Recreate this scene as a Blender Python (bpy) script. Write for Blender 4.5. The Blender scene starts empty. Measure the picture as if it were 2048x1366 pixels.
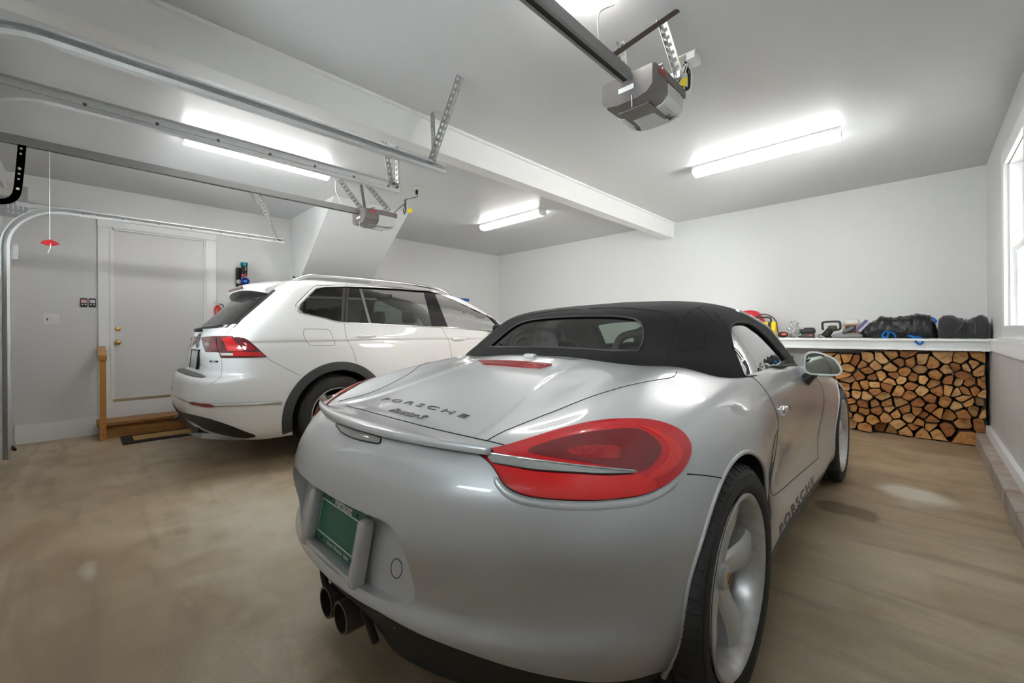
import bpy, bmesh, math, random, sys
import numpy as np
from math import sin, cos, pi, radians, sqrt
from mathutils import Vector, Matrix
from mathutils.bvhtree import BVHTree

SC = bpy.context.scene
COL = SC.collection
H_EYE, ROOM_H = 1.10, 2.72
XL, XR, YF, YB = -6.485, 0.465, -0.52, 6.25

# ---------------------------------------------------------------- camera
cam_d = bpy.data.cameras.new('camera')
cam = bpy.data.objects.new('camera', cam_d)
COL.objects.link(cam)
cam_d.sensor_width = 36.0
cam_d.lens = 839.5 / 2048 * 36
cam_d.shift_y = -(683 - 663.1) / 2048
cam_d.clip_start = 0.02
cam.matrix_world = (Matrix.Translation((0, 0, H_EYE)) @ Matrix.Rotation(radians(44.29), 4, 'Z')
                    @ Matrix.Rotation(radians(90), 4, 'X') @ Matrix.Rotation(radians(-0.351), 4, 'Z'))
SC.camera = cam

# ---------------------------------------------------------------- world and exposure
SC.view_settings.view_transform = 'Standard'
SC.view_settings.look = 'None'
SC.view_settings.exposure = 1.80
SC.view_settings.gamma = 1.0
SC.view_settings.use_curve_mapping = False
w = bpy.data.worlds.new('world')
SC.world = w
w.use_nodes = True
wn, wl = w.node_tree.nodes, w.node_tree.links
bg = wn['Background']
sky = wn.new('ShaderNodeTexSky')
sky.sky_type = 'PREETHAM'
sky.turbidity = 9.0
sky.sun_direction = (0.75, 0.2, 0.6)
mixw = wn.new('ShaderNodeMix')
mixw.data_type = 'RGBA'
mixw.inputs[0].default_value = 0.75
mixw.inputs[7].default_value = (0.86, 0.93, 1.0, 1)
wl.new(sky.outputs[0], mixw.inputs[6])
wl.new(mixw.outputs[2], bg.inputs[0])
bg.inputs[1].default_value = 12.0
LAMP_TUBE = 8.5      # emission of the fluorescent diffusers
LAMP_BULB = 22.0

# ---------------------------------------------------------------- photo geometry (pixel of the 2048 x 1366 frame -> view ray)
_F, _CX, _HY = 839.5, 1024.0, 663.1
_TH, _R = radians(44.29), radians(0.351)
def ray(px, py):
    a, b = (px - _CX) / _F, (_HY - py) / _F
    a, b = a * cos(_R) + b * sin(_R), -a * sin(_R) + b * cos(_R)
    return Vector((-sin(_TH) + a * cos(_TH), cos(_TH) + a * sin(_TH), b))
EYE = Vector((0, 0, H_EYE))
def on_plane(px, py, axis, val):
    d = ray(px, py)
    t = (val - EYE[axis]) / d[axis]
    return EYE + d * t

# ---------------------------------------------------------------- materials
MATS = {}
def pm(name, col, rough=0.5, metal=0.0, coat=0.0, spec=0.5, noise=None, bump=None, col2=None, emit=None, estr=0.0,
       trans=0.0, ior=1.45, sheen=0.0, cscale=None):
    """principled material; noise=(scale, amount) varies the colour to col2, bump=(scale, strength)"""
    if name in MATS: return MATS[name]
    m = bpy.data.materials.new(name)
    m.use_nodes = True
    n, l = m.node_tree.nodes, m.node_tree.links
    b = n['Principled BSDF']
    c4 = (*col, 1)
    b.inputs['Base Color'].default_value = c4
    b.inputs['Roughness'].default_value = rough
    b.inputs['Metallic'].default_value = metal
    b.inputs['Coat Weight'].default_value = coat
    b.inputs['Coat Roughness'].default_value = 0.03
    b.inputs['Specular IOR Level'].default_value = spec
    b.inputs['Transmission Weight'].default_value = trans
    b.inputs['IOR'].default_value = ior
    if sheen: b.inputs['Sheen Weight'].default_value = sheen
    if emit:
        b.inputs['Emission Color'].default_value = (*emit, 1)
        b.inputs['Emission Strength'].default_value = estr
    tc = n.new('ShaderNodeTexCoord')
    if noise:
        t = n.new('ShaderNodeTexNoise'); t.inputs['Scale'].default_value = noise[0]; t.inputs['Detail'].default_value = 6
        if cscale:
            mp = n.new('ShaderNodeMapping'); mp.inputs['Scale'].default_value = cscale
            l.new(tc.outputs['Object'], mp.inputs[0]); l.new(mp.outputs[0], t.inputs['Vector'])
        else:
            l.new(tc.outputs['Object'], t.inputs['Vector'])
        r = n.new('ShaderNodeMapRange')
        r.inputs[1].default_value = 0.5 - 0.28; r.inputs[2].default_value = 0.5 + 0.28
        r.inputs[4].default_value = noise[1]
        l.new(t.outputs[0], r.inputs[0])
        x = n.new('ShaderNodeMix'); x.data_type = 'RGBA'
        x.inputs[6].default_value = c4
        x.inputs[7].default_value = (*(col2 or tuple(k * 0.6 for k in col)), 1)
        l.new(r.outputs[0], x.inputs[0]); l.new(x.outputs[2], b.inputs['Base Color'])
    if bump:
        t = n.new('ShaderNodeTexNoise'); t.inputs['Scale'].default_value = bump[0]; t.inputs['Detail'].default_value = 4
        l.new(tc.outputs['Object'], t.inputs['Vector'])
        bp = n.new('ShaderNodeBump'); bp.inputs['Strength'].default_value = bump[1]; bp.inputs['Distance'].default_value = 0.01
        l.new(t.outputs[0], bp.inputs['Height']); l.new(bp.outputs[0], b.inputs['Normal'])
    MATS[name] = m
    return m

def glass(name, tint, gloss=0.02, extra=0.0):
    """thin window glass: tinted see-through plus a fresnel reflection"""
    if name in MATS: return MATS[name]
    m = bpy.data.materials.new(name); m.use_nodes = True
    n, l = m.node_tree.nodes, m.node_tree.links
    n.remove(n['Principled BSDF'])
    tr = n.new('ShaderNodeBsdfTransparent'); tr.inputs[0].default_value = (*tint, 1)
    gl = n.new('ShaderNodeBsdfGlossy'); gl.inputs[1].default_value = gloss
    fr = n.new('ShaderNodeFresnel'); fr.inputs[0].default_value = 1.5
    ad = n.new('ShaderNodeMath'); ad.operation = 'ADD'; ad.inputs[1].default_value = extra; ad.use_clamp = True
    mx = n.new('ShaderNodeMixShader')
    l.new(fr.outputs[0], ad.inputs[0]); l.new(ad.outputs[0], mx.inputs[0])
    l.new(tr.outputs[0], mx.inputs[1]); l.new(gl.outputs[0], mx.inputs[2])
    l.new(mx.outputs[0], n['Material Output'].inputs[0])
    MATS[name] = m
    return m

# ---------------------------------------------------------------- object helpers
def tag(o, label=None, cat=None, group=None, kind=None):
    if label: o['label'] = label
    if cat: o['category'] = cat
    if group: o['group'] = group
    if kind: o['kind'] = kind
    return o
def empty(name, loc=(0, 0, 0), rz=0.0, label=None, cat=None, group=None):
    o = bpy.data.objects.new(name, None); COL.objects.link(o)
    o.empty_display_size = 0.1
    o.matrix_world = Matrix.Translation(loc) @ Matrix.Rotation(rz, 4, 'Z')
    return tag(o, label, cat, group)
def link(name, me, mat, parent=None, smooth=False, world=False):
    """link mesh data as an object; coordinates are in the parent's frame (world=True: in world frame)"""
    o = bpy.data.objects.new(name, me); COL.objects.link(o)
    if mat is not None:
        for x in (mat if isinstance(mat, (list, tuple)) else [mat]): me.materials.append(x)
    if parent is not None:
        o.parent = parent
        if world:
            pm_ = Matrix(parent.matrix_world)
            p = parent
            o.matrix_parent_inverse = pm_.inverted()
    if smooth is True:
        me.polygons.foreach_set('use_smooth', [True] * len(me.polygons))
        me.set_sharp_from_angle(angle=radians(62))
    elif smooth:
        me.polygons.foreach_set('use_smooth', [True] * len(me.polygons))
        me.set_sharp_from_angle(angle=radians(smooth))
    me.update()
    return o

class MB:
    """collects shapes into one mesh"""
    def __init__(s): s.v, s.f, s.m = [], [], []
    def add(s, vs, fs, mi=0):
        b = len(s.v); s.v += [tuple(v) for v in vs]
        s.f += [tuple(i + b for i in f) for f in fs]; s.m += [mi] * len(fs); return s
    def box(s, c, d, rot=None, mi=0, taper=None):
        x, y, z = d[0] / 2, d[1] / 2, d[2] / 2
        vs = [Vector((i * x, j * y, k * z)) for k in (-1, 1) for j in (-1, 1) for i in (-1, 1)]
        if taper: vs = [Vector((v.x * (taper if v.z > 0 else 1), v.y * (taper if v.z > 0 else 1), v.z)) for v in vs]
        if rot is not None: vs = [rot @ v for v in vs]
        c = Vector(c)
        return s.add([v + c for v in vs], [(0, 2, 3, 1), (4, 5, 7, 6), (0, 1, 5, 4), (2, 6, 7, 3), (0, 4, 6, 2), (1, 3, 7, 5)], mi)
    def rbox(s, c, d, r=0.01, rot=None, mi=0, seg=2):
        """box with rounded edges"""
        bm = bmesh.new(); bmesh.ops.create_cube(bm, size=1)
        for v in bm.verts: v.co = Vector((v.co.x * d[0], v.co.y * d[1], v.co.z * d[2]))
        bmesh.ops.bevel(bm, geom=bm.edges[:], offset=min(r, min(d) * 0.49), segments=seg, affect='EDGES', profile=0.5)
        M = (Matrix(rot).to_4x4() if rot is not None else Matrix.Identity(4))
        return s.bm(bm, Matrix.Translation(c) @ M, mi)
    def bm(s, bm, M=None, mi=0):
        bm.verts.index_update()
        s.add([(M @ v.co if M else v.co) for v in bm.verts], [[v.index for v in f.verts] for f in bm.faces], mi)
        bm.free(); return s
    def bar(s, a, b, w, h, up=(0, 0, 1), mi=0):
        """rectangular bar from a to b, width w (sideways), height h (along up)"""
        a, b = Vector(a), Vector(b); d = (b - a); L = d.length; d.normalize()
        u = Vector(up); sx = d.cross(u)
        if sx.length < 1e-4: sx = d.cross(Vector((1, 0, 0)))
        sx.normalize(); u = sx.cross(d)
        R = Matrix((sx, d, u)).transposed()
        return s.box((a + b) / 2, (w, L, h), R, mi)
    def tube(s, pts, r, n=8, cap=True, mi=0, closed=False, flat=None):
        pts = [Vector(p) for p in pts]; N = len(pts)
        rs = r if isinstance(r, (list, tuple)) else [r] * N
        ref = None; rings = []
        for i, p in enumerate(pts):
            if closed: d = pts[(i + 1) % N] - pts[i - 1]
            else: d = pts[min(i + 1, N - 1)] - pts[max(i - 1, 0)]
            if d.length < 1e-9: d = Vector((0, 0, 1))
            d.normalize()
            if ref is None:
                ref = Vector((0, 0, 1)) if abs(d.z) < 0.9 else Vector((1, 0, 0))
            u = (ref - d * ref.dot(d))
            if u.length < 1e-5: u = d.orthogonal()
            u.normalize(); ref = u; v = d.cross(u)
            rings.append([p + (u * cos(2 * pi * k / n) + v * sin(2 * pi * k / n) * (flat or 1)) * rs[i] for k in range(n)])
        vs = [q for g in rings for q in g]; fs = []
        M = N if closed else N - 1
        for i in range(M):
            j = (i + 1) % N
            for k in range(n):
                k2 = (k + 1) % n
                fs.append((i * n + k, j * n + k, j * n + k2, i * n + k2))
        if cap and not closed:
            fs.append(tuple(range(n))); fs.append(tuple((N - 1) * n + k for k in reversed(range(n))))
        return s.add(vs, fs, mi)
    def cyl(s, a, b, r, n=16, r2=None, mi=0):
        return s.tube([a, b], [r, r if r2 is None else r2], n, True, mi)
    def lathe(s, prof, c=(0, 0, 0), n=32, rot=None, mi=0, closed=False, a0=0, a1=2 * pi):
        """prof: (r, z) pairs turned about local Z"""
        full = abs((a1 - a0) - 2 * pi) < 1e-6
        N = len(prof); K = n if full else n + 1
        vs = []
        c = Vector(c)
        for k in range(K):
            a = a0 + (a1 - a0) * k / n
            for r, z in prof:
                p = Vector((r * cos(a), r * sin(a), z))
                if rot is not None: p = rot @ p
                vs.append(p + c)
        fs = []
        for k in range(n):
            k2 = (k + 1) % K
            for i in range(N if closed else N - 1):
                i2 = (i + 1) % N
                fs.append((k * N + i, k2 * N + i, k2 * N + i2, k * N + i2))
        return s.add(vs, fs, mi)
    def prism(s, poly, t0, t1, axis='x', mi=0):
        """extrude a 2D polygon along an axis; poly in the two other axes (y,z)/(x,z)/(x,y)"""
        n = len(poly)
        def P(u, v, t):
            return {'x': (t, u, v), 'y': (u, t, v), 'z': (u, v, t)}[axis]
        vs = [P(u, v, t0) for u, v in poly] + [P(u, v, t1) for u, v in poly]
        fs = [tuple(range(n)), tuple(n + k for k in reversed(range(n)))]
        fs += [(k, n + k, n + (k + 1) % n, (k + 1) % n) for k in range(n)]
        return s.add(vs, fs, mi)
    def ball(s, c, r, nu=16, nv=10, mi=0, sc=(1, 1, 1), rot=None):
        vs, fs = [], []
        for j in range(1, nv):
            for i in range(nu):
                t, a = pi * j / nv, 2 * pi * i / nu
                p = Vector((r * sin(t) * cos(a) * sc[0], r * sin(t) * sin(a) * sc[1], r * cos(t) * sc[2]))
                if rot is not None: p = rot @ p
                vs.append(p + Vector(c))
        top = Vector((0, 0, r * sc[2])); bot = -top
        if rot is not None: top, bot = rot @ top, rot @ bot
        vs += [top + Vector(c), bot + Vector(c)]; T = len(vs) - 2
        for j in range(nv - 2):
            for i in range(nu):
                i2 = (i + 1) % nu
                fs.append((j * nu + i, (j + 1) * nu + i, (j + 1) * nu + i2, j * nu + i2))
        for i in range(nu):
            i2 = (i + 1) % nu
            fs.append((T, i, i2)); fs.append((T + 1, (nv - 2) * nu + i2, (nv - 2) * nu + i))
        return s.add(vs, fs, mi)
    def mesh(s, name='m', fix=True):
        me = bpy.data.meshes.new(name); me.from_pydata(s.v, [], s.f)
        me.polygons.foreach_set('material_index', s.m)
        if fix:
            bm = bmesh.new(); bm.from_mesh(me); bmesh.ops.recalc_face_normals(bm, faces=bm.faces[:]); bm.to_mesh(me); bm.free()
        return me
    def build(s, name, mat, parent=None, smooth=False, label=None, fix=True, **k):
        o = link(name, s.mesh(name, fix), mat, parent, smooth)
        if label or k: tag(o, label, **k)
        return o

def rotv(d, up=(0, 0, 1)):
    """rotation whose local Z points along d"""
    return Vector(d).to_track_quat('Z', 'Y').to_matrix()
def copy_tree(o, parent=None):
    c = o.copy(); COL.objects.link(c)
    if parent is not None: c.parent = parent
    for ch in list(o.children): copy_tree(ch, c)
    return c
def smooth_path(pts, n=8, closed=False):
    """Catmull-Rom through the points"""
    P = [Vector(p) for p in pts]; N = len(P); out = []
    for i in range(N if closed else N - 1):
        if closed: a, b, c, d = P[i - 1], P[i], P[(i + 1) % N], P[(i + 2) % N]
        else: a, b, c, d = P[max(i - 1, 0)], P[i], P[i + 1], P[min(i + 2, N - 1)]
        for k in range(n):
            t = k / n
            out.append(0.5 * ((2 * b) + (c - a) * t + (2 * a - 5 * b + 4 * c - d) * t * t + (3 * b - a - 3 * c + d) * t ** 3))
    if not closed: out.append(P[-1])
    return out
def sp2(pts, n=6, closed=True):
    return [(p.x, p.y) for p in smooth_path([(a, b, 0) for a, b in pts], n, closed)]
def boolean(o, cutter_mesh, op='DIFFERENCE', mats=True):
    """apply an exact boolean to the mesh of o (cutter in o's frame), keeping cutter materials"""
    c = bpy.data.objects.new('cut', cutter_mesh); COL.objects.link(c)
    bpy.context.view_layer.update()
    c.matrix_world = o.matrix_world
    md = o.modifiers.new('b', 'BOOLEAN'); md.operation = op; md.object = c; md.solver = 'EXACT'
    if hasattr(md, 'material_mode'): md.material_mode = 'TRANSFER'
    dg = bpy.context.evaluated_depsgraph_get(); dg.update()
    me = bpy.data.meshes.new_from_object(o.evaluated_get(dg))
    o.modifiers.clear()
    old = o.data; o.data = me
    bpy.data.objects.remove(c)
    return o
def text_mesh(txt, size=1.0, ext=0.0, bold=0.0, shear=0.0, spacing=1.0):
    """outline of built-in lettering as mesh data, centred at the origin, in the XY plane"""
    cu = bpy.data.curves.new('t', 'FONT'); cu.body = txt; cu.size = size; cu.extrude = ext
    cu.align_x = 'CENTER'; cu.align_y = 'CENTER'; cu.offset = bold; cu.shear = shear; cu.space_character = spacing
    cu.resolution_u = 4
    o = bpy.data.objects.new('t', cu); COL.objects.link(o)
    dg = bpy.context.evaluated_depsgraph_get(); dg.update()
    me = bpy.data.meshes.new_from_object(o.evaluated_get(dg))
    bpy.data.objects.remove(o)
    return me

# ---------------------------------------------------------------- spline surfaces for the car bodies
def cspline(t, Y, q):
    """C2 interpolating cubic through Y (n x d) at t, evaluated at q"""
    t = np.asarray(t, float); Y = np.asarray(Y, float); n = len(t)
    h = np.diff(t); A = np.zeros((n, n)); B = np.zeros_like(Y)
    A[0, 0] = A[-1, -1] = 1
    for i in range(1, n - 1):
        A[i, i - 1], A[i, i], A[i, i + 1] = h[i - 1], 2 * (h[i - 1] + h[i]), h[i]
        B[i] = 6 * ((Y[i + 1] - Y[i]) / h[i] - (Y[i] - Y[i - 1]) / h[i - 1])
    M = np.linalg.solve(A, B)
    q = np.asarray(q, float); i = np.clip(np.searchsorted(t, q, side='right') - 1, 0, n - 2)
    hi = h[i][:, None]; a = (t[i + 1] - q)[:, None]; b = (q - t[i])[:, None]
    return (M[i] * a ** 3 + M[i + 1] * b ** 3) / (6 * hi) + (Y[i] / hi - M[i] * hi / 6) * a + (Y[i + 1] / hi - M[i + 1] * hi / 6) * b
def net_surface(N, nu, nv):
    """N: stations x levels x 3 for X >= 0, station 0 and last on X=0, last level on X=0.
    Returns a dense (U x V x 3) grid, smooth across the centre plane."""
    N = np.asarray(N, float); S, K, _ = N.shape
    mir = np.array([-1, 1, 1])
    E = np.concatenate([N[1:3][::-1] * mir, N, N[-3:-1][::-1] * mir], 0)
    ds = np.linalg.norm(np.diff(E, axis=0), axis=2).mean(1); ts = np.concatenate([[0], np.cumsum(ds ** 0.7)])
    q = np.concatenate([np.linspace(ts[2 + i], ts[3 + i], nu, endpoint=False) for i in range(S - 1)] + [[ts[S + 1]]])
    G = cspline(ts, E.reshape(len(E), -1), q).reshape(len(q), K, 3)
    dk = np.linalg.norm(np.diff(G, axis=1), axis=2).mean(0) ** 0.7
    ext = np.stack([2 * G[:, -1] - G[:, -2], 2 * G[:, -1] - G[:, -3]], 1)
    wgt = np.clip(G[:, -2, 0] / 0.1, 0, 1)[:, None]
    e2 = G[:, -3:-1][:, ::-1] * mir
    ext = np.stack([ext[:, 0] * (1 - wgt) + e2[:, 0] * wgt, ext[:, 1] * (1 - wgt) + e2[:, 1] * wgt], 1)
    GE = np.concatenate([G, ext], 1)
    dk = np.concatenate([dk, dk[::-1][:2]]); tk = np.concatenate([[0], np.cumsum(dk)])
    qk = np.concatenate([np.linspace(tk[i], tk[i + 1], nv, endpoint=False) for i in range(K - 1)] + [[tk[K - 1]]])
    R = cspline(tk, GE.transpose(1, 0, 2).reshape(K + 2, -1), qk).reshape(len(qk), len(q), 3).transpose(1, 0, 2)
    R[0, :, 0] = 0; R[-1, :, 0] = 0; R[:, -1, 0] = 0
    return R
def grid_solid(G):
    """close a half grid into a watertight body: mirror in X and add a flat bottom"""
    U, V, _ = G.shape
    vs = [tuple(p) for p in G.reshape(-1, 3)]; n = len(vs)
    vs += [(-a, b, c) for a, b, c in vs]
    fs = []
    for i in range(U - 1):
        for j in range(V - 1):
            a, b, c, d = i * V + j, (i + 1) * V + j, (i + 1) * V + j + 1, i * V + j + 1
            fs.append((a, b, c, d)); fs.append((n + d, n + c, n + b, n + a))
        a, b = i * V, (i + 1) * V
        fs.append((b, a, n + a, n + b))
    me = bpy.data.meshes.new('body'); me.from_pydata(vs, [], fs)
    bm = bmesh.new(); bm.from_mesh(me)
    bmesh.ops.remove_doubles(bm, verts=bm.verts[:], dist=2e-4)
    bmesh.ops.dissolve_degenerate(bm, edges=bm.edges[:], dist=1e-5)
    bmesh.ops.recalc_face_normals(bm, faces=bm.faces[:])
    bm.to_mesh(me); bm.free()
    return me
def bvh_of(me):
    return BVHTree.FromPolygons([v.co for v in me.vertices], [p.vertices for p in me.polygons])
def fill2d(poly, step):
    """triangulated sheet of a 2D polygon cut along a square grid"""
    bm = bmesh.new()
    vs = [bm.verts.new((a, b, 0)) for a, b in poly]
    bm.faces.new(vs)
    bmesh.ops.triangulate(bm, faces=bm.faces[:])
    xs = [p[0] for p in poly]; ys = [p[1] for p in poly]
    for ax, lo, hi in ((0, min(xs), max(xs)), (1, min(ys), max(ys))):
        k = math.ceil(lo / step) * step
        while k < hi:
            co = Vector((0, 0, 0)); no = Vector((0, 0, 0)); co[ax] = k; no[ax] = 1
            bmesh.ops.bisect_plane(bm, geom=bm.verts[:] + bm.edges[:] + bm.faces[:], plane_co=co, plane_no=no, dist=1e-6)
            k += step
    bm.verts.index_update()
    V = [(v.co.x, v.co.y) for v in bm.verts]; Fc = [[v.index for v in f.verts] for f in bm.faces]
    bm.free()
    return V, Fc
class Skin:
    """a car body surface that panels, lamps and seams are laid on.  M: world matrix of the car"""
    def __init__(s, me, M):
        me.calc_loop_triangles()
        s.co = [v.co.copy() for v in me.vertices]; s.vn = [v.normal.copy() for v in me.vertices]
        s.tri = [tuple(t.vertices) for t in me.loop_triangles]
        s.bvh = BVHTree.FromPolygons(s.co, s.tri); s.M = M; s.Mi = M.inverted()
    def hit(s, o, d):
        h = s.bvh.ray_cast(o, d); k = 0
        while h[0] is None and k < 4:
            k += 1; h = s.bvh.ray_cast(o, (d + Vector((1e-5 * k, -2e-5 * k, 3e-5 * (-1) ** k))).normalized())
        if h[0] is None: return None
        a, b, c = s.tri[h[2]]; p = h[0]; A, B, C_ = s.co[a], s.co[b], s.co[c]
        wa = (B - p).cross(C_ - p).length; wb = (C_ - p).cross(A - p).length; wc = (A - p).cross(B - p).length
        n = (s.vn[a] * wa + s.vn[b] * wb + s.vn[c] * wc)
        if n.length < 1e-9: n = h[1].copy()
        n.normalize()
        return p, (n if h[1].dot(n) > 0 or True else n)
    def px(s, p):
        """the body point seen at a photo pixel (car frame)"""
        h = s.hit(s.Mi @ EYE, (s.Mi.to_3x3() @ ray(*p)).normalized())
        return h
    def dir(s, o, d):
        h = s.hit(Vector(o), Vector(d).normalized())
        if h is None: return None
        return h
    def side(s, p, sg=1):
        return s.dir((sg * 3, p[0], p[1]), (-sg, 0, 0))
    def back(s, p):
        return s.dir((p[0], -4, p[1]), (0, 1, 0))
    def top(s, p):
        return s.dir((p[0], p[1], 4), (0, 0, -1))
    def patch(s, poly, how='px', step=6, off=0.002, thick=0.004, mb=None, mirror=False, mi=0):
        """sheet following the body inside a 2D outline, as a thin slab"""
        f = getattr(s, how)
        V, Fc = fill2d(poly, step)
        hits = [f(v) for v in V]
        ok = [h is not None for h in hits]
        keep = [fc for fc in Fc if all(ok[i] for i in fc)]
        nb = {i for fc in keep for i in fc}
        idx = {i: k for k, i in enumerate(sorted(nb))}
        out, inn = [], []
        for i in sorted(nb):
            n = hits[i][1]
            out.append(hits[i][0] + n * off); inn.append(hits[i][0] + n * (off - thick))
        fs = [tuple(idx[i] for i in fc) for fc in keep]
        n0 = len(out)
        ec = {}
        for fc in fs:
            for a, b in zip(fc, fc[1:] + fc[:1]): ec[(a, b)] = 1
        sides = [(a, b) for a, b in ec if (b, a) not in ec]
        allf = fs + [tuple(n0 + i for i in reversed(fc)) for fc in fs] + [(b, a, n0 + a, n0 + b) for a, b in sides]
        mb = mb or MB()
        mb.add(out + inn, allf, mi)
        if mirror: mb.add([(-v.x, v.y, v.z) for v in out + inn], [tuple(reversed(q)) for q in allf], mi)
        return mb
    def line(s, pts, how='px', r=0.0016, off=0.0, n=8, mb=None, mirror=False, closed=False, curve=True, mi=0, flat=None):
        f = getattr(s, how)
        P = sp2(pts, n, closed) if curve else [tuple(p) for p in pts]
        if not curve:
            Q = []
            for a, b in zip(P, P[1:] + (P[:1] if closed else [])):
                Q += [(a[0] + (b[0] - a[0]) * k / n, a[1] + (b[1] - a[1]) * k / n) for k in range(n)]
            if not closed: Q.append(P[-1])
            P = Q
        hs = [f(p) for p in P]; L = [h[0] + h[1] * off for h in hs if h]
        # drop doubles
        L = [p for i, p in enumerate(L) if i == 0 or (p - L[i - 1]).length > 1e-4]
        mb = mb or MB()
        if callable(r): r = [r(i / (len(L) - 1)) for i in range(len(L))]
        if len(L) > 1:
            mb.tube(L, r, 6, True, mi, closed, flat)
            if mirror: mb.tube([(-p.x, p.y, p.z) for p in L], r, 6, True, mi, closed, flat)
        return mb
# ================================================================ room materials
WALL = pm('wall_paint', (0.69, 0.69, 0.685), 0.45, noise=(1.5, 0.5), col2=(0.66, 0.66, 0.655), bump=(60, 0.03))
CEIL = pm('ceiling_paint', (0.60, 0.60, 0.605), 0.34, noise=(1.2, 0.5), col2=(0.575, 0.575, 0.58), bump=(45, 0.05))
TRIM = pm('trim_paint', (0.84, 0.84, 0.84), 0.32, noise=(8, 0.2), col2=(0.79, 0.79, 0.79))
DOORP = pm('door_paint', (0.74, 0.73, 0.73), 0.4, noise=(2, 0.3), col2=(0.71, 0.70, 0.70))
GALV = pm('galvanised_steel', (0.60, 0.61, 0.61), 0.4, 0.35, noise=(60, 0.6), col2=(0.48, 0.49, 0.49))
BLACKP = pm('black_paint', (0.012, 0.012, 0.012), 0.45)
BRASS = pm('brass', (0.75, 0.52, 0.18), 0.22, 1.0)
PINE = pm('orange_pine', (0.56, 0.27, 0.07), 0.45, noise=(3, 0.9), col2=(0.36, 0.15, 0.035), cscale=(3, 1, 22), coat=0.2)
DECKW = pm('stained_deck_wood', (0.42, 0.20, 0.055), 0.5, noise=(4, 1.0), col2=(0.22, 0.095, 0.025), cscale=(16, 1.2, 5))
WHITEPL = pm('white_plastic', (0.8, 0.8, 0.79), 0.35, noise=(10, 0.1))
DARKPL = pm('dark_plastic', (0.03, 0.03, 0.032), 0.4, noise=(30, 0.2), col2=(0.05, 0.05, 0.05))
RUBBER = pm('black_rubber', (0.014, 0.014, 0.014), 0.7, bump=(80, 0.1))

def concrete():
    m = bpy.data.materials.new('concrete_floor'); m.use_nodes = True
    n, l = m.node_tree.nodes, m.node_tree.links
    b = n['Principled BSDF']
    tc = n.new('ShaderNodeTexCoord')
    def noise(sc, det, dist=0.0, vec=None):
        t = n.new('ShaderNodeTexNoise'); t.inputs['Scale'].default_value = sc; t.inputs['Detail'].default_value = det
        t.inputs['Distortion'].default_value = dist
        l.new(vec or tc.outputs['Object'], t.inputs['Vector']); return t.outputs[0]
    def ramp(src, lo, hi, a, bb):
        r = n.new('ShaderNodeMapRange'); r.inputs[1].default_value = lo; r.inputs[2].default_value = hi
        r.inputs[3].default_value = a; r.inputs[4].default_value = bb; l.new(src, r.inputs[0]); return r.outputs[0]
    def mix(f, a, bb, mode='MIX'):
        x = n.new('ShaderNodeMix'); x.data_type = 'RGBA'; x.blend_type = mode
        if isinstance(f, float): x.inputs[0].default_value = f
        else: l.new(f, x.inputs[0])
        for s, v in ((6, a), (7, bb)):
            if isinstance(v, tuple): x.inputs[s].default_value = (*v, 1)
            else: l.new(v, x.inputs[s])
        return x.outputs[2]
    mp = n.new('ShaderNodeMapping'); mp.inputs['Scale'].default_value = (0.8, 1.5, 1); mp.inputs['Rotation'].default_value = (0, 0, 0.5)
    l.new(tc.outputs['Object'], mp.inputs[0])
    big = noise(0.9, 5, 0.6, mp.outputs[0]); med = noise(3.2, 6, 0.4); fine = noise(55, 5); grit = noise(240, 2)
    c = mix(ramp(big, 0.36, 0.64, 0, 1), (0.34, 0.25, 0.15), (0.55, 0.44, 0.30))
    c = mix(ramp(med, 0.45, 0.72, 0, 0.55), c, (0.30, 0.205, 0.112))
    mq = n.new('ShaderNodeMapping'); mq.inputs['Scale'].default_value = (0.5, 3.2, 1); mq.inputs['Rotation'].default_value = (0, 0, -0.65)
    l.new(tc.outputs['Object'], mq.inputs[0])
    streak = noise(1.6, 7, 1.2, mq.outputs[0])
    c = mix(ramp(streak, 0.5, 0.68, 0.0, 0.6), c, (0.24, 0.18, 0.115))
    c = mix(ramp(fine, 0.35, 0.7, 0.0, 0.28), c, (0.29, 0.225, 0.15))
    c = mix(ramp(grit, 0.62, 0.75, 0.0, 0.5), c, (0.66, 0.60, 0.50))
    # wet looking stain beside the silver car and worn pale patches
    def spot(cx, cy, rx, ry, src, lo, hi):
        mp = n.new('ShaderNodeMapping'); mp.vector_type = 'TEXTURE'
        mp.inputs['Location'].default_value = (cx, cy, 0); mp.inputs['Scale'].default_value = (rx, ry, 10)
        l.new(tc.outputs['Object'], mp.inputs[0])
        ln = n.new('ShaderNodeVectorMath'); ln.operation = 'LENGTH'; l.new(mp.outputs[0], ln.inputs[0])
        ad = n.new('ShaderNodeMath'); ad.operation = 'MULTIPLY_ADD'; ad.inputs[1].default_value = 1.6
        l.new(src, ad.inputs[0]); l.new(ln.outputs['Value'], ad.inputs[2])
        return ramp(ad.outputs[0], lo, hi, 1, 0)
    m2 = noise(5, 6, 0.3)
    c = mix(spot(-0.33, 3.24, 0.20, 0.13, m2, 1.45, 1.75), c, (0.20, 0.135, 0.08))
    c = mix(spot(-0.04, 3.85, 0.20, 0.25, m2, 1.2, 1.9), c, (0.62, 0.56, 0.47))
    c = mix(spot(-2.78, 0.02, 0.22, 0.05, m2, 0.7, 1.6), c, (0.60, 0.55, 0.46))
    c = mix(spot(-2.75, 0.75, 0.95, 0.42, m2, 1.0, 2.0), c, (0.60, 0.54, 0.43))
    l.new(c, b.inputs['Base Color'])
    l.new(ramp(med, 0.3, 0.7, 0.30, 0.48), b.inputs['Roughness'])
    bp = n.new('ShaderNodeBump'); bp.inputs['Strength'].default_value = 0.25; bp.inputs['Distance'].default_value = 0.004
    l.new(fine, bp.inputs['Height']); l.new(bp.outputs[0], b.inputs['Normal'])
    return m
FLOORM = concrete()
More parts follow.
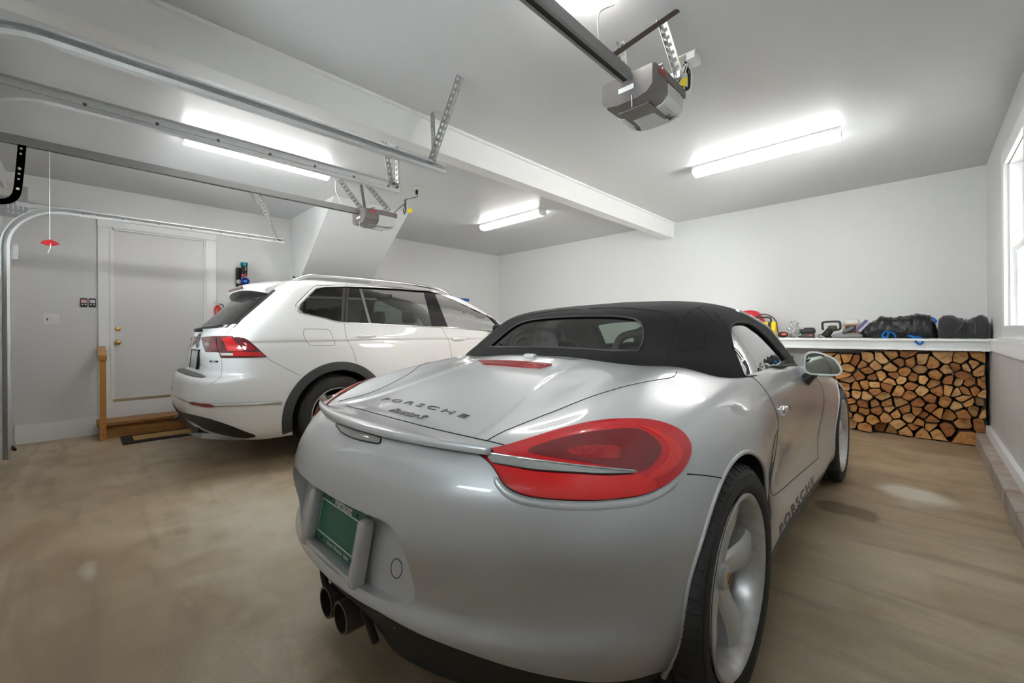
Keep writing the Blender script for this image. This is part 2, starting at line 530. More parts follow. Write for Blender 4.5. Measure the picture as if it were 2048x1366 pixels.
def struct(mb, name, mat, smooth=False, parent=None):
    o = mb.build(name, mat, parent, smooth)
    if parent is None: o['kind'] = 'structure'
    return o
T = 0.14
def slab(x0, x1, y0, y1, z0, z1, mb=None):
    mb = mb or MB()
    return mb.box(((x0 + x1) / 2, (y0 + y1) / 2, (z0 + z1) / 2), (x1 - x0, y1 - y0, z1 - z0))
struct(slab(XL - T, XR + T, YF - 0.35, YB + T, -0.12, 0), 'floor', FLOORM)
struct(slab(XL - T, XR + T, YF - T, YB + T, ROOM_H, ROOM_H + 0.1), 'ceiling', CEIL)
struct(slab(XL - T, XR + T, YB, YB + T, 0, ROOM_H), 'wall_back', WALL)
# left wall round the house door
DY0, DY1, DZ0, DZ1 = 0.240, 1.098, 0.350, 2.285
m = MB(); slab(XL - T, XL, YF - T, DY0, 0, ROOM_H, m); slab(XL - T, XL, DY1, YB, 0, ROOM_H, m)
slab(XL - T, XL, DY0, DY1, 0, DZ0, m); slab(XL - T, XL, DY0, DY1, DZ1, ROOM_H, m)
struct(m, 'wall_left', WALL)
# right wall round the window
WY0, WY1, WZ0, WZ1 = 3.98, 4.80, 1.04, 2.335
m = MB(); slab(XR, XR + T, YF - T, WY0, 0, ROOM_H, m); slab(XR, XR + T, WY1, YB, 0, ROOM_H, m)
slab(XR, XR + T, WY0, WY1, 0, WZ0, m); slab(XR, XR + T, WY0, WY1, WZ1, ROOM_H, m)
struct(m, 'wall_right', WALL)
# front wall with two overhead door openings (behind the camera)
GD = [(-5.47, -2.92), (-2.40, 0.16)]; GH = 2.12
m = MB(); slab(XL, GD[0][0], YF - T, YF, 0, ROOM_H, m); slab(GD[0][1], GD[1][0], YF - T, YF, 0, ROOM_H, m)
slab(GD[1][1], XR, YF - T, YF, 0, ROOM_H, m)
for a, b in GD: slab(a, b, YF - T, YF, GH, ROOM_H, m)
struct(m, 'wall_front', WALL)
# beam between the bays and its capping strip
struct(slab(-2.80, -2.668, YF, YB, 2.492, ROOM_H), 'trim_1', pm('beam_paint', (0.80, 0.80, 0.79), 0.3, noise=(2, 0.3), col2=(0.76, 0.76, 0.75)))
m = slab(-2.668, -2.64, YF, YB, 2.700, ROOM_H)
struct(m, 'trim_2', TRIM)
for k, (px, py) in enumerate([(438, 66), (818, 228), (1040, 319), (1180, 377), (1276, 417)]):
    p = on_plane(px, py, 0, -2.64)
    m = MB(); m.ball((0, 0, 0), 0.012, 10, 6, sc=(0.8, 1, 1))
    o = m.build('clip', TRIM, None, True); o.location = (-2.637, p.y, 2.703)
    tag(o, 'small white painted clip on the strip along the ceiling beam', 'clip', 'clips along the beam strip')
# stair soffit dropping from the ceiling to the left wall
a = on_plane(671, 392, 2, ROOM_H); b = on_plane(602, 553, 1, 2.09)
sl = (b.z - ROOM_H) / (b.x - a.x)
zc = ROOM_H + sl * (XL - a.x)
m = MB().prism([(XL, zc), (a.x, ROOM_H), (XL, ROOM_H)], 2.09, 3.10, 'y')
m.m = [0, 0, 1, 0, 0]
struct(m, 'trim_3', [WALL, CEIL])
# baseboard of the left wall
m = slab(XL, XL + 0.018, -0.47, 0.125, 0, 0.185); slab(XL, XL + 0.018, 1.21, YB, 0, 0.185, m)
struct(m, 'baseboard_left', TRIM)
# panels under the window rail, the rail itself and the curb along the right wall
PANEL = pm('grey_panel', (0.62, 0.63, 0.63), 0.38, noise=(2.5, 0.9), col2=(0.50, 0.505, 0.51), cscale=(4, 9, 0.5))
m = MB(); y = YF
while y < YB - 0.01:
    m.box((XR - 0.004, min(y + 0.19, YB) - 0.095, 0.555), (0.016, 0.1932, 0.72)); y += 0.195
struct(m, 'wall_right_panel', PANEL)
m = slab(XR - 0.03, XR, YF, 5.62, 0.905, 1.012); slab(XR - 0.038, XR, YF, 5.62, 0.995, 1.012, m)
struct(m, 'trim_4', TRIM)
CURB = pm('worn_concrete', (0.47, 0.44, 0.40), 0.8, noise=(7, 1.0), col2=(0.32, 0.22, 0.17), bump=(30, 0.6), cscale=(1, 1, 0.6))
m = MB()
y = YF; random.seed(4)
while y < 5.87:
    L = 0.40; y2 = min(y + L, 5.88)
    m.rbox((0.356 + 0.055, (y + y2) / 2, 0.062), (0.108, y2 - y - 0.006, 0.124), 0.008, seg=1); y = y2
struct(m, 'trim_5', CURB)
struct(slab(0.425, XR, YF, 5.88, 0.124, 0.20), 'trim_6', TRIM)

# ---------------------------------------------------------------- door to the house
d1 = empty('door_1', (XL, DY0, DZ0)); d1['kind'] = 'structure'
E1 = lambda mb, name, mat, smooth=False: mb.build(name, mat, d1, smooth)
w_, h_ = DY1 - DY0, DZ1 - DZ0
E1(MB().box((-0.05, w_ / 2, h_ / 2), (0.04, w_ - 0.03, h_ - 0.03)), 'door_leaf', DOORP)
m = MB().box((-0.055, 0.008, h_ / 2), (0.11, 0.016, h_)).box((-0.055, w_ - 0.008, h_ / 2), (0.11, 0.016, h_)).box((-0.055, w_ / 2, h_ - 0.008), (0.11, w_, 0.016))
E1(m, 'door_jamb', TRIM)
m = MB().box((-0.02, w_ / 2, 0.008), (0.075, w_, 0.02)); m.box((0.008, w_ / 2, -0.012), (0.018, w_ + 0.02, 0.02))
E1(m, 'threshold', pm('threshold_metal', (0.55, 0.48, 0.33), 0.3, 0.7))
kn = MB().lathe([(0.0, 0.0), (0.028, 0.0), (0.03, 0.006), (0.018, 0.012), (0.011, 0.02), (0.011, 0.03), (0.024, 0.038), (0.029, 0.05), (0.026, 0.062), (0.012, 0.068), (0, 0.069)], (-0.03, 0.045, 0.655), 24, Matrix.Rotation(pi / 2, 3, 'Y'))
E1(kn, 'door_knob', BRASS, True)
kn = MB().lathe([(0.0, 0.0), (0.026, 0.0), (0.027, 0.006), (0.022, 0.014), (0.014, 0.018), (0, 0.018)], (-0.03, 0.045, 0.805), 24, Matrix.Rotation(pi / 2, 3, 'Y')).box((-0.01, 0.045, 0.805), (0.02, 0.005, 0.016))
E1(kn, 'deadbolt', BRASS, 40)
m = slab(XL, XL + 0.022, 0.128, DY0, 0.19, DZ1); slab(XL, XL + 0.022, DY1, 1.205, 0.19, DZ1, m); slab(XL, XL + 0.024, 0.124, 1.209, DZ1 + 0.001, 2.37, m)
slab(XL, XL + 0.020, 0.1285, 1.2045, 0.0, DZ0 - 0.012, m)
slab(XL, XL + 0.030, DY0 - 0.018, DY0 - 0.006, DZ0, DZ1 + 0.012, m); slab(XL, XL + 0.030, DY1 + 0.006, DY1 + 0.018, DZ0, DZ1 + 0.012, m); slab(XL, XL + 0.03, DY0 - 0.018, DY1 + 0.018, DZ1 + 0.006, DZ1 + 0.018, m)
struct(m, 'trim_7', TRIM)

# ---------------------------------------------------------------- window in the right wall
wroot = empty('window_1', (XR, WY0, WZ0)); wroot['kind'] = 'structure'
ww, wh = WY1 - WY0, WZ1 - WZ0
def ring(mb, x, t, y0, y1, z0, z1, wd):
    for c, d in (((x, y0 + wd / 2, (z0 + z1) / 2), (t, wd, z1 - z0)), ((x, y1 - wd / 2, (z0 + z1) / 2), (t, wd, z1 - z0)),
                 ((x, (y0 + y1) / 2, z0 + wd / 2), (t, y1 - y0 - 2 * wd, wd)), ((x, (y0 + y1) / 2, z1 - wd / 2), (t, y1 - y0 - 2 * wd, wd))):
        mb.box(c, d)
    return mb
WT = pm('window_paint', (0.86, 0.87, 0.87), 0.3, noise=(6, 0.15))
m = ring(MB(), -0.011, 0.022, -0.125, ww + 0.125, -0.03, wh + 0.095, 0.11); m.box((-0.02, ww / 2, -0.02), (0.05, ww + 0.27, 0.03))
m.build('window_casing', WT, wroot)
ring(MB(), 0.07, 0.13, -0.002, ww + 0.002, -0.002, wh + 0.002, 0.022).build('window_frame', WT, wroot)
ring(MB(), 0.05, 0.03, 0.02, ww - 0.02, 0.02, wh * 0.52, 0.05).build('lower_sash', WT, wroot)
m = ring(MB(), 0.085, 0.03, 0.02, ww - 0.02, wh * 0.49, wh - 0.02, 0.045); m.box((0.085, ww / 2, wh * 0.75), (0.02, 0.018, wh * 0.45))
m.build('upper_sash', WT, wroot)
GW = glass('window_glass', (0.93, 0.96, 0.96))
MB().box((0.05, ww / 2, wh * 0.27), (0.004, ww - 0.13, wh * 0.44)).build('pane', GW, wroot)
MB().box((0.085, ww / 2, wh * 0.745), (0.004, ww - 0.12, wh * 0.42)).build('pane', GW, wroot)
MB().rbox((0.03, ww - 0.07, 0.06), (0.012, 0.03, 0.018), 0.003).build('sash_latch', DARKPL, wroot)

# ---------------------------------------------------------------- overhead doors (behind the viewer; their panes light the cars)
GDP = pm('garage_door_paint', (0.78, 0.78, 0.77), 0.4, noise=(3, 0.3))
for gi, (a, b) in enumerate(GD):
    g = empty('door_%d' % (gi + 2), ((a + b) / 2, YF - 0.03, 0)); g['kind'] = 'structure'
    wd = b - a
    secs = [(0.0, 0.53), (0.53, 1.06), (1.06, 1.59), (1.59, 2.12)]
    for k, (z0, z1) in enumerate(secs):
        m = MB()
        if k < 3:
            m.box((0, 0, (z0 + z1) / 2), (wd, 0.04, z1 - z0 - 0.003)); m.box((0, -0.012, z1), (wd, 0.012, 0.03))
            for q in range(4):
                cx = -wd / 2 + wd * (q + 0.5) / 4
                ring(m, 0.0, 0.0, 0, 0.1, 0, 0.1, 0.01) if False else None
                m.box((cx, 0.024, (z0 + z1) / 2), (wd / 4 - 0.16, 0.012, z1 - z0 - 0.17))
        else:
            pw = wd / 4
            for q in range(4):
                cx = -wd / 2 + wd * (q + 0.5) / 4
                for c, d in (((cx, 0, z0 + 0.045), (pw, 0.04, 0.085)), ((cx, 0, z1 - 0.045), (pw, 0.04, 0.09)), ((cx - pw / 2 + 0.04, 0, (z0 + z1) / 2), (0.08, 0.04, z1 - z0 - 0.176)), ((cx + pw / 2 - 0.04, 0, (z0 + z1) / 2), (0.08, 0.04, z1 - z0 - 0.176))):
                    m.box(c, d)
        m.build('door_panel', GDP, g)
        if k == 3:
            for q in range(4):
                cx = -wd / 2 + wd * (q + 0.5) / 4
                MB().box((cx, 0.0, (z0 + z1) / 2), (wd / 4 - 0.16, 0.006, z1 - z0 - 0.175)).build('pane', GW, g)
        for q in (-1, 1):   # edge stiles and hinges
            MB().box((q * (wd / 2 - 0.035), 0.028, (z0 + z1) / 2), (0.065, 0.014, z1 - z0 - 0.01)).build('edge_stile', GALV, g)
            if k:
                h = MB().box((q * (wd / 2 - 0.035), 0.043, z0), (0.075, 0.008, 0.10)); h.cyl((q * (wd / 2 - 0.09), 0.06, z0), (q * (wd / 2 + 0.02), 0.06, z0), 0.008, 8)
                h.bar((q * (wd / 2 - 0.035), 0.04, z0 + 0.02), (q * (wd / 2 - 0.01), 0.075, z0), 0.05, 0.006)
                h.build('hinge', GALV, g)
    for z in (0.53, 1.06, 1.59):
        MB().box((0, 0.034, z + 0.05), (wd - 0.15, 0.012, 0.05)).build('strut', GALV, g)
# ================================================================ lights on the ceiling
DIFF = pm('lit_diffuser', (0.9, 0.9, 0.9), 0.5, emit=(1.0, 0.985, 0.95), estr=LAMP_TUBE)
def fixture(name_label, a, b, wd=0.15, dp=0.085):
    """surface mounted fluorescent fixture from a to b along the ceiling"""
    a, b = Vector(a), Vector(b); c = (a + b) / 2; L = (b - a).length; ang = math.atan2((b - a).y, (b - a).x)
    r = empty('fluorescent_light', (c.x, c.y, ROOM_H), ang, name_label, 'ceiling light')
    MB().rbox((0, 0, -0.014), (L, wd * 1.03, 0.028), 0.003, seg=1).build('housing', WHITEPL, r)
    prof = []
    for k in range(13):
        t = pi * k / 12
        x = -cos(t) * wd / 2; z = -0.028 - (dp - 0.028) * (sin(t) ** 0.55) if 0 < k < 12 else -0.029
        prof.append((x, z))
    prof += [(wd / 2 - 0.004, -0.0285), (-wd / 2 + 0.004, -0.0285)]
    m = MB(); m.prism([(x, z) for x, z in prof], -L / 2 + 0.012, L / 2 - 0.012, 'x')
    m.build('diffuser', DIFF, r, 40)
    for s in (-1, 1):
        e = MB(); e.prism([(x * 1.02, z * 1.02) for x, z in prof], s * L / 2 - 0.006, s * L / 2 + 0.006, 'x')
        e.build('end_cap', WHITEPL, r)
    return r
fixture('lit fluorescent ceiling light over the right bay, nearest the shelf', (-1.62, 4.30, 0), (-0.45, 4.30, 0))
fixture('lit fluorescent ceiling light above the rear of the white car, parallel to the beam', (-4.225, 0.57, 0), (-4.225, 1.72, 0), 0.15, 0.10)
fixture('lit fluorescent ceiling light deep in the left bay, beside the beam', (-4.76, 4.27, 0), (-3.59, 4.27, 0))
# round bulb on a keyless holder at the top edge of the view, with its cord
p = on_plane(1182, -22, 2, ROOM_H)
r = empty('bulb_light', (p.x, p.y, ROOM_H), 0, 'round lit bulb holder on the ceiling above the silver car, at the top edge', 'ceiling light')
MB().lathe([(0, 0), (0.06, 0), (0.062, -0.012), (0.045, -0.03), (0.03, -0.04), (0, -0.04)], (0, 0, 0), 28).build('lamp_holder', WHITEPL, r, 50)
MB().ball((0, 0, -0.075), 0.036, 20, 12, sc=(1, 1, 1.15)).build('bulb', pm('lit_bulb', (1, 1, 1), 0.4, emit=(1, 0.97, 0.92), estr=LAMP_BULB), r, True)
# ================================================================ overhead door hardware
def perforated_strap(mb, a, b, w=0.032, t=0.003, up=(1, 0, 0), ang=True):
    """slotted angle iron: two flanges with a row of punched holes in each"""
    a, b = Vector(a), Vector(b); d = (b - a); L = d.length; d.normalize()
    u = Vector(up); u = (u - d * u.dot(d)).normalized(); v = d.cross(u)
    n = max(2, int(L / 0.038)); st = L / n
    for (p, q) in ((u, v), (v, u)) if ang else ((u, v),):
        # strip in plane (d, p): frame of bars round each hole
        for e in (0.08, 0.92):
            c0 = a + p * (w * e); mb.bar(c0, c0 + d * L, w * 0.28, t, up=q)
        for k in range(n + 1):
            c0 = a + d * (st * k) - d * st * 0.27; c1 = a + d * (st * k) + d * st * 0.27
            c0 = a + d * max(0, (c0 - a).dot(d)); c1 = a + d * min(L, (c1 - a).dot(d))
            mb.bar(c0 + p * w * 0.5, c1 + p * w * 0.5, w * 0.62, t, up=q)
    return mb
def channel(mb, path, h=0.055, w=0.042, t=0.0025, side=1):
    """roller track: a C-shaped channel swept along a path lying in a plane x = const; opening faces +x*side"""
    P = [Vector(p) for p in path]
    prof = [(w, h / 2 - 0.010), (w, h / 2), (0.0, h / 2), (0.0, -h / 2), (w * 0.9, -h / 2), (w * 1.1, -h / 2 + 0.016), (w * 1.1 - t, -h / 2 + 0.017), (w * 0.9 - t, -h / 2 + t), (t, -h / 2 + t), (t, h / 2 - t), (w - t, h / 2 - t), (w - t, h / 2 - 0.010)]
    rings = []
    for i, p in enumerate(P):
        d = (P[min(i + 1, len(P) - 1)] - P[max(i - 1, 0)]).normalized(); n = Vector((1, 0, 0)).cross(d)
        rings.append([p + Vector((side * a, 0, 0)) + n * b for a, b in prof])
    K = len(prof); vs = [q for g in rings for q in g]
    fs = [(i * K + k, (i + 1) * K + k, (i + 1) * K + (k + 1) % K, i * K + (k + 1) % K) for i in range(len(P) - 1) for k in range(K)]
    fs += [tuple(range(K)), tuple((len(P) - 1) * K + k for k in reversed(range(K)))]
    return mb.add(vs, fs)
def track(x, z, y_end, side, label, holes=True):
    yv = YF + 0.075; R_ = 0.36
    path = [(x, yv, 0.05), (x, yv, z - R_ - 0.4), (x, yv, z - R_)]
    path += [(x, yv + R_ - R_ * cos(t), z - R_ + R_ * sin(t)) for t in [radians(a) for a in range(8, 90, 8)]]
    path += [(x, yv + R_, z), (x, yv + R_ + 0.5, z), (x, (y_end + yv + R_) / 2, z), (x, y_end, z)]
    r = empty('door_track', (x, yv, 0), 0, label, 'door track')
    m = MB(); channel(m, [(0, b - yv, c) for a, b, c in path], side=side)
    m.build('rail', GALV, r, 35)
    # stiffening angle on the horizontal run
    m = MB(); y0 = R_ - 0.30; y1 = y_end - yv
    xx = -side * 0.004
    m.box((xx, (y0 + y1) / 2, z + 0.012), (0.003, y1 - y0, 0.035)); m.box((xx - side * 0.012, (y0 + y1) / 2, z + 0.031), (0.026, y1 - y0, 0.003))
    m.build('stiffener', GALV, r)
    m = MB()
    for k in range(7):
        y = R_ + 0.1 + (y1 - R_ - 0.2) * k / 6
        m.cyl((side * 0.004, y, z), (-side * 0.008, y, z), 0.008, 8)
    m.build('bolts', pm('dark_bolt', (0.14, 0.13, 0.11), 0.4, 0.8), r)
    m = MB(); m.box((-side * 0.006, 0.0, z - R_ - 0.04), (0.004, 0.14, 0.12)); m.box((-side * 0.02, -0.045, z - R_ - 0.05), (0.05, 0.004, 0.09))
    for zz in (0.3, 0.9, 1.4):
        m.box((-side * 0.006, -0.02, zz), (0.004, 0.10, 0.06))
    m.build('wall_bracket', GALV, r)
    return r
tA = track(-2.44, 2.25, 1.80, 1, 'galvanised door track hanging beside the beam, right bay')
tB = track(-2.88, 2.205, 1.72, -1, 'galvanised door track in the left bay, between beam and fluorescent light')
tC = track(-5.50, 2.20, 1.70, 1, 'galvanised curved door track along the left wall, in front of the house door')
STRAP = pm('strap_steel', (0.40, 0.40, 0.39), 0.4, 0.5, noise=(50, 0.6))
def hanger(label, segs, feet=True):
    base = Vector(segs[0][0])
    r = empty('track_hanger', base, 0, label, 'bracket')
    for a, b, up in segs:
        m = MB(); perforated_strap(m, Vector(a) - base, Vector(b) - base, up=up)
        m.build('perforated_strap', STRAP, r)
    m = MB()
    for a, b, up in segs:
        m.cyl(Vector(b) - base + Vector((-.01, 0, .01)), Vector(b) - base + Vector((.03, 0, .01)), 0.008, 6)
    m.build('bolts', MATS['dark_bolt'], r)
    return r
cA = on_plane(922, 153, 2, ROOM_H); cA2 = on_plane(860, 204, 0, -2.64)
hanger('perforated steel V hanger from beam to track end, right bay',
       [(cA, (-2.43, 1.70, 2.27), (1, 0, 0)), ((-2.635, cA2.y, cA2.z), (-2.45, 1.72, 2.27), (0, 1, 0))])
cB = on_plane(745, 296, 2, ROOM_H); cB2 = on_plane(790, 316, 2, ROOM_H)
hanger('perforated steel V hanger at the left bay track end, beside the beam',
       [((-2.84, cB.y - 0.25, ROOM_H), (-2.87, 1.66, 2.22), (1, 0, 0)), ((-2.86, 1.66, ROOM_H), (-2.88, 1.69, 2.20), (0, 1, 0))])
cC = on_plane(570, 396, 2, ROOM_H); cC2 = on_plane(551, 407, 2, ROOM_H)
hanger('perforated steel hanger at the end of the track by the stair soffit',
       [((-5.50, cC.y - 0.25, ROOM_H), (-5.50, 1.64, 2.21), (1, 0, 0)), ((-5.52, cC2.y - 0.35, ROOM_H), (-5.50, 1.66, 2.20), (0, 1, 0))])
# torsion bar above the left door with its drum
r = empty('torsion_spring', (-5.35, YF + 0.085, 2.305), 0, 'steel torsion shaft and spring above the left garage door', 'spring')
MB().cyl((-0.15, 0, 0), (2.6, 0, 0), 0.0127, 12).build('shaft', GALV, r, 40)
m = MB(); m.tube([(1.0 + 0.0045 * k / 8 * 8, 0.031 * cos(k * pi / 4), 0.031 * sin(k * pi / 4)) for k in range(0, 300)], 0.0035, 5); m.build('coil', pm('oiled_steel', (0.3, 0.27, 0.23), 0.35, 0.9), r, True)
MB().lathe([(0.0, 0), (0.06, 0), (0.06, 0.01), (0.048, 0.02), (0.045, 0.05), (0.06, 0.06), (0.06, 0.066), (0, 0.066)], (-0.06, 0, 0), 28, Matrix.Rotation(pi / 2, 3, 'Y')).build('cable_drum', pm('cast_aluminium', (0.62, 0.6, 0.56), 0.4, 0.9), r, 40)
pl = on_plane(4, 380, 1, YF + 0.02); 
m = MB(); m.box((-0.17, 0.035, -0.07), (0.004, 0.16, 0.275)); m.box((-0.13, -0.05, -0.07), (0.08, 0.004, 0.275)); bp_ = m.build('bearing_plate', pm('plate_steel', (0.42, 0.43, 0.43), 0.4, 0.4, noise=(40, 0.6)), r)
m = MB()
for q in range(4):
    m.box((-0.1672, 0.005 + 0.028 * q, -0.115), (0.002, 0.005, 0.045)); m.box((-0.1672, 0.005 + 0.028 * q, -0.165), (0.002, 0.005, 0.014))
m.build('slots', pm('pale_slot', (0.75, 0.75, 0.74), 0.5), bp_)
# slotted steel angle from the track to the header by the left wall
m = MB(); m.box((0, 0, 0), (0.004, 0.30, 0.05)); m.box((0.02, 0, 0.023), (0.04, 0.30, 0.004))
o = m.build('angle_bracket', GALV); o.location = (-6.463, -0.30, 2.405); tag(o, 'short steel angle on the left wall above the curved track', 'bracket')

# ================================================================ door openers
OPG = pm('opener_grey', (0.17, 0.155, 0.15), 0.32, 0.3, noise=(20, 0.3), col2=(0.24, 0.22, 0.21))
OPW = pm('opener_lens', (0.62, 0.63, 0.62), 0.3, noise=(14, 0.15))
YEL = pm('yellow_tag', (0.85, 0.66, 0.02), 0.5)
def opener(x, z, yh, label, rail_label, big=True):
    """motor head hanging at (x, yh), rail back to the header above the door"""
    r = empty('garage_door_opener', (x, yh, z), 0, label, 'garage door opener')
    y0 = YF + 0.04 - yh
    m = MB()
    hw = 0.026
    m.box((0, y0 / 2 + 0.0, 0.030), (hw * 2, -y0, 0.003)); m.box((-hw, y0 / 2, 0.004), (0.003, -y0, 0.052)); m.box((hw, y0 / 2, 0.004), (0.003, -y0, 0.052))
    m.box((-hw + 0.007, y0 / 2, -0.021), (0.014, -y0, 0.003)); m.box((hw - 0.007, y0 / 2, -0.021), (0.014, -y0, 0.003))
    m.build('rail', pm('rail_steel', (0.30, 0.30, 0.30), 0.38, 0.7), r)
    MB().box((0, y0 / 2, -0.008), (0.034, -y0, 0.020)).build('belt', pm('belt_black', (0.02, 0.02, 0.02), 0.6), r)
    m = MB(); m.box((0, y0 + 0.02, 0.0), (0.09, 0.02, 0.08)); m.build('header_bracket', GALV, r)
    # head: grey front shell, white light lens behind and below
    hx, hl = 0.145, 0.36
    bz = -0.075
    prof = [(-0.150, 0.070), (-0.150, -0.03), (-0.120, -0.062), (-0.060, -0.075), (0.06, -0.075), (0.12, -0.062), (0.150, -0.03), (0.150, 0.070)]
    m = MB()
    sec = [(0.0, 0.93, 0.96), (0.02, 1.0, 1.0), (0.13, 1.0, 1.0), (0.155, 0.98, 1.0)]
    vs = []; fs = []
    for (yy, sx, sz) in sec: vs += [(a * sx, yy, bz + 0.02 + b * sz) for a, b in prof]
    K = len(prof)
    for i in range(len(sec) - 1):
        for k in range(K): fs.append((i * K + k, i * K + (k + 1) % K, (i + 1) * K + (k + 1) % K, (i + 1) * K + k))
    fs += [tuple(range(K)), tuple((len(sec) - 1) * K + k for k in range(K))]
    m.add(vs, fs); m.box((0, 0.23, bz + 0.075), (0.304, 0.28, 0.045)); m.box((0, 0.18, bz - 0.052), (0.17, 0.22, 0.016))
    m.build('motor_housing', OPG, r, 25)
    vs = []; fs = []
    sec = [(0.156, 0.99, 0.97), (0.30, 1.0, 1.0), (0.355, 0.96, 0.9), (0.372, 0.86, 0.7)]
    prof2 = [(-0.150, 0.030), (-0.150, -0.035), (-0.125, -0.068), (-0.06, -0.082), (0.06, -0.082), (0.125, -0.068), (0.150, -0.035), (0.150, 0.030)]
    for (yy, sx, sz) in sec: vs += [(a * sx, yy, bz + 0.02 + b * sz) for a, b in prof2]
    for i in range(len(sec) - 1):
        for k in range(K): fs.append((i * K + k, i * K + (k + 1) % K, (i + 1) * K + (k + 1) % K, (i + 1) * K + k))
    fs += [tuple(range(K)), tuple((len(sec) - 1) * K + k for k in range(K))]
    l_ = MB().add(vs, fs).build('light_lens', OPW, r, 25)
    m = MB()
    for q in range(3):
        for s in (-1, 1):
            m.box((s * 0.105 + 0.0, 0.315 - 0.02 * q, bz - 0.048), (0.05, 0.006, 0.008), Matrix.Rotation(s * -0.42, 3, 'Y'))
    m.build('vent_slots', DARKPL, l_)
    MB().box((-0.0, -0.001, bz + 0.015), (0.085, 0.004, 0.024)).build('label_plate', WHITEPL, r)
    MB().box((0.1515, 0.085, bz + 0.07), (0.003, 0.07, 0.022)).build('red_badge', pm('red_badge', (0.45, 0.05, 0.06), 0.4), r)
    m = MB(); m.tube(smooth_path([(0.03, -0.002, bz - 0.03), (0.035, -0.008, bz - 0.06), (0.03, 0.002, bz - 0.09)], 5), 0.0022, 6)
    m.build('antenna_wire', WHITEPL, r, True)
    # hanging angle cross piece
    m = MB(); m.box((0, 0.27, bz + 0.115), (0.30, 0.035, 0.003)); m.box((0, 0.253, bz + 0.13), (0.34, 0.003, 0.035)); 
    m.box((0.0, 0.10, bz + 0.115), (0.30, 0.03, 0.003))
    m.build('mounting_angle', GALV, r)
    return r
opR = opener(-1.065, 2.385, 1.93, 'grey garage door opener hanging from the ceiling above the silver car', '')
opL = opener(-4.26, 2.375, 2.05, 'grey garage door opener hanging in front of the stair soffit, above the white car', '')
def strap_thing(label, parts, cat='bracket', mat=STRAP):
    base = Vector(parts[0][0]); r = empty('ceiling_strap', base, 0, label, cat)
    for a, b, up, kind in parts:
        m = MB()
        if kind == 'flat': m.bar(Vector(a) - base, Vector(b) - base, 0.004, 0.03, up)
        else: perforated_strap(m, Vector(a) - base, Vector(b) - base, up=up, w=0.034)
        m.build('perforated_strap', mat, r)
    return r
tR = on_plane(1318, 42, 2, ROOM_H); tR2 = on_plane(1238, 86, 2, ROOM_H); tR3 = on_plane(1357, 20, 2, ROOM_H)
strap_thing('long perforated steel strap right of the opener over the silver car',
            [(tR, (-0.915, 2.20, 2.42), (1, 0, 0), 'p')])
strap_thing('short perforated steel strap on the left side of the opener over the silver car',
            [(tR2, (-1.215, 2.19, 2.43), (1, 0, 0), 'p')])
o = MB().bar(tR3, (-1.07, 1.80, 2.43), 0.004, 0.024, (0, 0, 1)).build('diagonal_brace', pm('brown_steel', (0.10, 0.075, 0.06), 0.4, 0.7))
tag(o, 'flat brown steel brace slanting down to the opener rail over the silver car', 'bracket')
def V2(px, py): return on_plane(px, py, 2, ROOM_H)
strap_thing('pair of perforated straps in a V above the left bay opener',
            [((-4.40, 1.92, ROOM_H), (-4.40, 2.20, 2.42), (1, 0, 0), 'p'), ((-4.12, 2.0, ROOM_H), (-4.12, 2.33, 2.42), (1, 0, 0), 'p'), ((-4.12, 2.0, ROOM_H), (-4.40, 2.2, 2.42), (0, 1, 0), 'flat')])
# ceiling outlet with plug and coiled cord, right bay
def cordset(pos, label, side=1, adapter=True):
    r = empty('ceiling_outlet', pos, 0, label, 'outlet')
    MB().rbox((0, 0, -0.005), (0.12, 0.075, 0.010), 0.004).build('cover_plate', pm('cream_plastic', (0.72, 0.69, 0.6), 0.4), r)
    if adapter: MB().rbox((0.03, 0.005, -0.03), (0.055, 0.105, 0.045), 0.01).build('white_adapter', WHITEPL, r, 40)
    m = MB(); m.rbox((-0.01, 0.0, -0.055), (0.03, 0.022, 0.05), 0.006); m.build('plug', BLACKP, r, 40)
    return r
oc = V2(1376, 112)
cordset(oc, 'white ceiling outlet with plug and adapter beside the opener straps, right bay')
def coil(start, end, label, mat, n=4, dz=0.11, r0=0.022, seed=1, rad=0.0035):
    random.seed(seed)
    s, e = Vector(start), Vector(end); mid = (s + e) / 2 + Vector((0, 0, -0.03))
    pts = [s, s + Vector((0, 0, -0.03))]
    for k in range(n * 6):
        t = k / 6 * 2 * pi; zz = mid.z - 0.0 + dz / 2 * cos(t)
        pts.append(Vector((mid.x + r0 * sin(t) + random.uniform(-.006, .006), mid.y + 0.010 * sin(t * 0.9 + seed) + random.uniform(-.004, .004), zz)))
    pts += [e]
    return tag(MB().tube(smooth_path(pts, 4), rad, 6).build('power_cord', mat, None, True), label, 'cord')
CORDB = pm('cord_black', (0.015, 0.015, 0.015), 0.45); CORDW = pm('cord_white', (0.75, 0.75, 0.73), 0.4)
cq = on_plane(1372, 158, 2, 2.585)
def bundle(c, a0, b0, label, mat, n, dz, r0, seed, rad):
    """cord from a0 gathered in upright loops about c, then on to b0"""
    random.seed(seed); sx = Vector((cos(radians(44)), sin(radians(44)), 0)); pts = [Vector(a0)]
    for k in range(n * 7 + 1):
        t = k / 7 * 2 * pi
        pts.append(Vector(c) + sx * (r0 * sin(t) + random.uniform(-.005, .005)) + Vector((0, 0, dz / 2 * cos(t))) + Vector((0.004, -0.004, 0)) * (k / 7 - n / 2) * 2)
    pts.append(Vector(b0))
    return tag(MB().tube(smooth_path(pts, 4), rad, 6).build('power_cord', mat, None, True), label, 'cord')
bundle(cq, (oc.x - 0.01, oc.y, ROOM_H - 0.085), (-0.935, 2.20, 2.372), 'black power cord bundled below the ceiling outlet, right bay', CORDB, 3, 0.13, 0.022, 1, 0.0042)
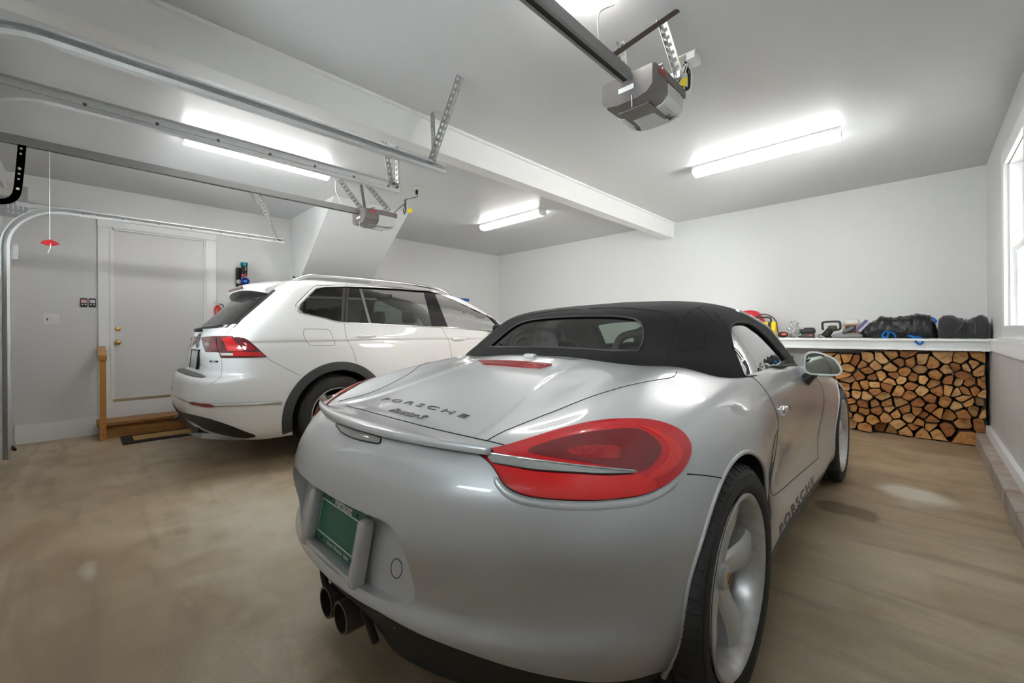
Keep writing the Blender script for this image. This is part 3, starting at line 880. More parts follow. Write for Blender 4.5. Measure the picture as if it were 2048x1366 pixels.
bundle(cq + Vector((0.012, -0.012, -0.01)), (oc.x - 0.028, oc.y - 0.005, ROOM_H - 0.03), (-0.925, 2.23, 2.372), 'white cord bundled with the black cord below the ceiling outlet', CORDW, 2, 0.17, 0.026, 5, 0.003)
o = MB().box((0, 0, 0), (0.045, 0.002, 0.05), Matrix.Rotation(0.75, 3, 'Z') @ Matrix.Rotation(0.25, 3, 'Y')).build('cord_tag', YEL)
tq = on_plane(1366, 163, 2, 2.57); o.location = tq - ray(1366, 163).normalized() * 0.035; tag(o, 'yellow warning tag tied to the cord bundle in the right bay', 'tag')
# ceiling outlet, left bay
ol = V2(806, 372)
olp = Vector((-4.02, 2.62, ROOM_H))
cordset(olp, 'small ceiling outlet behind the track end in the left bay', adapter=False)
coil((olp.x - 0.01, olp.y, ROOM_H - 0.08), (-4.16, 2.40, 2.40), 'black cord hanging in loops behind the left bay opener', CORDB, 2, 0.16, 0.03, 3)
o = MB().box((0, 0, 0), (0.05, 0.002, 0.045), Matrix.Rotation(0.9, 3, 'Z') @ Matrix.Rotation(-0.3, 3, 'Y')).build('cord_tag', YEL)
o.location = (-4.03, 2.53, 2.44); tag(o, 'yellow warning tag tied to the cord in the left bay', 'tag')
# white cords of the lights
a = Vector((p.x + 0.035, p.y + 0.02, ROOM_H - 0.01)); b = on_plane(1197, 84, 0, -1.055)
o = MB().tube(smooth_path([a, (a.x + 0.03, a.y + 0.08, ROOM_H - 0.05), ((a.x + b.x) / 2, (a.y + b.y) / 2, ROOM_H - 0.14), b], 6), 0.004, 6).build('lamp_cord', CORDW, None, True)
tag(o, 'white cord from the bulb holder down to the opener rail', 'cord')
o = MB().tube(smooth_path([(-4.20, 1.74, ROOM_H - 0.03), (-4.20, 1.78, ROOM_H - 0.10), (-4.21, 1.79, ROOM_H - 0.2), (-4.235, 1.86, 2.42)], 6), 0.004, 6).build('lamp_cord', CORDW, None, True)
tag(o, 'white cord from the left bay light down to the opener rail', 'cord')
# opener arm over the left door, release cords
r = empty('opener_arm', (-4.26, -0.27, 2.36), 0, 'black curved perforated steel arm from the opener rail to the left door', 'door arm')
arm = [(0, 0.0, 0.0), (0, -0.006, -0.10), (0, -0.014, -0.22), (0, -0.022, -0.31), (0, -0.034, -0.355), (0, -0.06, -0.385), (0, -0.10, -0.40), (0, -0.19, -0.41)]
P_ = smooth_path(arm, 4); bm = bmesh.new(); L_, R2 = [], []
for i, q in enumerate(P_):
    d = (P_[min(i + 1, len(P_) - 1)] - P_[max(i - 1, 0)]).normalized(); n_ = Vector((1, 0, 0)).cross(d) * 0.019
    L_.append(bm.verts.new(q + n_)); R2.append(bm.verts.new(q - n_))
for i in range(len(P_) - 1): bm.faces.new((L_[i], L_[i + 1], R2[i + 1], R2[i]))
bmesh.ops.solidify(bm, geom=bm.faces[:], thickness=0.005)
MB().bm(bm).build('arm_strip', BLACKP, r)
m = MB()
for t, rr in ((0.03, .006), (0.065, .006), (0.165, .008), (0.20, .006), (0.235, .006), (0.30, .008)):
    m.cyl((-0.004, -0.002 - t * 0.06, -t), (0.009, -0.002 - t * 0.06, -t), rr, 10)
m.build('holes', pm('pale_hole', (0.55, 0.55, 0.55), 0.5), r)
hp = on_plane(100, 485, 0, -4.245)
r = empty('release_handle', (-4.245, hp.y, hp.z), 0, 'red emergency release handle on a thin white cord, left bay', 'handle')
MB().tube([(0, 0, 0.02), (0, 0, 2.35 - hp.z)], 0.0016, 5).build('cord', CORDW, r)
MB().tube(smooth_path([(0.0, 0, 0.01), (0.01, 0.004, -0.03), (-0.02, -0.01, -0.07)], 4), 0.0018, 5).build('cord_end', CORDW, r)
MB().prism([(-0.045, -0.008), (-0.02, -0.02), (0.02, -0.02), (0.045, -0.008), (0.03, 0.008), (0, 0.02), (-0.03, 0.008)], -0.008, 0.008, 'x').build('grip', pm('red_plastic', (0.42, 0.015, 0.02), 0.4), r, 40)
o = MB().tube([(-4.26, 2.09, 2.26), (-4.26, 2.09, 2.08)], 0.0014, 5).build('pull_cord', CORDW); tag(o, 'thin white pull cord hanging below the left bay opener', 'cord')

# ================================================================ on the left wall
sw = empty('light_switch', (XL, -0.222, 1.257), 0, 'cream double switch plate on the left wall, beside the garage door track', 'light switch')
MB().rbox((0.003, 0, 0), (0.006, 0.118, 0.118), 0.003).build('wall_plate', WHITEPL, sw)
MB().rbox((0.009, 0.024, 0), (0.010, 0.034, 0.068), 0.002, Matrix.Rotation(0.08, 3, 'Y')).build('rocker', WHITEPL, sw)
MB().box((0.009, -0.026, 0), (0.012, 0.012, 0.024)).build('toggle', pm('grey_toggle', (0.2, 0.2, 0.19), 0.4), sw)
for k, (yy, lab) in enumerate(((0.018, 'left dark wall control with a red lit panel beside the house door'), (0.083, 'right dark wall control with a white panel beside the house door'))):
    c = empty('wall_control', (XL, yy, 1.442), 0, lab, 'wall control')
    MB().rbox((0.008, 0, 0), (0.016, 0.056, 0.095), 0.008).build('case', DARKPL, c, 40)
    MB().rbox((0.017, 0, 0.014), (0.004, 0.042, 0.036), 0.002).build('push_panel', pm('pink_panel' if k == 0 else 'pale_panel', (0.72, 0.42, 0.40) if k == 0 else (0.62, 0.6, 0.6), 0.3), c)
    for s in (-1, 1): MB().rbox((0.017, s * 0.012, -0.022), (0.004, 0.013, 0.012), 0.002).build('button', WHITEPL, c)
# cordless vacuum on its wall dock
vz, vy = on_plane(483, 545, 0, XL + 0.06).z, on_plane(483, 545, 0, XL + 0.06).y
v = empty('cordless_vacuum', (XL, vy, vz - 0.12), 0, 'black, teal and blue cordless vacuum on a wall dock, right of the house door', 'vacuum cleaner')
MB().rbox((0.02, -0.025, 0.02), (0.04, 0.06, 0.33), 0.01).build('wall_dock', BLACKP, v, 40)
MB().cyl((0.085, 0.025, 0.09), (0.085, 0.025, 0.235), 0.036, 20).build('dust_bin', pm('smoked_bin', (0.015, 0.014, 0.014), 0.15), v, 40)
MB().cyl((0.085, 0.025, 0.205), (0.085, 0.025, 0.25), 0.041, 20).build('teal_cap', pm('teal', (0.0, 0.22, 0.25), 0.25, 0.4), v, 40)
MB().cyl((0.085, 0.025, 0.068), (0.085, 0.025, 0.09), 0.037, 20).build('red_ring', pm('magenta_red', (0.5, 0.03, 0.08), 0.3, 0.3), v, 40)
m = MB(); m.ball((0.095, 0.028, 0.0), 0.044, 24, 12, sc=(0.9, 1, 1))
for k in range(15):
    a = 2 * pi * k / 15; m.box((0.115, 0.028 + 0.044 * cos(a), 0.044 * sin(a)), (0.05, 0.012, 0.012), Matrix.Rotation(-a, 3, 'X'))
m.build('cyclone', pm('cyclone_blue', (0.03, 0.035, 0.36), 0.25, 0.5), v, 40)
MB().cyl((0.13, 0.028, 0.0), (0.142, 0.028, 0.0), 0.02, 16).build('hub', pm('cyan_metal', (0.02, 0.2, 0.45), 0.25, 0.5), v)
MB().ball((0.06, -0.03, -0.005), 0.03, 14, 8).build('grey_body', pm('pale_grey', (0.5, 0.5, 0.52), 0.35), v, True)
MB().rbox((0.06, 0.0, -0.10), (0.05, 0.05, 0.14), 0.012).build('handle', BLACKP, v, 40)
m = MB(); m.box((0.122, 0.035, 0.165), (0.003, 0.008, 0.03)); m.box((0.122, 0.03, 0.15), (0.003, 0.02, 0.006)); m.box((0.122, 0.028, 0.19), (0.003, 0.008, 0.012))
m.build('white_marks', WHITEPL, v)
# fire extinguisher
fe = on_plane(436, 612, 0, XL + 0.08)
f = empty('fire_extinguisher', (XL, fe.y, fe.z - 0.28), 0, 'small red fire extinguisher on the left wall behind the white car', 'fire extinguisher')
MB().lathe([(0, 0), (0.036, 0), (0.040, 0.006), (0.040, 0.24), (0.034, 0.265), (0.018, 0.283), (0.014, 0.29), (0, 0.29)], (0.07, 0, 0), 24).build('cylinder', pm('extinguisher_red', (0.55, 0.01, 0.012), 0.2, coat=0.5), f, 40)
m = MB(); m.cyl((0.07, 0, 0.285), (0.07, 0, 0.315), 0.013, 12); m.bar((0.07, -0.045, 0.335), (0.07, 0.04, 0.345), 0.014, 0.004); m.bar((0.07, -0.045, 0.318), (0.07, 0.0, 0.318), 0.014, 0.004); m.cyl((0.07, 0.0, 0.31), (0.07, 0.0, 0.35), 0.006, 8)
m.build('valve_handle', GALV, f)
MB().tube(smooth_path([(0.07, 0.012, 0.305), (0.075, 0.045, 0.30), (0.08, 0.062, 0.26), (0.08, 0.058, 0.20)], 5), 0.006, 8).build('hose', BLACKP, f, True)
MB().box((0.012, 0, 0.15), (0.024, 0.05, 0.10)).build('wall_hook', GALV, f)
# step, handrail, mat at the house door
st = empty('wooden_step', (XL + 0.02, 0.62, 0), 0, 'orange stained wooden step under the house door', 'step')
MB().rbox((0.215, 0, 0.155), (0.33, 1.03, 0.036), 0.006).build('tread', DECKW, st)
MB().box((0.335, 0, 0.07), (0.03, 0.98, 0.135)).build('riser', DECKW, st)
for s in (-1, 1): MB().box((0.19, s * 0.475, 0.068), (0.28, 0.035, 0.134)).build('side_board', PINE, st)
hr = empty('handrail', (XL + 0.428, 0.15, 0), 0, 'orange wooden post with a sloping handrail beside the house door', 'handrail')
pz = on_plane(212, 718, 0, XL + 0.415).z
MB().box((0.0, 0, pz / 2), (0.036, 0.05, pz)).build('post', PINE, hr)
MB().bar((0.03, 0.0, pz + 0.012), (-0.40, 0.0, pz + 0.10), 0.062, 0.055).build('rail', PINE, hr)
MB().cyl((0.018, 0.0, 0.06), (0.024, 0.0, 0.06), 0.006, 8).cyl((0.018, 0.0, 0.11), (0.024, 0.0, 0.11), 0.006, 8).build('screws', MATS['dark_bolt'], hr)
mt = empty('doormat', (XL + 0.62, 0.78, 0.0), 0, 'black rubber mat with a tan centre in front of the wooden step', 'mat')
MB().rbox((0, 0, 0.007), (0.42, 1.0, 0.014), 0.004).build('rubber_border', RUBBER, mt)
MB().box((0.0, 0, 0.0155), (0.25, 0.82, 0.004)).build('centre', pm('coir', (0.50, 0.30, 0.11), 0.9, bump=(200, 0.4), noise=(60, 0.5)), mt)
# bottom corner of the left door: floor seal and a short black pipe
o = MB().tube([(-5.56, -0.42, 0.145), (-5.42, -0.40, 0.15), (-5.36, -0.39, 0.15)], [0.008, 0.013, 0.012], 8).build('hose_end', RUBBER, None, True); tag(o, 'short black hose end by the foot of the curved door track', 'hose')
# ================================================================ shelf on the back wall
SX0, SY, SZ = -2.95, 5.65, 1.008
sh = empty('wall_shelf', (XR, SY, 0), 0, 'long white shelf along the back wall, carrying tools and black bags', 'shelf')
SHP = pm('shelf_paint', (0.80, 0.80, 0.79), 0.35, noise=(5, 0.3))
SHG = pm('shelf_grey', (0.66, 0.67, 0.665), 0.4, noise=(5, 0.3))
L = XR - SX0
MB().rbox((-L / 2, 0.285, SZ - 0.013), (L, 0.60, 0.026), 0.006).build('shelf_board', SHP, sh)
MB().box((-L / 2, 0.012, SZ - 0.06), (L, 0.02, 0.07)).build('front_apron', SHG, sh)
MB().box((-L / 2, 0.006, SZ - 0.1), (L, 0.03, 0.024)).build('lower_strip', SHP, sh)
for s in (-L + 0.03, -L * 0.55):
    MB().box((s, 0.3, SZ / 2 - 0.05), (0.05, 0.5, SZ - 0.12)).build('support_panel', SHG, sh)
def on_shelf(name, x, y, label, cat, rz=0.0, group=None):
    return empty(name, (x, y, SZ), rz, label, cat, group)
# red round bag
b = on_shelf('racket_bag', -1.60, 5.96, 'red rounded bag with white script on the shelf, behind the yellow inflator', 'bag')
prof = sp2([(-0.20, 0.0), (-0.20, 0.20), (-0.10, 0.32), (0.04, 0.345), (0.13, 0.30), (0.20, 0.16), (0.20, 0.0)], 6, False)
bm = bmesh.new(); vs = [bm.verts.new((x, 0, z)) for x, z in prof]; f = bm.faces.new(vs)
ex = bmesh.ops.extrude_face_region(bm, geom=[f]); bmesh.ops.translate(bm, verts=[v for v in ex['geom'] if isinstance(v, bmesh.types.BMVert)], vec=(0, 0.11, 0))
bmesh.ops.bevel(bm, geom=[e for e in bm.edges if abs(e.verts[0].co.y - e.verts[1].co.y) < 1e-5], offset=0.02, segments=3, affect='EDGES')
MB().bm(bm).build('bag_body', pm('red_nylon', (0.52, 0.015, 0.03), 0.5, bump=(120, 0.1)), b, 40)
me = text_mesh('Giants', 0.052, 0.001, 0.0012, 0.25)
me.transform(Matrix.Translation((0.075, -0.003, 0.255)) @ Matrix.Rotation(0.35, 4, 'Y') @ Matrix.Rotation(pi / 2, 4, 'X'))
link('lettering', me, WHITEPL, b)
# yellow battery inflator
d = on_shelf('inflator', -1.385, 5.84, 'yellow and black portable power tool inflator with a top handle on the shelf', 'power tool')
YLW = pm('tool_yellow', (0.86, 0.56, 0.0), 0.38); TB = pm('tool_black', (0.02, 0.02, 0.02), 0.5)
MB().rbox((-0.02, 0, 0.105), (0.17, 0.15, 0.17), 0.018).build('case', YLW, d, 40)
MB().rbox((0.078, 0, 0.10), (0.028, 0.155, 0.185), 0.008).build('black_band', TB, d, 40)
MB().rbox((0.112, 0, 0.105), (0.045, 0.14, 0.175), 0.015).build('end_case', YLW, d, 40)
MB().rbox((0.0, 0, 0.01), (0.25, 0.16, 0.024), 0.008).build('base', TB, d, 40)
MB().tube(smooth_path([(-0.10, 0, 0.18), (-0.09, 0, 0.23), (-0.06, 0, 0.245), (0.05, 0, 0.245), (0.075, 0, 0.23), (0.08, 0, 0.18)], 5), 0.011, 10).build('carry_handle', TB, d, True)
MB().tube(smooth_path([(-0.11, 0.03, 0.16), (-0.10, 0.03, 0.24), (-0.03, 0.03, 0.285), (0.06, 0.03, 0.265), (0.13, 0.0, 0.20), (0.15, -0.02, 0.10), (0.165, -0.02, 0.03)], 6), 0.006, 8).build('air_hose', TB, d, True)
for t, s, z in (('DEWALT', 0.036, 0.148), ('20V MAX', 0.020, 0.118), ('20', 0.045, 0.075)):
    me = text_mesh(t, s, 0.0008, 0.0012); me.transform(Matrix.Translation((0.005 if t != '20' else 0.035, -0.0762, z)) @ Matrix.Rotation(pi / 2, 4, 'X'))
    link('lettering', me, TB, d)
# small round black and red inflator nozzle
q = on_shelf('tape_reel', -1.17, 5.78, 'small black oval tool with a red button beside the yellow inflator', 'tool')
MB().ball((0, 0, 0.036), 0.055, 20, 12, sc=(1, 0.6, 0.64)).build('body', TB, q, True)
MB().ball((0.012, -0.022, 0.040), 0.030, 16, 10, sc=(1, 0.6, 0.5)).build('button', pm('coral', (0.75, 0.10, 0.07), 0.4), q, True)
def crumple(name, size, mat, parent, seed, freq, amp, z0=0.0, sub=5, fl=1.0, c=(0, 0, 0)):
    """crumpled closed bag: displaced ball flattened on its support"""
    from mathutils import noise as N
    bm = bmesh.new(); bmesh.ops.create_icosphere(bm, subdivisions=sub, radius=1)
    for v in bm.verts:
        p = v.co.copy(); o = Vector((seed * 3.7, seed * 1.3, seed))
        n1 = N.noise(p * freq + o); n2 = abs(N.noise(p * freq * 2.3 + o * 2)); n3 = abs(N.noise(Vector((p.x * freq * 3, p.y * freq * 5, p.z * freq * 3)) + o))
        k = 1 + amp * (n1 - 1.1 * n2 - 0.6 * n3)
        q = Vector((p.x * size[0], p.y * size[1], p.z * size[2])) * k
        v.co = Vector((q.x + c[0], q.y + c[1], max(z0, q.z + size[2] * fl + c[2])))
    return MB().bm(bm).build(name, mat, parent, True)
cl = on_shelf('plastic_bag', -1.075, 5.84, 'crumpled clear plastic bag of small parts on the shelf', 'bag')
crumple('bag_film', (0.07, 0.045, 0.10), glass('clear_film', (0.90, 0.91, 0.92), 0.3, 0.30), cl, 3, 1.4, 0.34)
m = MB(); random.seed(2)
for k in range(14): m.rbox((random.uniform(-.06, .06), random.uniform(-.03, .03), 0.008), (0.016, 0.01, 0.012), 0.003, Matrix.Rotation(random.uniform(0, 3), 3, 'Z'), seg=1)
m.build('fittings', pm('small_parts', (0.15, 0.15, 0.16), 0.4), cl)
bt = on_shelf('battery_charger', -0.925, 5.78, 'low black battery charger block on the shelf, right of the clear bag', 'charger')
MB().rbox((-0.005, 0, 0.075), (0.14, 0.10, 0.05), 0.01).rbox((0.01, 0, 0.105), (0.09, 0.08, 0.022), 0.006).build('charger_body', TB, bt, 40)
MB().rbox((0, 0, 0.027), (0.12, 0.09, 0.05), 0.012).build('base', pm('charger_grey', (0.07, 0.07, 0.07), 0.5), bt, 40)
MB().tube(smooth_path([(-0.06, -0.03, 0.02), (-0.08, -0.05, 0.012), (-0.03, -0.07, 0.006), (0.05, -0.06, 0.006), (0.075, -0.05, 0.006)], 5), 0.005, 6).build('cable', TB, bt, True)
MB().box((0.03, -0.048, 0.03), (0.03, 0.006, 0.012)).build('red_latch', MATS['coral'], bt)
fl = on_shelf('work_light', -0.72, 5.80, 'black work light with a square handle frame on the shelf', 'lamp')
MB().tube(smooth_path([(-0.07, 0, 0.09), (-0.075, 0, 0.15), (-0.06, 0, 0.175), (0.06, 0, 0.18), (0.082, 0, 0.16), (0.082, 0, 0.10), (0.05, 0, 0.09)], 5), 0.011, 10).build('handle_frame', TB, fl, True)
MB().rbox((0.015, 0.0, 0.105), (0.08, 0.07, 0.065), 0.015).build('lamp_head', pm('olive_black', (0.035, 0.04, 0.025), 0.4), fl, 40)
MB().cyl((0.005, 0, 0.10), (-0.045, -0.04, 0.02), 0.033, 16, 0.04).build('grip', TB, fl, 40)
MB().rbox((0.02, 0, 0.012), (0.13, 0.09, 0.024), 0.008).build('base', TB, fl, 40)
MB().tube(smooth_path([(-0.07, -0.02, 0.03), (-0.10, -0.03, 0.035), (-0.105, -0.05, 0.01), (-0.06, -0.06, 0.008)], 4), 0.004, 6).build('cord', TB, fl)
cu = on_shelf('heat_tool', -0.545, 5.84, 'white and tan box holding a grey nozzle, between work light and purple box', 'tool')
m = MB(); m.rbox((0, 0.02, 0.10), (0.15, 0.12, 0.20), 0.045, seg=4); m.build('white_shell', pm('off_white', (0.72, 0.70, 0.66), 0.4, noise=(10, 0.5)), cu, 40)
m = MB(); 
for c, dd in (((0, -0.042, 0.145), (0.12, 0.02, 0.02)), ((0, -0.042, 0.045), (0.12, 0.02, 0.02)), ((-0.055, -0.042, 0.095), (0.02, 0.02, 0.10)), ((0.055, -0.042, 0.095), (0.02, 0.02, 0.10))): m.rbox(c, dd, 0.006)
m.build('tan_rim', pm('tan_plastic', (0.40, 0.25, 0.16), 0.5), cu, 40)
MB().box((0, -0.040, 0.095), (0.09, 0.006, 0.08)).build('opening', pm('dark_brown', (0.05, 0.03, 0.02), 0.6), cu)
MB().cyl((0.01, -0.03, 0.11), (-0.06, -0.10, 0.055), 0.024, 16, 0.014).build('grey_nozzle', pm('grey_rubber', (0.14, 0.15, 0.17), 0.4), cu, 40)
gb = on_shelf('grey_tray', -0.57, 5.72, 'flat grey padded strip lying at the front of the shelf', 'strip')
MB().rbox((0, 0, 0.022), (0.26, 0.07, 0.044), 0.02, seg=3).build('strip_body', pm('grey_fabric', (0.22, 0.22, 0.23), 0.7), gb, 40)
pb = on_shelf('detergent_box', -0.445, 5.80, 'purple and white striped packet leaning against the black bag', 'packet')
R3 = Matrix.Rotation(-0.9, 3, 'Y')
MB().rbox((0.0, 0, 0.125), (0.14, 0.03, 0.058), 0.004, R3).build('packet', pm('purple_card', (0.10, 0.06, 0.20), 0.35), pb)
m = MB()
for k, o_ in enumerate((0.014, 0.025)): m.box(Vector((0, -0.0165, 0.135)) + R3 @ Vector((0, 0, -o_ + 0.002)), (0.138, 0.002, 0.006), R3)
m.build('white_stripes', WHITEPL, pb)
# shiny black rubbish bag and black duffel bag
TRASH = pm('rubbish_bag_film', (0.016, 0.016, 0.017), 0.24, bump=(26, 0.9))
def heap(name, outline_top, y0, wd, mat, parent, seed, amp=0.02, n=140, m_=26):
    """soft bag lying along x: cross-sections between a top outline and the shelf, with folds"""
    from mathutils import noise as N
    xs = [p[0] for p in outline_top]; G = []
    for i in range(n + 1):
        x = xs[0] + (xs[-1] - xs[0]) * i / n
        k = max(j for j in range(len(xs)) if xs[j] <= x + 1e-9); k = min(k, len(xs) - 2)
        t = (x - xs[k]) / (xs[k + 1] - xs[k]); t = t * t * (3 - 2 * t)
        h = outline_top[k][1] * (1 - t) + outline_top[k + 1][1] * t
        e = min(1, min(i, n - i) / 16.0); e = sqrt(max(0, 1 - (1 - e) ** 2))
        row = []
        for j in range(m_):
            a = 2 * pi * j / m_
            c_, s_ = cos(a), sin(a)
            yy = wd * c_ * (0.25 + 0.75 * e) * min(1.0, 0.30 + 3.4 * h); zz = h * 0.40 + h * 0.60 * s_
            q = Vector((x * 7 + zz * 5 + seed, yy * 9, zz * 11 - x * 3)); w1 = N.noise(q * 0.6) * 0.6
            d_ = abs(N.noise(q + Vector((w1, w1, 0)))) + 0.5 * abs(N.noise(q * 2.1 + Vector((0, w1 * 2, 3)))) - 0.3
            d2 = abs(N.noise(Vector((x * 8 + zz * 14 + w1 * 3, yy * 6, zz * 16 - x * 9 + seed))))
            k2 = amp * (d_ * 1.7 + d2 * 0.7)
            row.append((x, y0 + yy - c_ * k2, max(0.0, zz - s_ * k2)))
        G.append(row)
    vs = [q for r_ in G for q in r_]; fs = [(i * m_ + j, (i + 1) * m_ + j, (i + 1) * m_ + (j + 1) % m_, i * m_ + (j + 1) % m_) for i in range(n) for j in range(m_)]
    fs += [tuple(range(m_)), tuple(n * m_ + j for j in reversed(range(m_)))]
    return MB().add(vs, fs).build(name, mat, parent, True)
tb = on_shelf('rubbish_bag', 0, 5.84, 'shiny black rubbish bag with blue ties lying on the shelf, left of the duffel bag', 'bag')
def outline(pts, y, x_shift=0.0):
    out = []
    for px, py in pts:
        q = on_plane(px, py, 1, y); out.append((q.x + x_shift, max(0.02, q.z - SZ)))
    return out
heap('bag_film', outline([(1720, 668), (1732, 652), (1744, 643), (1764, 631.5), (1773, 631.5), (1786, 636), (1803, 632.5), (1824, 628.5), (1846, 625), (1858, 628), (1868, 640), (1876, 662)], 5.84), 0, 0.13, TRASH, tb, 3.1, 0.022)
BLU = pm('blue_tie', (0.0, 0.22, 0.72), 0.35)
def ribbon(mb, pts, w=0.018, t=0.0015):
    P = smooth_path(pts, 6); bm = bmesh.new(); A, B = [], []
    for i, q in enumerate(P):
        d = (P[min(i + 1, len(P) - 1)] - P[max(i - 1, 0)]).normalized(); s = d.cross(Vector((0, 1, 0.15))).normalized() * w / 2
        A.append(bm.verts.new(q + s)); B.append(bm.verts.new(q - s))
    for i in range(len(P) - 1): bm.faces.new((A[i], A[i + 1], B[i + 1], B[i]))
    bmesh.ops.solidify(bm, geom=bm.faces[:], thickness=t)
    return mb.bm(bm)
ribbon(MB(), [(-0.24, -0.14, 0.07), (-0.27, -0.165, 0.06), (-0.285, -0.17, 0.02), (-0.25, -0.175, 0.012), (-0.235, -0.17, 0.06), (-0.20, -0.17, 0.05), (-0.185, -0.175, 0.012)]).build('blue_tie', BLU, tb)
ribbon(MB(), [(-0.10, -0.15, 0.03), (-0.06, -0.185, 0.018), (-0.045, -0.205, -0.02), (-0.015, -0.206, -0.055), (0.01, -0.205, -0.03), (0.0, -0.20, 0.006), (-0.05, -0.18, 0.020)]).build('blue_tie', BLU, tb)
ribbon(MB(), [(0.07, -0.10, 0.20), (0.085, -0.13, 0.19), (0.10, -0.14, 0.165), (0.085, -0.15, 0.15)]).build('blue_tie', BLU, tb)
db = on_shelf('duffel_bag', 0, 5.86, 'matte black soft duffel bag lying on the shelf beside the window', 'bag')
heap('bag_cloth', outline([(1874, 660), (1878, 636), (1888, 630), (1905, 631), (1920, 635.6), (1934, 639.5), (1946, 633.5), (1961, 630), (1973, 634), (1979, 648), (1983, 660)], 5.87), 0, 0.14, pm('black_cloth', (0.028, 0.029, 0.032), 0.75, sheen=0.3, bump=(90, 0.15)), db, 8.4, 0.02)
for pts in ([(0.23, -0.12, 0.05), (0.255, -0.15, 0.10), (0.28, -0.15, 0.15), (0.30, -0.12, 0.185)], [(0.35, -0.13, 0.04), (0.352, -0.145, 0.12), (0.345, -0.11, 0.19)]):
    MB().tube(smooth_path(pts, 5), 0.004, 6).build('piping', pm('grey_piping', (0.10, 0.10, 0.105), 0.6), db, True)
o = tag(MB().rbox((0, 0, 0), (0.07, 0.05, 0.02), 0.004).build('small_case', DARKPL), 'tiny dark box in the corner of the shelf by the window', 'box'); o.location = (0.40, 6.10, SZ + 0.010)

# ================================================================ firewood under the shelf
def log_mat():
    m = bpy.data.materials.new('split_wood_end'); m.use_nodes = True
    n, l = m.node_tree.nodes, m.node_tree.links; b = n['Principled BSDF']; b.inputs['Roughness'].default_value = 0.75
    tc = n.new('ShaderNodeTexCoord'); oi = n.new('ShaderNodeObjectInfo')
    wv = n.new('ShaderNodeTexWave'); wv.wave_type = 'RINGS'; wv.rings_direction = 'Y'; wv.inputs['Scale'].default_value = 18; wv.inputs['Distortion'].default_value = 4; wv.inputs['Detail'].default_value = 3
    mp = n.new('ShaderNodeMapping'); l.new(tc.outputs['Object'], mp.inputs[0]); mp.inputs['Location'].default_value = (0.05, 0, 0.03)
    l.new(mp.outputs[0], wv.inputs['Vector'])
    ns = n.new('ShaderNodeTexNoise'); ns.inputs['Scale'].default_value = 26; ns.inputs['Detail'].default_value = 6; l.new(tc.outputs['Object'], ns.inputs['Vector'])
    cr = n.new('ShaderNodeValToRGB'); cr.color_ramp.elements[0].color = (0.36, 0.13, 0.035, 1); cr.color_ramp.elements[1].color = (0.74, 0.46, 0.20, 1)
    e = cr.color_ramp.elements.new(0.5); e.color = (0.60, 0.29, 0.085, 1)
    l.new(oi.outputs['Random'], cr.inputs[0])
    x = n.new('ShaderNodeMix'); x.data_type = 'RGBA'; x.blend_type = 'MULTIPLY'; x.inputs[7].default_value = (0.70, 0.60, 0.50, 1)
    r1 = n.new('ShaderNodeMapRange'); r1.inputs[4].default_value = 0.28; l.new(wv.outputs['Fac'], r1.inputs[0]); l.new(r1.outputs[0], x.inputs[0]); l.new(cr.outputs[0], x.inputs[6])
    y = n.new('ShaderNodeMix'); y.data_type = 'RGBA'; y.blend_type = 'MULTIPLY'; y.inputs[7].default_value = (0.55, 0.36, 0.22, 1)
    r2 = n.new('ShaderNodeMapRange'); r2.inputs[1].default_value = 0.48; r2.inputs[2].default_value = 0.75; l.new(ns.outputs[0], r2.inputs[0]); l.new(r2.outputs[0], y.inputs[0]); l.new(x.outputs[2], y.inputs[6])
    l.new(y.outputs[2], b.inputs['Base Color'])
    bp = n.new('ShaderNodeBump'); bp.inputs['Strength'].default_value = 0.5; bp.inputs['Distance'].default_value = 0.01; l.new(ns.outputs[0], bp.inputs['Height']); l.new(bp.outputs[0], b.inputs['Normal'])
    return m
LOGE = log_mat(); BARK = pm('bark', (0.07, 0.04, 0.022), 0.9, noise=(20, 1.0), col2=(0.26, 0.13, 0.055), bump=(40, 0.8))
seeds = [(85,185),(215,160),(330,190),(455,180),(640,185),(770,120),(930,105),(860,215),(1005,215),(1130,210),(1110,300),(760,290),(225,290),(415,230),(550,250),(460,320),
 (190,370),(370,380),(530,400),(635,385),(790,375),(925,345),(890,435),(1030,410),(1150,430),(215,430),(740,450),(1290,240),(1435,160),(1450,310),(1310,375),(1620,180),(1870,140),
 (1565,275),(1700,270),(1775,250),(1640,375),(1860,310),(1490,430),(1590,450),(1270,490),(1735,480),(1905,490),(1955,470),(330,520),(420,500),(540,500),(180,520),(710,520),(1000,505),
 (860,570),(310,610),(560,580),(1135,570),(1335,560),(1475,560),(1570,590),(1680,565),(1790,550),(980,625),(200,620),(450,640),(640,650),(1240,660),(1920,610),(1660,665),
 (240,700),(420,740),(550,740),(700,735),(870,735),(1105,720),(1440,710),(1560,760),(1720,710),(1880,720),(180,780),(280,775),(410,820),(590,815),(740,815),(930,800),(1250,790),
 (1090,825),(215,870),(365,895),(520,920),(690,890),(790,850),(990,910),(1330,840),(1470,875),(1640,845),(1785,815),(1930,850),(1160,870),(1250,920),(1100,970),(250,960),
 (170,970),(420,1010),(640,1030),(840,990),(1245,1010),(1450,1040),(1660,990),(1880,990),(945,1080),(1130,1090),(1320,1070),(1680,1130),(740,1065),(1060,1040)]
LY = 5.86
W_ = []
for sx, sy in seeds:
    p = on_plane(1660 + sx / 6.206, 690 + sy / 6.206, 1, LY); W_.append((p.x, p.z))
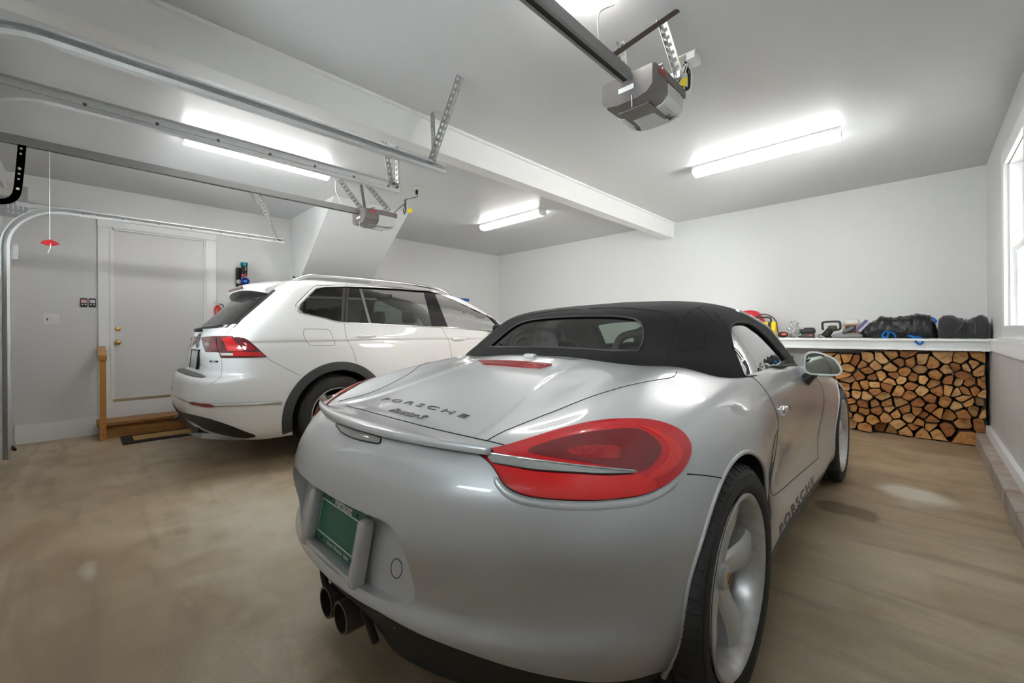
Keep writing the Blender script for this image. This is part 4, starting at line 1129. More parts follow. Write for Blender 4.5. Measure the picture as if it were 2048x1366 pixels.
# logs hidden behind the silver car's mirror and door
random.seed(11)
for k in range(10): W_.append((-0.76 + random.uniform(-.04, .04), 0.08 + 0.085 * k))
x0, x1, z0, z1 = -0.84, 0.425, 0.004, 0.885
def clip(poly, a, b, c):   # keep a*x+b*z<=c
    out = []
    for i in range(len(poly)):
        p, q = poly[i], poly[(i + 1) % len(poly)]; fp, fq = a * p[0] + b * p[1] - c, a * q[0] + b * q[1] - c
        if fp <= 0: out.append(p)
        if fp * fq < 0: t = fp / (fp - fq); out.append((p[0] + (q[0] - p[0]) * t, p[1] + (q[1] - p[1]) * t))
    return out
firsts = True
for i, s in enumerate(W_):
    topz = z1 - (0.0 if s[0] > -0.5 else 0.05)
    cell = [(x0, z0), (x1, z0), (x1, topz), (x0, topz)]
    for j, t in enumerate(W_):
        if i == j: continue
        dx, dz = t[0] - s[0], t[1] - s[1]
        if dx * dx + dz * dz > 0.16: continue
        cell = clip(cell, dx, dz, (t[0] ** 2 + t[1] ** 2 - s[0] ** 2 - s[1] ** 2) / 2)
        if len(cell) < 3: break
    cell = clip(cell, 0, 1, s[1] + 0.085); cell = clip(cell, 0, -1, -(s[1] - 0.085)); cell = clip(cell, 1, 0, s[0] + 0.10); cell = clip(cell, -1, 0, -(s[0] - 0.10))
    if len(cell) < 3: continue
    # shrink, drop near-duplicate corners, wobble
    cx, cz = sum(p[0] for p in cell) / len(cell), sum(p[1] for p in cell) / len(cell)
    q = []
    for p in cell:
        d_ = sqrt((p[0] - cx) ** 2 + (p[1] - cz) ** 2) + 1e-6; k = max(0.5, (d_ - 0.005) / d_)
        k *= random.uniform(0.84, 1.0)
        r = (cx + (p[0] - cx) * k + random.uniform(-.005, .005), cz + (p[1] - cz) * k + random.uniform(-.005, .005))
        if not q or (abs(r[0] - q[-1][0]) + abs(r[1] - q[-1][1])) > 0.012: q.append(r)
    if len(q) < 3: continue
    # round one or two corners the way a bark side is round
    rr = []
    n_ = len(q); st = random.randrange(n_)
    for k in range(n_):
        a, b, c = q[k - 1], q[k], q[(k + 1) % n_]
        f = 0.32 if (k - st) % n_ < max(1, n_ // 3) else 0.05
        p1 = (b[0] + (a[0] - b[0]) * f, b[1] + (a[1] - b[1]) * f); p2 = (b[0] + (c[0] - b[0]) * f, b[1] + (c[1] - b[1]) * f)
        pm_ = ((p1[0] + p2[0] + b[0] * 1.2) / 3.2, (p1[1] + p2[1] + b[1] * 1.2) / 3.2)
        for t in (p1, pm_, p2): rr.append((t[0] - cx, t[1] - cz))
    y0 = random.choice([random.uniform(-0.05, 0.02), random.uniform(-0.03, 0.10)])
    n2 = len(rr)
    tw = random.uniform(-.02, .02)
    vs = [(a * 0.985, y0, b * 0.985) for a, b in rr] + [(a, y0 + 0.006, b) for a, b in rr] + [(a * 0.96, y0 + 0.36, b * 0.96) for a, b in rr]
    fs = [tuple(range(n2))] + [(k, k + n2, (k + 1) % n2 + n2, (k + 1) % n2) for k in range(n2)] + [(k + n2, k + 2 * n2, (k + 1) % n2 + 2 * n2, (k + 1) % n2 + n2) for k in range(n2)] + [tuple(2 * n2 + k for k in reversed(range(n2)))]
    mb = MB(); mb.add(vs, fs, 1); mb.m[0] = 0
    for k in range(1, n2 + 1): mb.m[k] = 0
    o = mb.build('firewood_log', [LOGE, BARK]); o.location = (cx, LY, cz)
    tag(o, 'split firewood log, one of the stack of pale cut ends under the white shelf', 'firewood', 'firewood stacked under the shelf')
# step ladder beyond the white car
ld = empty('step_ladder', (XL + 0.20, 5.02, 0), 0, 'white step ladder with a blue top against the left wall, seen through the white car', 'ladder')
LAD = pm('ladder_white', (0.62, 0.66, 0.62), 0.4)
for s in (-1, 1):
    MB().bar((0.22, s * 0.25, 0), (0.0, s * 0.15, 1.70), 0.03, 0.07).build('front_rail', LAD, ld)
    MB().bar((-0.15, s * 0.24, 0), (-0.03, s * 0.15, 1.66), 0.025, 0.04).build('rear_rail', LAD, ld)
for k in range(6):
    z = 0.26 + 0.26 * k; t = z / 1.7
    MB().box((0.22 - 0.22 * t, 0, z), (0.08, 0.46 - 0.2 * t, 0.022)).build('step', LAD, ld)
MB().rbox((0.0, 0, 1.71), (0.16, 0.36, 0.05), 0.01).build('top_cap', pm('ladder_blue', (0.02, 0.12, 0.42), 0.4), ld)
MB().rbox((0.035, 0.0, 1.60), (0.02, 0.24, 0.16), 0.01).build('blue_panel', MATS['ladder_blue'], ld)
# ================================================================ shared car pieces
SEAM = pm('panel_gap', (0.01, 0.01, 0.01), 0.6)
TYRE = pm('tyre_rubber', (0.030, 0.029, 0.028), 0.62, noise=(40, 0.5), col2=(0.045, 0.042, 0.038), bump=(150, 0.06))
WELL = pm('wheel_well', (0.012, 0.012, 0.012), 0.8)
CHROME = pm('chrome', (0.82, 0.82, 0.82), 0.08, 1.0)
def make_tyre(R, W, rim_r, parent, side=1, blocks=72, mat=TYRE, lettering=None):
    """tyre turned about the local X axis, outer face towards +X*side; shoulder blocks cut into the tread"""
    n = 144
    h = W / 2
    prof = [(rim_r - 0.008, -h * 0.80), (rim_r + 0.004, -h * 0.90), (rim_r + 0.35 * (R - rim_r), -h * 1.0), (rim_r + 0.65 * (R - rim_r), -h * 0.99), (R - 0.018, -h * 0.93), (R - 0.006, -h * 0.84),
            (R - 0.001, -h * 0.70), (R, -h * 0.46), (R - 0.007, -h * 0.44), (R - 0.007, -h * 0.40), (R, -h * 0.38), (R, -h * 0.10), (R - 0.007, -h * 0.08), (R - 0.007, -h * 0.03), (R, -h * 0.01)]
    prof = prof + [(a, -b) for a, b in reversed(prof)]
    m = MB(); m.lathe(prof, (0, 0, 0), n, Matrix.Rotation(pi / 2, 3, 'Y'), closed=True)
    # shoulder sipes as thin dark cuts standing a hair proud of the shoulder
    for k in range(blocks):
        a = 2 * pi * k / blocks
        for s in (-1, 1):
            pts = []
            for (r_, x_) in ((R + 0.0006, h * 0.50), (R + 0.0002, h * 0.70), (R - 0.0045, h * 0.84), (R - 0.0165, h * 0.935)):
                aa = a + 0.02 * (x_ / h - 0.5)
                pts.append((s * x_, r_ * cos(aa), r_ * sin(aa)))
            m.tube(pts, 0.0017, 4, True, 1)
    o = m.build('tyre', [mat, SEAM], parent, 40)
    m = MB()
    for rr in (rim_r + 0.012, R - 0.030):
        m.lathe([(rr, h * 0.985 * side), (rr + 0.002, (h * 0.985 + 0.0015) * side), (rr + 0.004, h * 0.985 * side)], (0, 0, 0), 96, Matrix.Rotation(pi / 2, 3, 'Y'))
    m.build('sidewall_ribs', mat, o, True)
    return o
def disc_brake(parent, x, R, side):
    m = MB().cyl((x - 0.012 * side, 0, 0), (x, 0, 0), R, 48); m.cyl((x, 0, 0), (x + 0.03 * side, 0, 0), R * 0.45, 32)
    m.build('brake_disc', pm('disc_steel', (0.28, 0.27, 0.26), 0.35, 0.9), parent, 40)
    m = MB(); m.rbox((x - 0.005 * side, R * 0.72, 0.03), (0.05, 0.07, 0.17), 0.015)
    m.build('brake_caliper', pm('caliper_black', (0.03, 0.03, 0.03), 0.4), parent, 40)
def spoke_loft(mb, stations):
    """spoke as a loft: each station (r, angle offset, half width, x front, x back)"""
    vs, fs = [], []
    K = 8
    for (r, a, hw, xf, xb) in stations:
        c = Vector((0, r * cos(a), r * sin(a))); t = Vector((0, -sin(a), cos(a)))
        e = hw * 0.72; dx = (xf - xb)
        for (u, x) in ((-hw, xb), (-hw, xf - dx * 0.25), (-e, xf - dx * 0.04), (-e * 0.3, xf), (e * 0.3, xf), (e, xf - dx * 0.04), (hw, xf - dx * 0.25), (hw, xb)):
            vs.append(c + t * u + Vector((x, 0, 0)))
    S = len(stations)
    for i in range(S - 1):
        for k in range(K):
            fs.append((i * K + k, i * K + (k + 1) % K, (i + 1) * K + (k + 1) % K, (i + 1) * K + k))
    fs += [tuple(range(K)), tuple((S - 1) * K + k for k in range(K))]
    return mb.add(vs, fs)
def arch_r(R, a, shrink):
    """arch radius at angle a; the rear lower quarter draws in towards the tyre"""
    d = math.degrees(a) % 360
    t = min(1, max(0, (d - 100) / 75)) if d < 290 else 0
    return R - shrink * t * t * (3 - 2 * t)
def arch_cut(y, z, R, x_in, x_out, shrink=0.0):
    """wheel well cutters for both sides"""
    m = MB()
    for s in (-1, 1):
        pts = [(y + arch_r(R, a, shrink) * cos(a), z + arch_r(R, a, shrink) * sin(a)) for a in [2 * pi * k / 72 for k in range(72)]]
        m.prism(pts, s * x_in, s * x_out, 'x')
    return m
def split_faces(o, pred, name, mat, parent):
    """move the faces that satisfy pred(center) into a mesh of their own"""
    me = o.data
    bm = bmesh.new(); bm.from_mesh(me)
    sel = [f for f in bm.faces if pred(f.calc_center_median(), f)]
    bm2 = bmesh.new(); bm2.from_mesh(me); bm2.faces.ensure_lookup_table()
    ids = {f.index for f in sel}
    bmesh.ops.delete(bm2, geom=[f for f in bm2.faces if f.index not in ids], context='FACES')
    m2 = bpy.data.meshes.new(name); bm2.to_mesh(m2); bm2.free()
    bmesh.ops.delete(bm, geom=sel, context='FACES'); bm.to_mesh(me); bm.free()
    m2.materials.clear()
    o2 = link(name, m2, mat, parent, True)
    m2.polygons.foreach_set('material_index', [0] * len(m2.polygons))
    return o2
# ================================================================ silver convertible
SILVER = pm('silver_paint', (0.62, 0.62, 0.625), 0.36, 0.42, coat=1.0, noise=(900, 0.25), col2=(0.55, 0.55, 0.56))
CLOTH = pm('black_hood_cloth', (0.012, 0.011, 0.0112), 0.9, noise=(9, 0.6), col2=(0.020, 0.017, 0.0165), bump=(420, 0.25), sheen=0.12)
BX = Matrix.Translation((-1.275, 1.367, 0.0))
car = empty('convertible_car', (-1.275, 1.367, 0), 0, 'silver two-seat convertible with a black cloth roof and red tail lamps, nearest car', 'car')
def bx_zc(Y):
    xs = [-1.2, -0.80, -0.70, -0.53, -0.35, -0.15, 0.0, 0.12, 0.3, 0.6, 1.0, 1.4, 1.8, 2.2, 2.6, 3.0, 3.5]
    zs = [0.765, 0.797, 0.818, 0.846, 0.888, 0.938, 0.966, 0.985, 0.99, 0.965, 0.94, 0.93, 0.905, 0.86, 0.79, 0.70, 0.56]
    return float(cspline(xs, np.array(zs)[:, None], [Y])[0, 0])
def bx_h(X, Y):
    """height of the upper body"""
    c = bx_zc(Y); a = abs(X)
    rear = 1 / (1 + math.exp((Y - 0.75) / 0.12))
    front = 1 / (1 + math.exp(-(Y - 1.9) / 0.15))
    z = c - 0.085 * (a / 0.8) ** 2.2 * rear - 0.03 * (a / 0.8) ** 2 * (1 - rear)
    z += rear * 0.032 * math.exp(-((a - 0.66) / 0.13) ** 2 - ((Y + 0.02) / 0.45) ** 2)
    z += front * 0.055 * math.exp(-((a - 0.68) / 0.14) ** 2 - ((Y - 2.5) / 0.7) ** 2)
    return z
# outline at bumper height, inward direction, and (inset, z) per level from sill to shoulder
BX_ST = [
 # X, Y, inward(x,y), spine Y, [(inset, z) x 9]
 (0.000, -0.880, 0, 1, 0.32, [(.110,.185),(.056,.290),(.006,.386),(.022,.445),(.000,.570),(.012,.655),(.038,.715),(.072,.760),(.120,.795)]),
 (0.240, -0.860, .10, 1, 0.33, [(.110,.185),(.056,.290),(.006,.386),(.022,.445),(.000,.570),(.012,.655),(.038,.715),(.072,.760),(.120,.795)]),
 (0.450, -0.802, -.36, .93, 0.34, [(.110,.185),(.054,.290),(.006,.386),(.022,.445),(.000,.570),(.012,.655),(.038,.715),(.072,.762),(.122,.800)]),
 (0.610, -0.715, -.60, .80, 0.36, [(.105,.185),(.046,.290),(.004,.386),(.020,.448),(.000,.575),(.011,.658),(.036,.722),(.074,.774),(.130,.815)]),
 (0.740, -0.592, -.78, .62, 0.38, [(.095,.185),(.038,.280),(.002,.378),(.014,.448),(.000,.585),(.011,.670),(.036,.742),(.078,.798),(.140,.840)]),
 (0.828, -0.440, -.91, .42, 0.41, [(.085,.185),(.032,.275),(.002,.372),(.008,.460),(.000,.595),(.012,.690),(.038,.768),(.084,.828),(.155,.866)]),
 (0.878, -0.260, -.98, .20, 0.45, [(.078,.185),(.030,.290),(.011,.385),(.002,.500),(.000,.605),(.014,.710),(.042,.795),(.094,.856),(.172,.890)]),
 (0.898, -0.070, -1, .05, 0.50, [(.075,.185),(.028,.290),(.012,.385),(.001,.500),(.001,.615),(.016,.728),(.048,.815),(.100,.876),(.178,.904)]),
 (0.902, 0.100, -1, 0, 0.56, [(.075,.180),(.028,.285),(.012,.385),(.001,.500),(.002,.620),(.018,.735),(.050,.825),(.098,.888),(.160,.915)]),
 (0.893, 0.340, -1, 0, 0.64, [(.078,.150),(.028,.250),(.022,.385),(.018,.500),(.010,.620),(.018,.735),(.045,.830),(.080,.893),(.122,.922)]),
 (0.872, 0.580, -1, 0, 0.74, [(.070,.130),(.018,.235),(.034,.385),(.036,.500),(.018,.620),(.012,.735),(.028,.825),(.054,.888),(.088,.924)]),
 (0.855, 0.900, -1, 0, 0.95, [(.065,.130),(.008,.230),(.042,.380),(.040,.500),(.016,.620),(.004,.725),(.014,.815),(.038,.880),(.072,.922)]),
 (0.850, 1.300, -1, 0, 1.30, [(.065,.130),(.006,.230),(.042,.380),(.040,.500),(.016,.620),(.004,.715),(.014,.800),(.040,.865),(.078,.910)]),
 (0.855, 1.700, -1, 0, 1.70, [(.065,.130),(.010,.230),(.030,.380),(.028,.500),(.012,.610),(.006,.700),(.020,.778),(.055,.842),(.110,.880)]),
 (0.872, 2.100, -1, 0, 2.10, [(.070,.175),(.018,.260),(.010,.380),(.006,.490),(.002,.590),(.010,.670),(.034,.740),(.078,.795),(.150,.825)]),
 (0.880, 2.475, -1, 0, 2.45, [(.080,.180),(.022,.270),(.004,.380),(.000,.480),(.002,.570),(.014,.645),(.042,.710),(.092,.762),(.170,.788)]),
 (0.852, 2.850, -1, -.18, 2.78, [(.090,.185),(.026,.270),(.004,.360),(.000,.445),(.006,.525),(.022,.595),(.056,.655),(.110,.700),(.190,.728)]),
 (0.735, 3.150, -.80, -.60, 2.98, [(.090,.185),(.028,.260),(.004,.340),(.000,.415),(.010,.485),(.032,.545),(.074,.598),(.140,.640),(.230,.672)]),
 (0.450, 3.335, -.35, -.94, 3.04, [(.090,.185),(.030,.255),(.006,.325),(.000,.390),(.012,.450),(.040,.508),(.090,.560),(.160,.603),(.250,.640)]),
 (0.000, 3.400, 0, -1, 3.06, [(.090,.185),(.030,.255),(.006,.325),(.000,.385),(.012,.445),(.040,.500),(.090,.552),(.160,.597),(.250,.635)]),
]
net = []
for (X, Y, ix, iy, sy, lv) in BX_ST:
    L_ = sqrt(ix * ix + iy * iy); ix, iy = ix / L_, iy / L_
    row = [(X + ix * a, Y + iy * a, z) for a, z in lv]
    bx0, by0 = row[-1][0], row[-1][1]
    k0 = row[-1][2] - bx_h(bx0, by0)
    for t in (0.12, 0.27, 0.44, 0.62, 0.81, 1.0):
        x = bx0 * (1 - t); y = by0 + (sy - by0) * t
        row.append((x, y, bx_h(x, y) + k0 * max(0, 1 - t * 3) ** 2))
    net.append(row)
G = net_surface(net, 14, 12)
# raised centre of the deck lid, between two soft creases
aX, aY = np.abs(G[:, :, 0]), G[:, :, 1]
def sst(a, b, x):
    t = np.clip((x - a) / (b - a), 0, 1); return t * t * (3 - 2 * t)
wl_ = 0.235 + 0.26 * np.clip(-aY - 0.05, 0, 1)
G[:, :, 2] += 0.009 * (1 - sst(wl_, wl_ + 0.035, aX)) * sst(-0.085, -0.055, aY) * (G[:, :, 2] > 0.80) * (1 - sst(0.05, 0.12, aY))
G[:, :, 2] += -0.006 * (1 - sst(wl_, wl_ + 0.035, aX)) * sst(-0.66, -0.60, aY) * (1 - sst(-0.14, -0.085, aY)) * (G[:, :, 2] > 0.80)
body_me = grid_solid(G)
SK = Skin(body_me, BX)
body = link('body', body_me, [SILVER, WELL], car, True)
AR, AF = (0.012, 0.347, 0.374), (2.475, 0.345, 0.372)
for (ya, za, ra) in (AR, AF):
    m = arch_cut(ya, za, ra, 0.50, 1.2, 0.026 if ya < 1 else 0.0); me = m.mesh(); me.materials.append(WELL); boolean(body, me)
# licence plate recess
rq = [h[0] for h in (SK.px(q) for q in [(735, 1029), (765, 1042), (788, 1062), (809, 1106), (822, 1150), (829, 1185)]) if h]
rq = [(p.x, p.z) for p in rq] + [(rq[-1].x - 0.012, 0.437), (rq[-1].x - 0.06, 0.425), (0.25, 0.418)]
rec = sp2([(0, rq[0][1] + 0.004)] + rq + [(0, 0.415)] + [(-a, b) for a, b in rq[::-1]], 5)
V_, F_ = fill2d(rec, 0.04)
def rec_y(x, z): return -0.812 + 0.20 * x * x + (z - 0.505) * 0.20
bm = bmesh.new(); A_ = [bm.verts.new((x, -1.2, z)) for x, z in V_]; B_ = [bm.verts.new((x, rec_y(x, z), z)) for x, z in V_]
ed = {}
for f in F_:
    bm.faces.new([A_[i] for i in f]); bm.faces.new([B_[i] for i in reversed(f)])
    for a, b in zip(f, f[1:] + f[:1]): ed[(a, b)] = 1
for a, b in ed:
    if (b, a) not in ed: bm.faces.new((A_[b], A_[a], B_[a], B_[b]))
me = MB().bm(bm).mesh(); me.materials.append(SILVER); boolean(body, me)
# exhaust notch
m = MB().prism([(-0.20, 0.10), (-0.15, 0.335), (0.15, 0.335), (0.20, 0.10)], -1.2, -0.60, 'y'); me = m.mesh(); me.materials.append(WELL); boolean(body, me)
# cockpit
m = MB().prism([(-0.70, 0.36), (-0.70, 1.2), (0.70, 1.2), (0.70, 0.36)], 0.33, 1.86, 'y'); me = m.mesh(); me.materials.append(pm('cabin_black', (0.02, 0.02, 0.02), 0.7)); boolean(body, me)
body.data.set_sharp_from_angle(angle=radians(40))
# black lower part: everything under a line that drops from the plate to the wheels
def lowline(x, y):
    a_ = abs(x); zr = 0.392 - 0.10 * max(0, a_ - 0.3) - 0.45 * max(0, a_ - 0.5) ** 1.5
    t = min(1, max(0, (y + 0.42) / 0.25)); t = t * t * (3 - 2 * t)
    return zr * (1 - t) + 0.165 * t
nx, ny = 48, 110
gx = [-1.15 + 2.3 * i / nx for i in range(nx + 1)]; gy = [-1.15 + 4.8 * j / ny for j in range(ny + 1)]
bm = bmesh.new(); Tp = [[bm.verts.new((x, y, lowline(x, y))) for y in gy] for x in gx]; Bt = [[bm.verts.new((x, y, -0.2)) for y in gy] for x in gx]
for i in range(nx):
    for j in range(ny):
        bm.faces.new((Tp[i][j], Tp[i + 1][j], Tp[i + 1][j + 1], Tp[i][j + 1])); bm.faces.new((Bt[i][j + 1], Bt[i + 1][j + 1], Bt[i + 1][j], Bt[i][j]))
for i in range(nx):
    bm.faces.new((Bt[i][0], Bt[i + 1][0], Tp[i + 1][0], Tp[i][0])); bm.faces.new((Tp[i][ny], Tp[i + 1][ny], Bt[i + 1][ny], Bt[i][ny]))
for j in range(ny):
    bm.faces.new((Tp[0][j], Tp[0][j + 1], Bt[0][j + 1], Bt[0][j])); bm.faces.new((Bt[nx][j], Bt[nx][j + 1], Tp[nx][j + 1], Tp[nx][j]))
me = MB().bm(bm).mesh(); me.materials.append(WELL)
TRB = pm('satin_black_trim', (0.022, 0.022, 0.021), 0.45)
dif_me = body.data.copy()
boolean(body, me)
dif = link('lower_diffuser', dif_me, None, car); boolean(dif, me, 'INTERSECT')
dif.data.materials.clear(); dif.data.materials.append(TRB); dif.data.polygons.foreach_set('material_index', [0] * len(dif.data.polygons))
for v in dif.data.vertices: v.co.x *= 0.985; v.co.y = 1.2 + (v.co.y - 1.2) * 0.992; v.co.z -= 0.0015
body.data.set_sharp_from_angle(angle=radians(40)); dif.data.set_sharp_from_angle(angle=radians(40))
# ---- wheel arch lips
m = MB()
for (ya, za, ra) in (AR, AF):
    for sg in (-1, 1):
        pts = []
        for k in range(49):
            a = radians(-25) + radians(230) * k / 48
            rq_ = arch_r(ra, a, 0.026 if ya < 1 else 0.0) + 0.006
            h = SK.side((ya + rq_ * cos(a), za + rq_ * sin(a)), sg)
            if h and h[0].x * sg > 0.6: pts.append(h[0] + Vector((-sg * 0.004, 0, 0)))
        m.tube(pts, 0.0085, 8)
m.build('wheel_arch_lip', SILVER, car, True)
# ---- wheels
def bx_rim(parent, R, side, half):
    """five spoke alloy with a deep polished lip; turned about X"""
    RM = pm('alloy_silver', (0.72, 0.72, 0.72), 0.3, 0.45, coat=0.5)
    LIP = bpy.data.materials.get('pitted_rim') or pm('pitted_rim', (0.72, 0.715, 0.71), 0.30, 0.55, noise=(22, 1.0), col2=(0.46, 0.43, 0.40), bump=(60, 0.04))
    rot = Matrix.Rotation(pi / 2 * side, 3, 'Y')
    o_ = half
    prof = [(R, o_ * 1.0), (R + 0.004, o_ + 0.004), (R - 0.004, o_ + 0.009), (R - 0.012, o_ + 0.004), (R - 0.018, o_ - 0.012), (R - 0.026, o_ - 0.035), (R - 0.032, o_ - 0.11), (R - 0.034, -o_ * 0.9), (R + 0.002, -o_)]
    rim = MB().lathe([(a, b) for a, b in prof], (0, 0, 0), 96, rot).build('rim', LIP, parent, 50)
    m = MB()
    for q in range(5):
        a = 2 * pi * q / 5 + 0.06
        s = side; xf = o_ * s
        st = [(0.035, a, 0.038, xf - 0.052 * s, xf - 0.105 * s), (0.075, a, 0.040, xf - 0.046 * s, xf - 0.100 * s), (0.115, a, 0.043, xf - 0.040 * s, xf - 0.090 * s),
              (0.155, a, 0.048, xf - 0.030 * s, xf - 0.082 * s), (0.195, a, 0.055, xf - 0.026 * s, xf - 0.080 * s), (R - 0.030, a, 0.064, xf - 0.026 * s, xf - 0.085 * s)]
        spoke_loft(m, st)
        sp = MB(); spoke_loft(sp, st); sp.build('spoke', RM, rim, 35)
    m = MB().lathe([(0.0, o_ - 0.052), (0.030, o_ - 0.052), (0.055, o_ - 0.058), (0.066, o_ - 0.075), (0.068, o_ - 0.11), (0, o_ - 0.11)], (0, 0, 0), 40, rot)
    m.build('hub', RM, rim, 40)
    m = MB()
    for q in range(5):
        a = 2 * pi * q / 5 + 0.06 + pi / 5
        m.cyl((side * (o_ - 0.09), 0.062 * cos(a), 0.062 * sin(a)), (side * (o_ - 0.060), 0.062 * cos(a), 0.062 * sin(a)), 0.011, 10)
    m.build('wheel_bolts', pm('bolt_dark', (0.10, 0.10, 0.10), 0.4, 0.8), rim, 40)
    cap = MB().lathe([(0, o_ - 0.030), (0.025, o_ - 0.031), (0.034, o_ - 0.036), (0.036, o_ - 0.055), (0, o_ - 0.055)], (0, 0, 0), 40, rot).build('centre_cap', RM, rim, 40)
    # gold crest on the cap
    sh_ = sp2([(-0.013, 0.016), (0, 0.019), (0.013, 0.016), (0.014, 0.0), (0.010, -0.012), (0, -0.021), (-0.010, -0.012), (-0.014, 0.0)], 4)
    xx = side * (o_ - 0.0285)
    MB().prism([(y, z) for y, z in sh_], xx - side * 0.004, xx, 'x').build('crest', pm('crest_gold', (0.72, 0.50, 0.14), 0.3, 0.9), cap)
    m = MB(); xc_ = xx + side * 0.0004
    for y0_, z0_ in ((0.006, 0.007), (-0.006, -0.006)): m.box((xc_, y0_, z0_), (0.001, 0.010, 0.010))
    m.build('crest_red', pm('crest_red', (0.35, 0.03, 0.02), 0.4), cap)
    MB().rbox((xc_, 0, 0.0), (0.0016, 0.009, 0.011), 0.002).build('crest_centre', BLACKP, cap)
    return rim
for (lab, y, z, x, W, R) in (('r', 0.0, 0.346, 0.765, 0.262, 0.346), ('f', 2.475, 0.336, 0.755, 0.236, 0.336)):
    for s in (1, -1):
        wl_ = empty('wheel'); wl_.parent = car; wl_.location = (s * x, y, z)
        t_ = make_tyre(R, W, 0.256, wl_, s, 64)
        bx_rim(wl_, 0.256, s, W / 2 - 0.012)
        disc_brake(wl_, -0.02 * s, 0.16, s)
# ---- cloth roof
CLOTH.node_tree.nodes['Principled BSDF'].inputs['Specular IOR Level'].default_value = 0.05
def top_net():
    #        z_rear  Yr    z_side  W     z_f    Yf    Wf
    lv = [(0.955, 0.105, 0.905, 0.800, 0.86, 1.93, 0.705), (0.992, 0.145, 0.950, 0.790, 0.93, 1.84, 0.69), (1.035, 0.215, 1.010, 0.765, 1.00, 1.73, 0.665), (1.100, 0.300, 1.090, 0.720, 1.08, 1.61, 0.632),
          (1.162, 0.378, 1.157, 0.668, 1.147, 1.51, 0.59), (1.209, 0.475, 1.203, 0.610, 1.190, 1.45, 0.545), (1.236, 0.605, 1.233, 0.525, 1.217, 1.39, 0.475), (1.254, 0.74, 1.254, 0.395, 1.239, 1.33, 0.37), (1.266, 0.86, 1.267, 0.22, 1.256, 1.25, 0.2)]
    N = []
    fr = [(0, 0, 0), (.32, .004, 0), (.62, .035, .10), (.84, .10, .35), (.955, .20, .7)]
    for a, dy, t in fr:
        N.append([(a * W, Yr + dy * (W / 0.8), zr * (1 - t) + zs * t) for zr, Yr, zs, W, zf, Yf, Wf in lv])
    for t in (0.14, 0.34, 0.58, 0.8):
        N.append([((W * (1 - t ** 2) + Wf * t ** 2), (Yr + 0.26 * (W / 0.8)) * (1 - t) + (Yf - 0.09 * Wf / 0.7) * t, zs + (zf - zs) * t ** 2) for zr, Yr, zs, W, zf, Yf, Wf in lv])
    for a, dy in ((.97, .065), (.82, .028), (.45, .004), (0, 0)):
        N.append([(a * Wf, Yf - dy * Wf / 0.7, zf) for zr, Yr, zs, W, zf, Yf, Wf in lv])
    out = []
    for k, row in enumerate(N):
        y = 0.95 + 0.22 * k / (len(N) - 1)
        out.append(row + [(row[-1][0] * 0.45, row[-1][1] * 0.45 + y * 0.55, 1.272), (0, y, 1.274)])
    return np.array(out)
NT = top_net()
GT = net_surface(NT, 9, 7)
top_me = grid_solid(GT)
TK = Skin(top_me, BX)
top = link('cloth_roof', top_me, [CLOTH], car, True)
GI = GT.copy(); GI[:, :, 0] *= 0.955; GI[:, :, 1] = 1.05 + (GI[:, :, 1] - 1.05) * 0.955; GI[:, :, 2] -= 0.030
LIN = pm('roof_lining', (0.03, 0.03, 0.032), 0.8)
me = grid_solid(GI); me.materials.append(LIN); boolean(top, me)
sw = [(1461.5, 672), (1462, 655), (1470, 646.5), (1484, 644.5), (1501, 648.5), (1526, 668), (1551, 695), (1571, 721), (1582, 740), (1560, 744.5), (1536, 748.5), (1510, 752.2), (1491, 753), (1481, 733), (1469, 703)]
side_poly = []
for q in sw:
    h = TK.px(q)
    if h: side_poly.append((h[0].y, h[0].z))
SIDE_POLY = side_poly
m = MB().prism(side_poly, -1.2, 1.2, 'x'); me = m.mesh(); me.materials.append(CLOTH); boolean(top, me)
rg = [(984, 694), (1003, 679), (1025, 663), (1046, 649), (1066, 640.5), (1100, 636), (1150, 633), (1200, 632), (1245, 632.5), (1280, 634.5), (1297, 638), (1308, 645), (1312.5, 655), (1311, 670), (1306, 683), (1298, 694), (1288, 701), (1275, 704), (1200, 699.5), (1100, 695), (1040, 694)]
rp = []
for q in rg:
    h = TK.px(q)
    if h: rp.append((h[0].x, h[0].z))
# make the opening symmetric: mean of both halves by angle
def sym_poly(P, n=40):
    cz = sum(z for _, z in P) / len(P); out = []
    def rad(a):
        best = None
        for (x0_, z0_), (x1_, z1_) in zip(P, P[1:] + P[:1]):
            dx, dz = cos(a), sin(a); ex, ez = x1_ - x0_, z1_ - z0_; den = dx * ez - dz * ex
            if abs(den) < 1e-9: continue
            t = ((x0_) * ez - (z0_ - cz) * ex) / den; u = ((x0_) * dz - (z0_ - cz) * dx) / den
            if t > 0 and -1e-6 <= u <= 1 + 1e-6: best = t if best is None else max(best, t)
        return best or 0.1
    for k in range(n):
        a = 2 * pi * k / n; r = (rad(a) + rad(pi - a)) / 2; out.append((r * cos(a), cz + r * sin(a)))
    return out
rp = sym_poly(sp2(rp, 5), 110)
m = MB().prism(rp, -0.4, 0.62, 'y'); me = m.mesh(); me.materials.append(CLOTH); boolean(top, me)
m = MB().prism([(-0.63, 0.965), (0.63, 0.965), (0.53, 1.185), (0.3, 1.205), (-0.3, 1.205), (-0.53, 1.185)], 1.42, 2.3, 'y'); me = m.mesh(); me.materials.append(CLOTH); boolean(top, me)
top.data.set_sharp_from_angle(angle=radians(45))
GT1 = glass('car_glass', (0.52, 0.60, 0.56), 0.0)
def scale_poly(P, k):
    cx, cy = sum(p[0] for p in P) / len(P), sum(p[1] for p in P) / len(P); return [(cx + (a - cx) * k, cy + (b - cy) * k) for a, b in P]
V_, F_ = fill2d(scale_poly(rp, 1.02), 0.03); P_ = [TK.back(v) for v in V_]
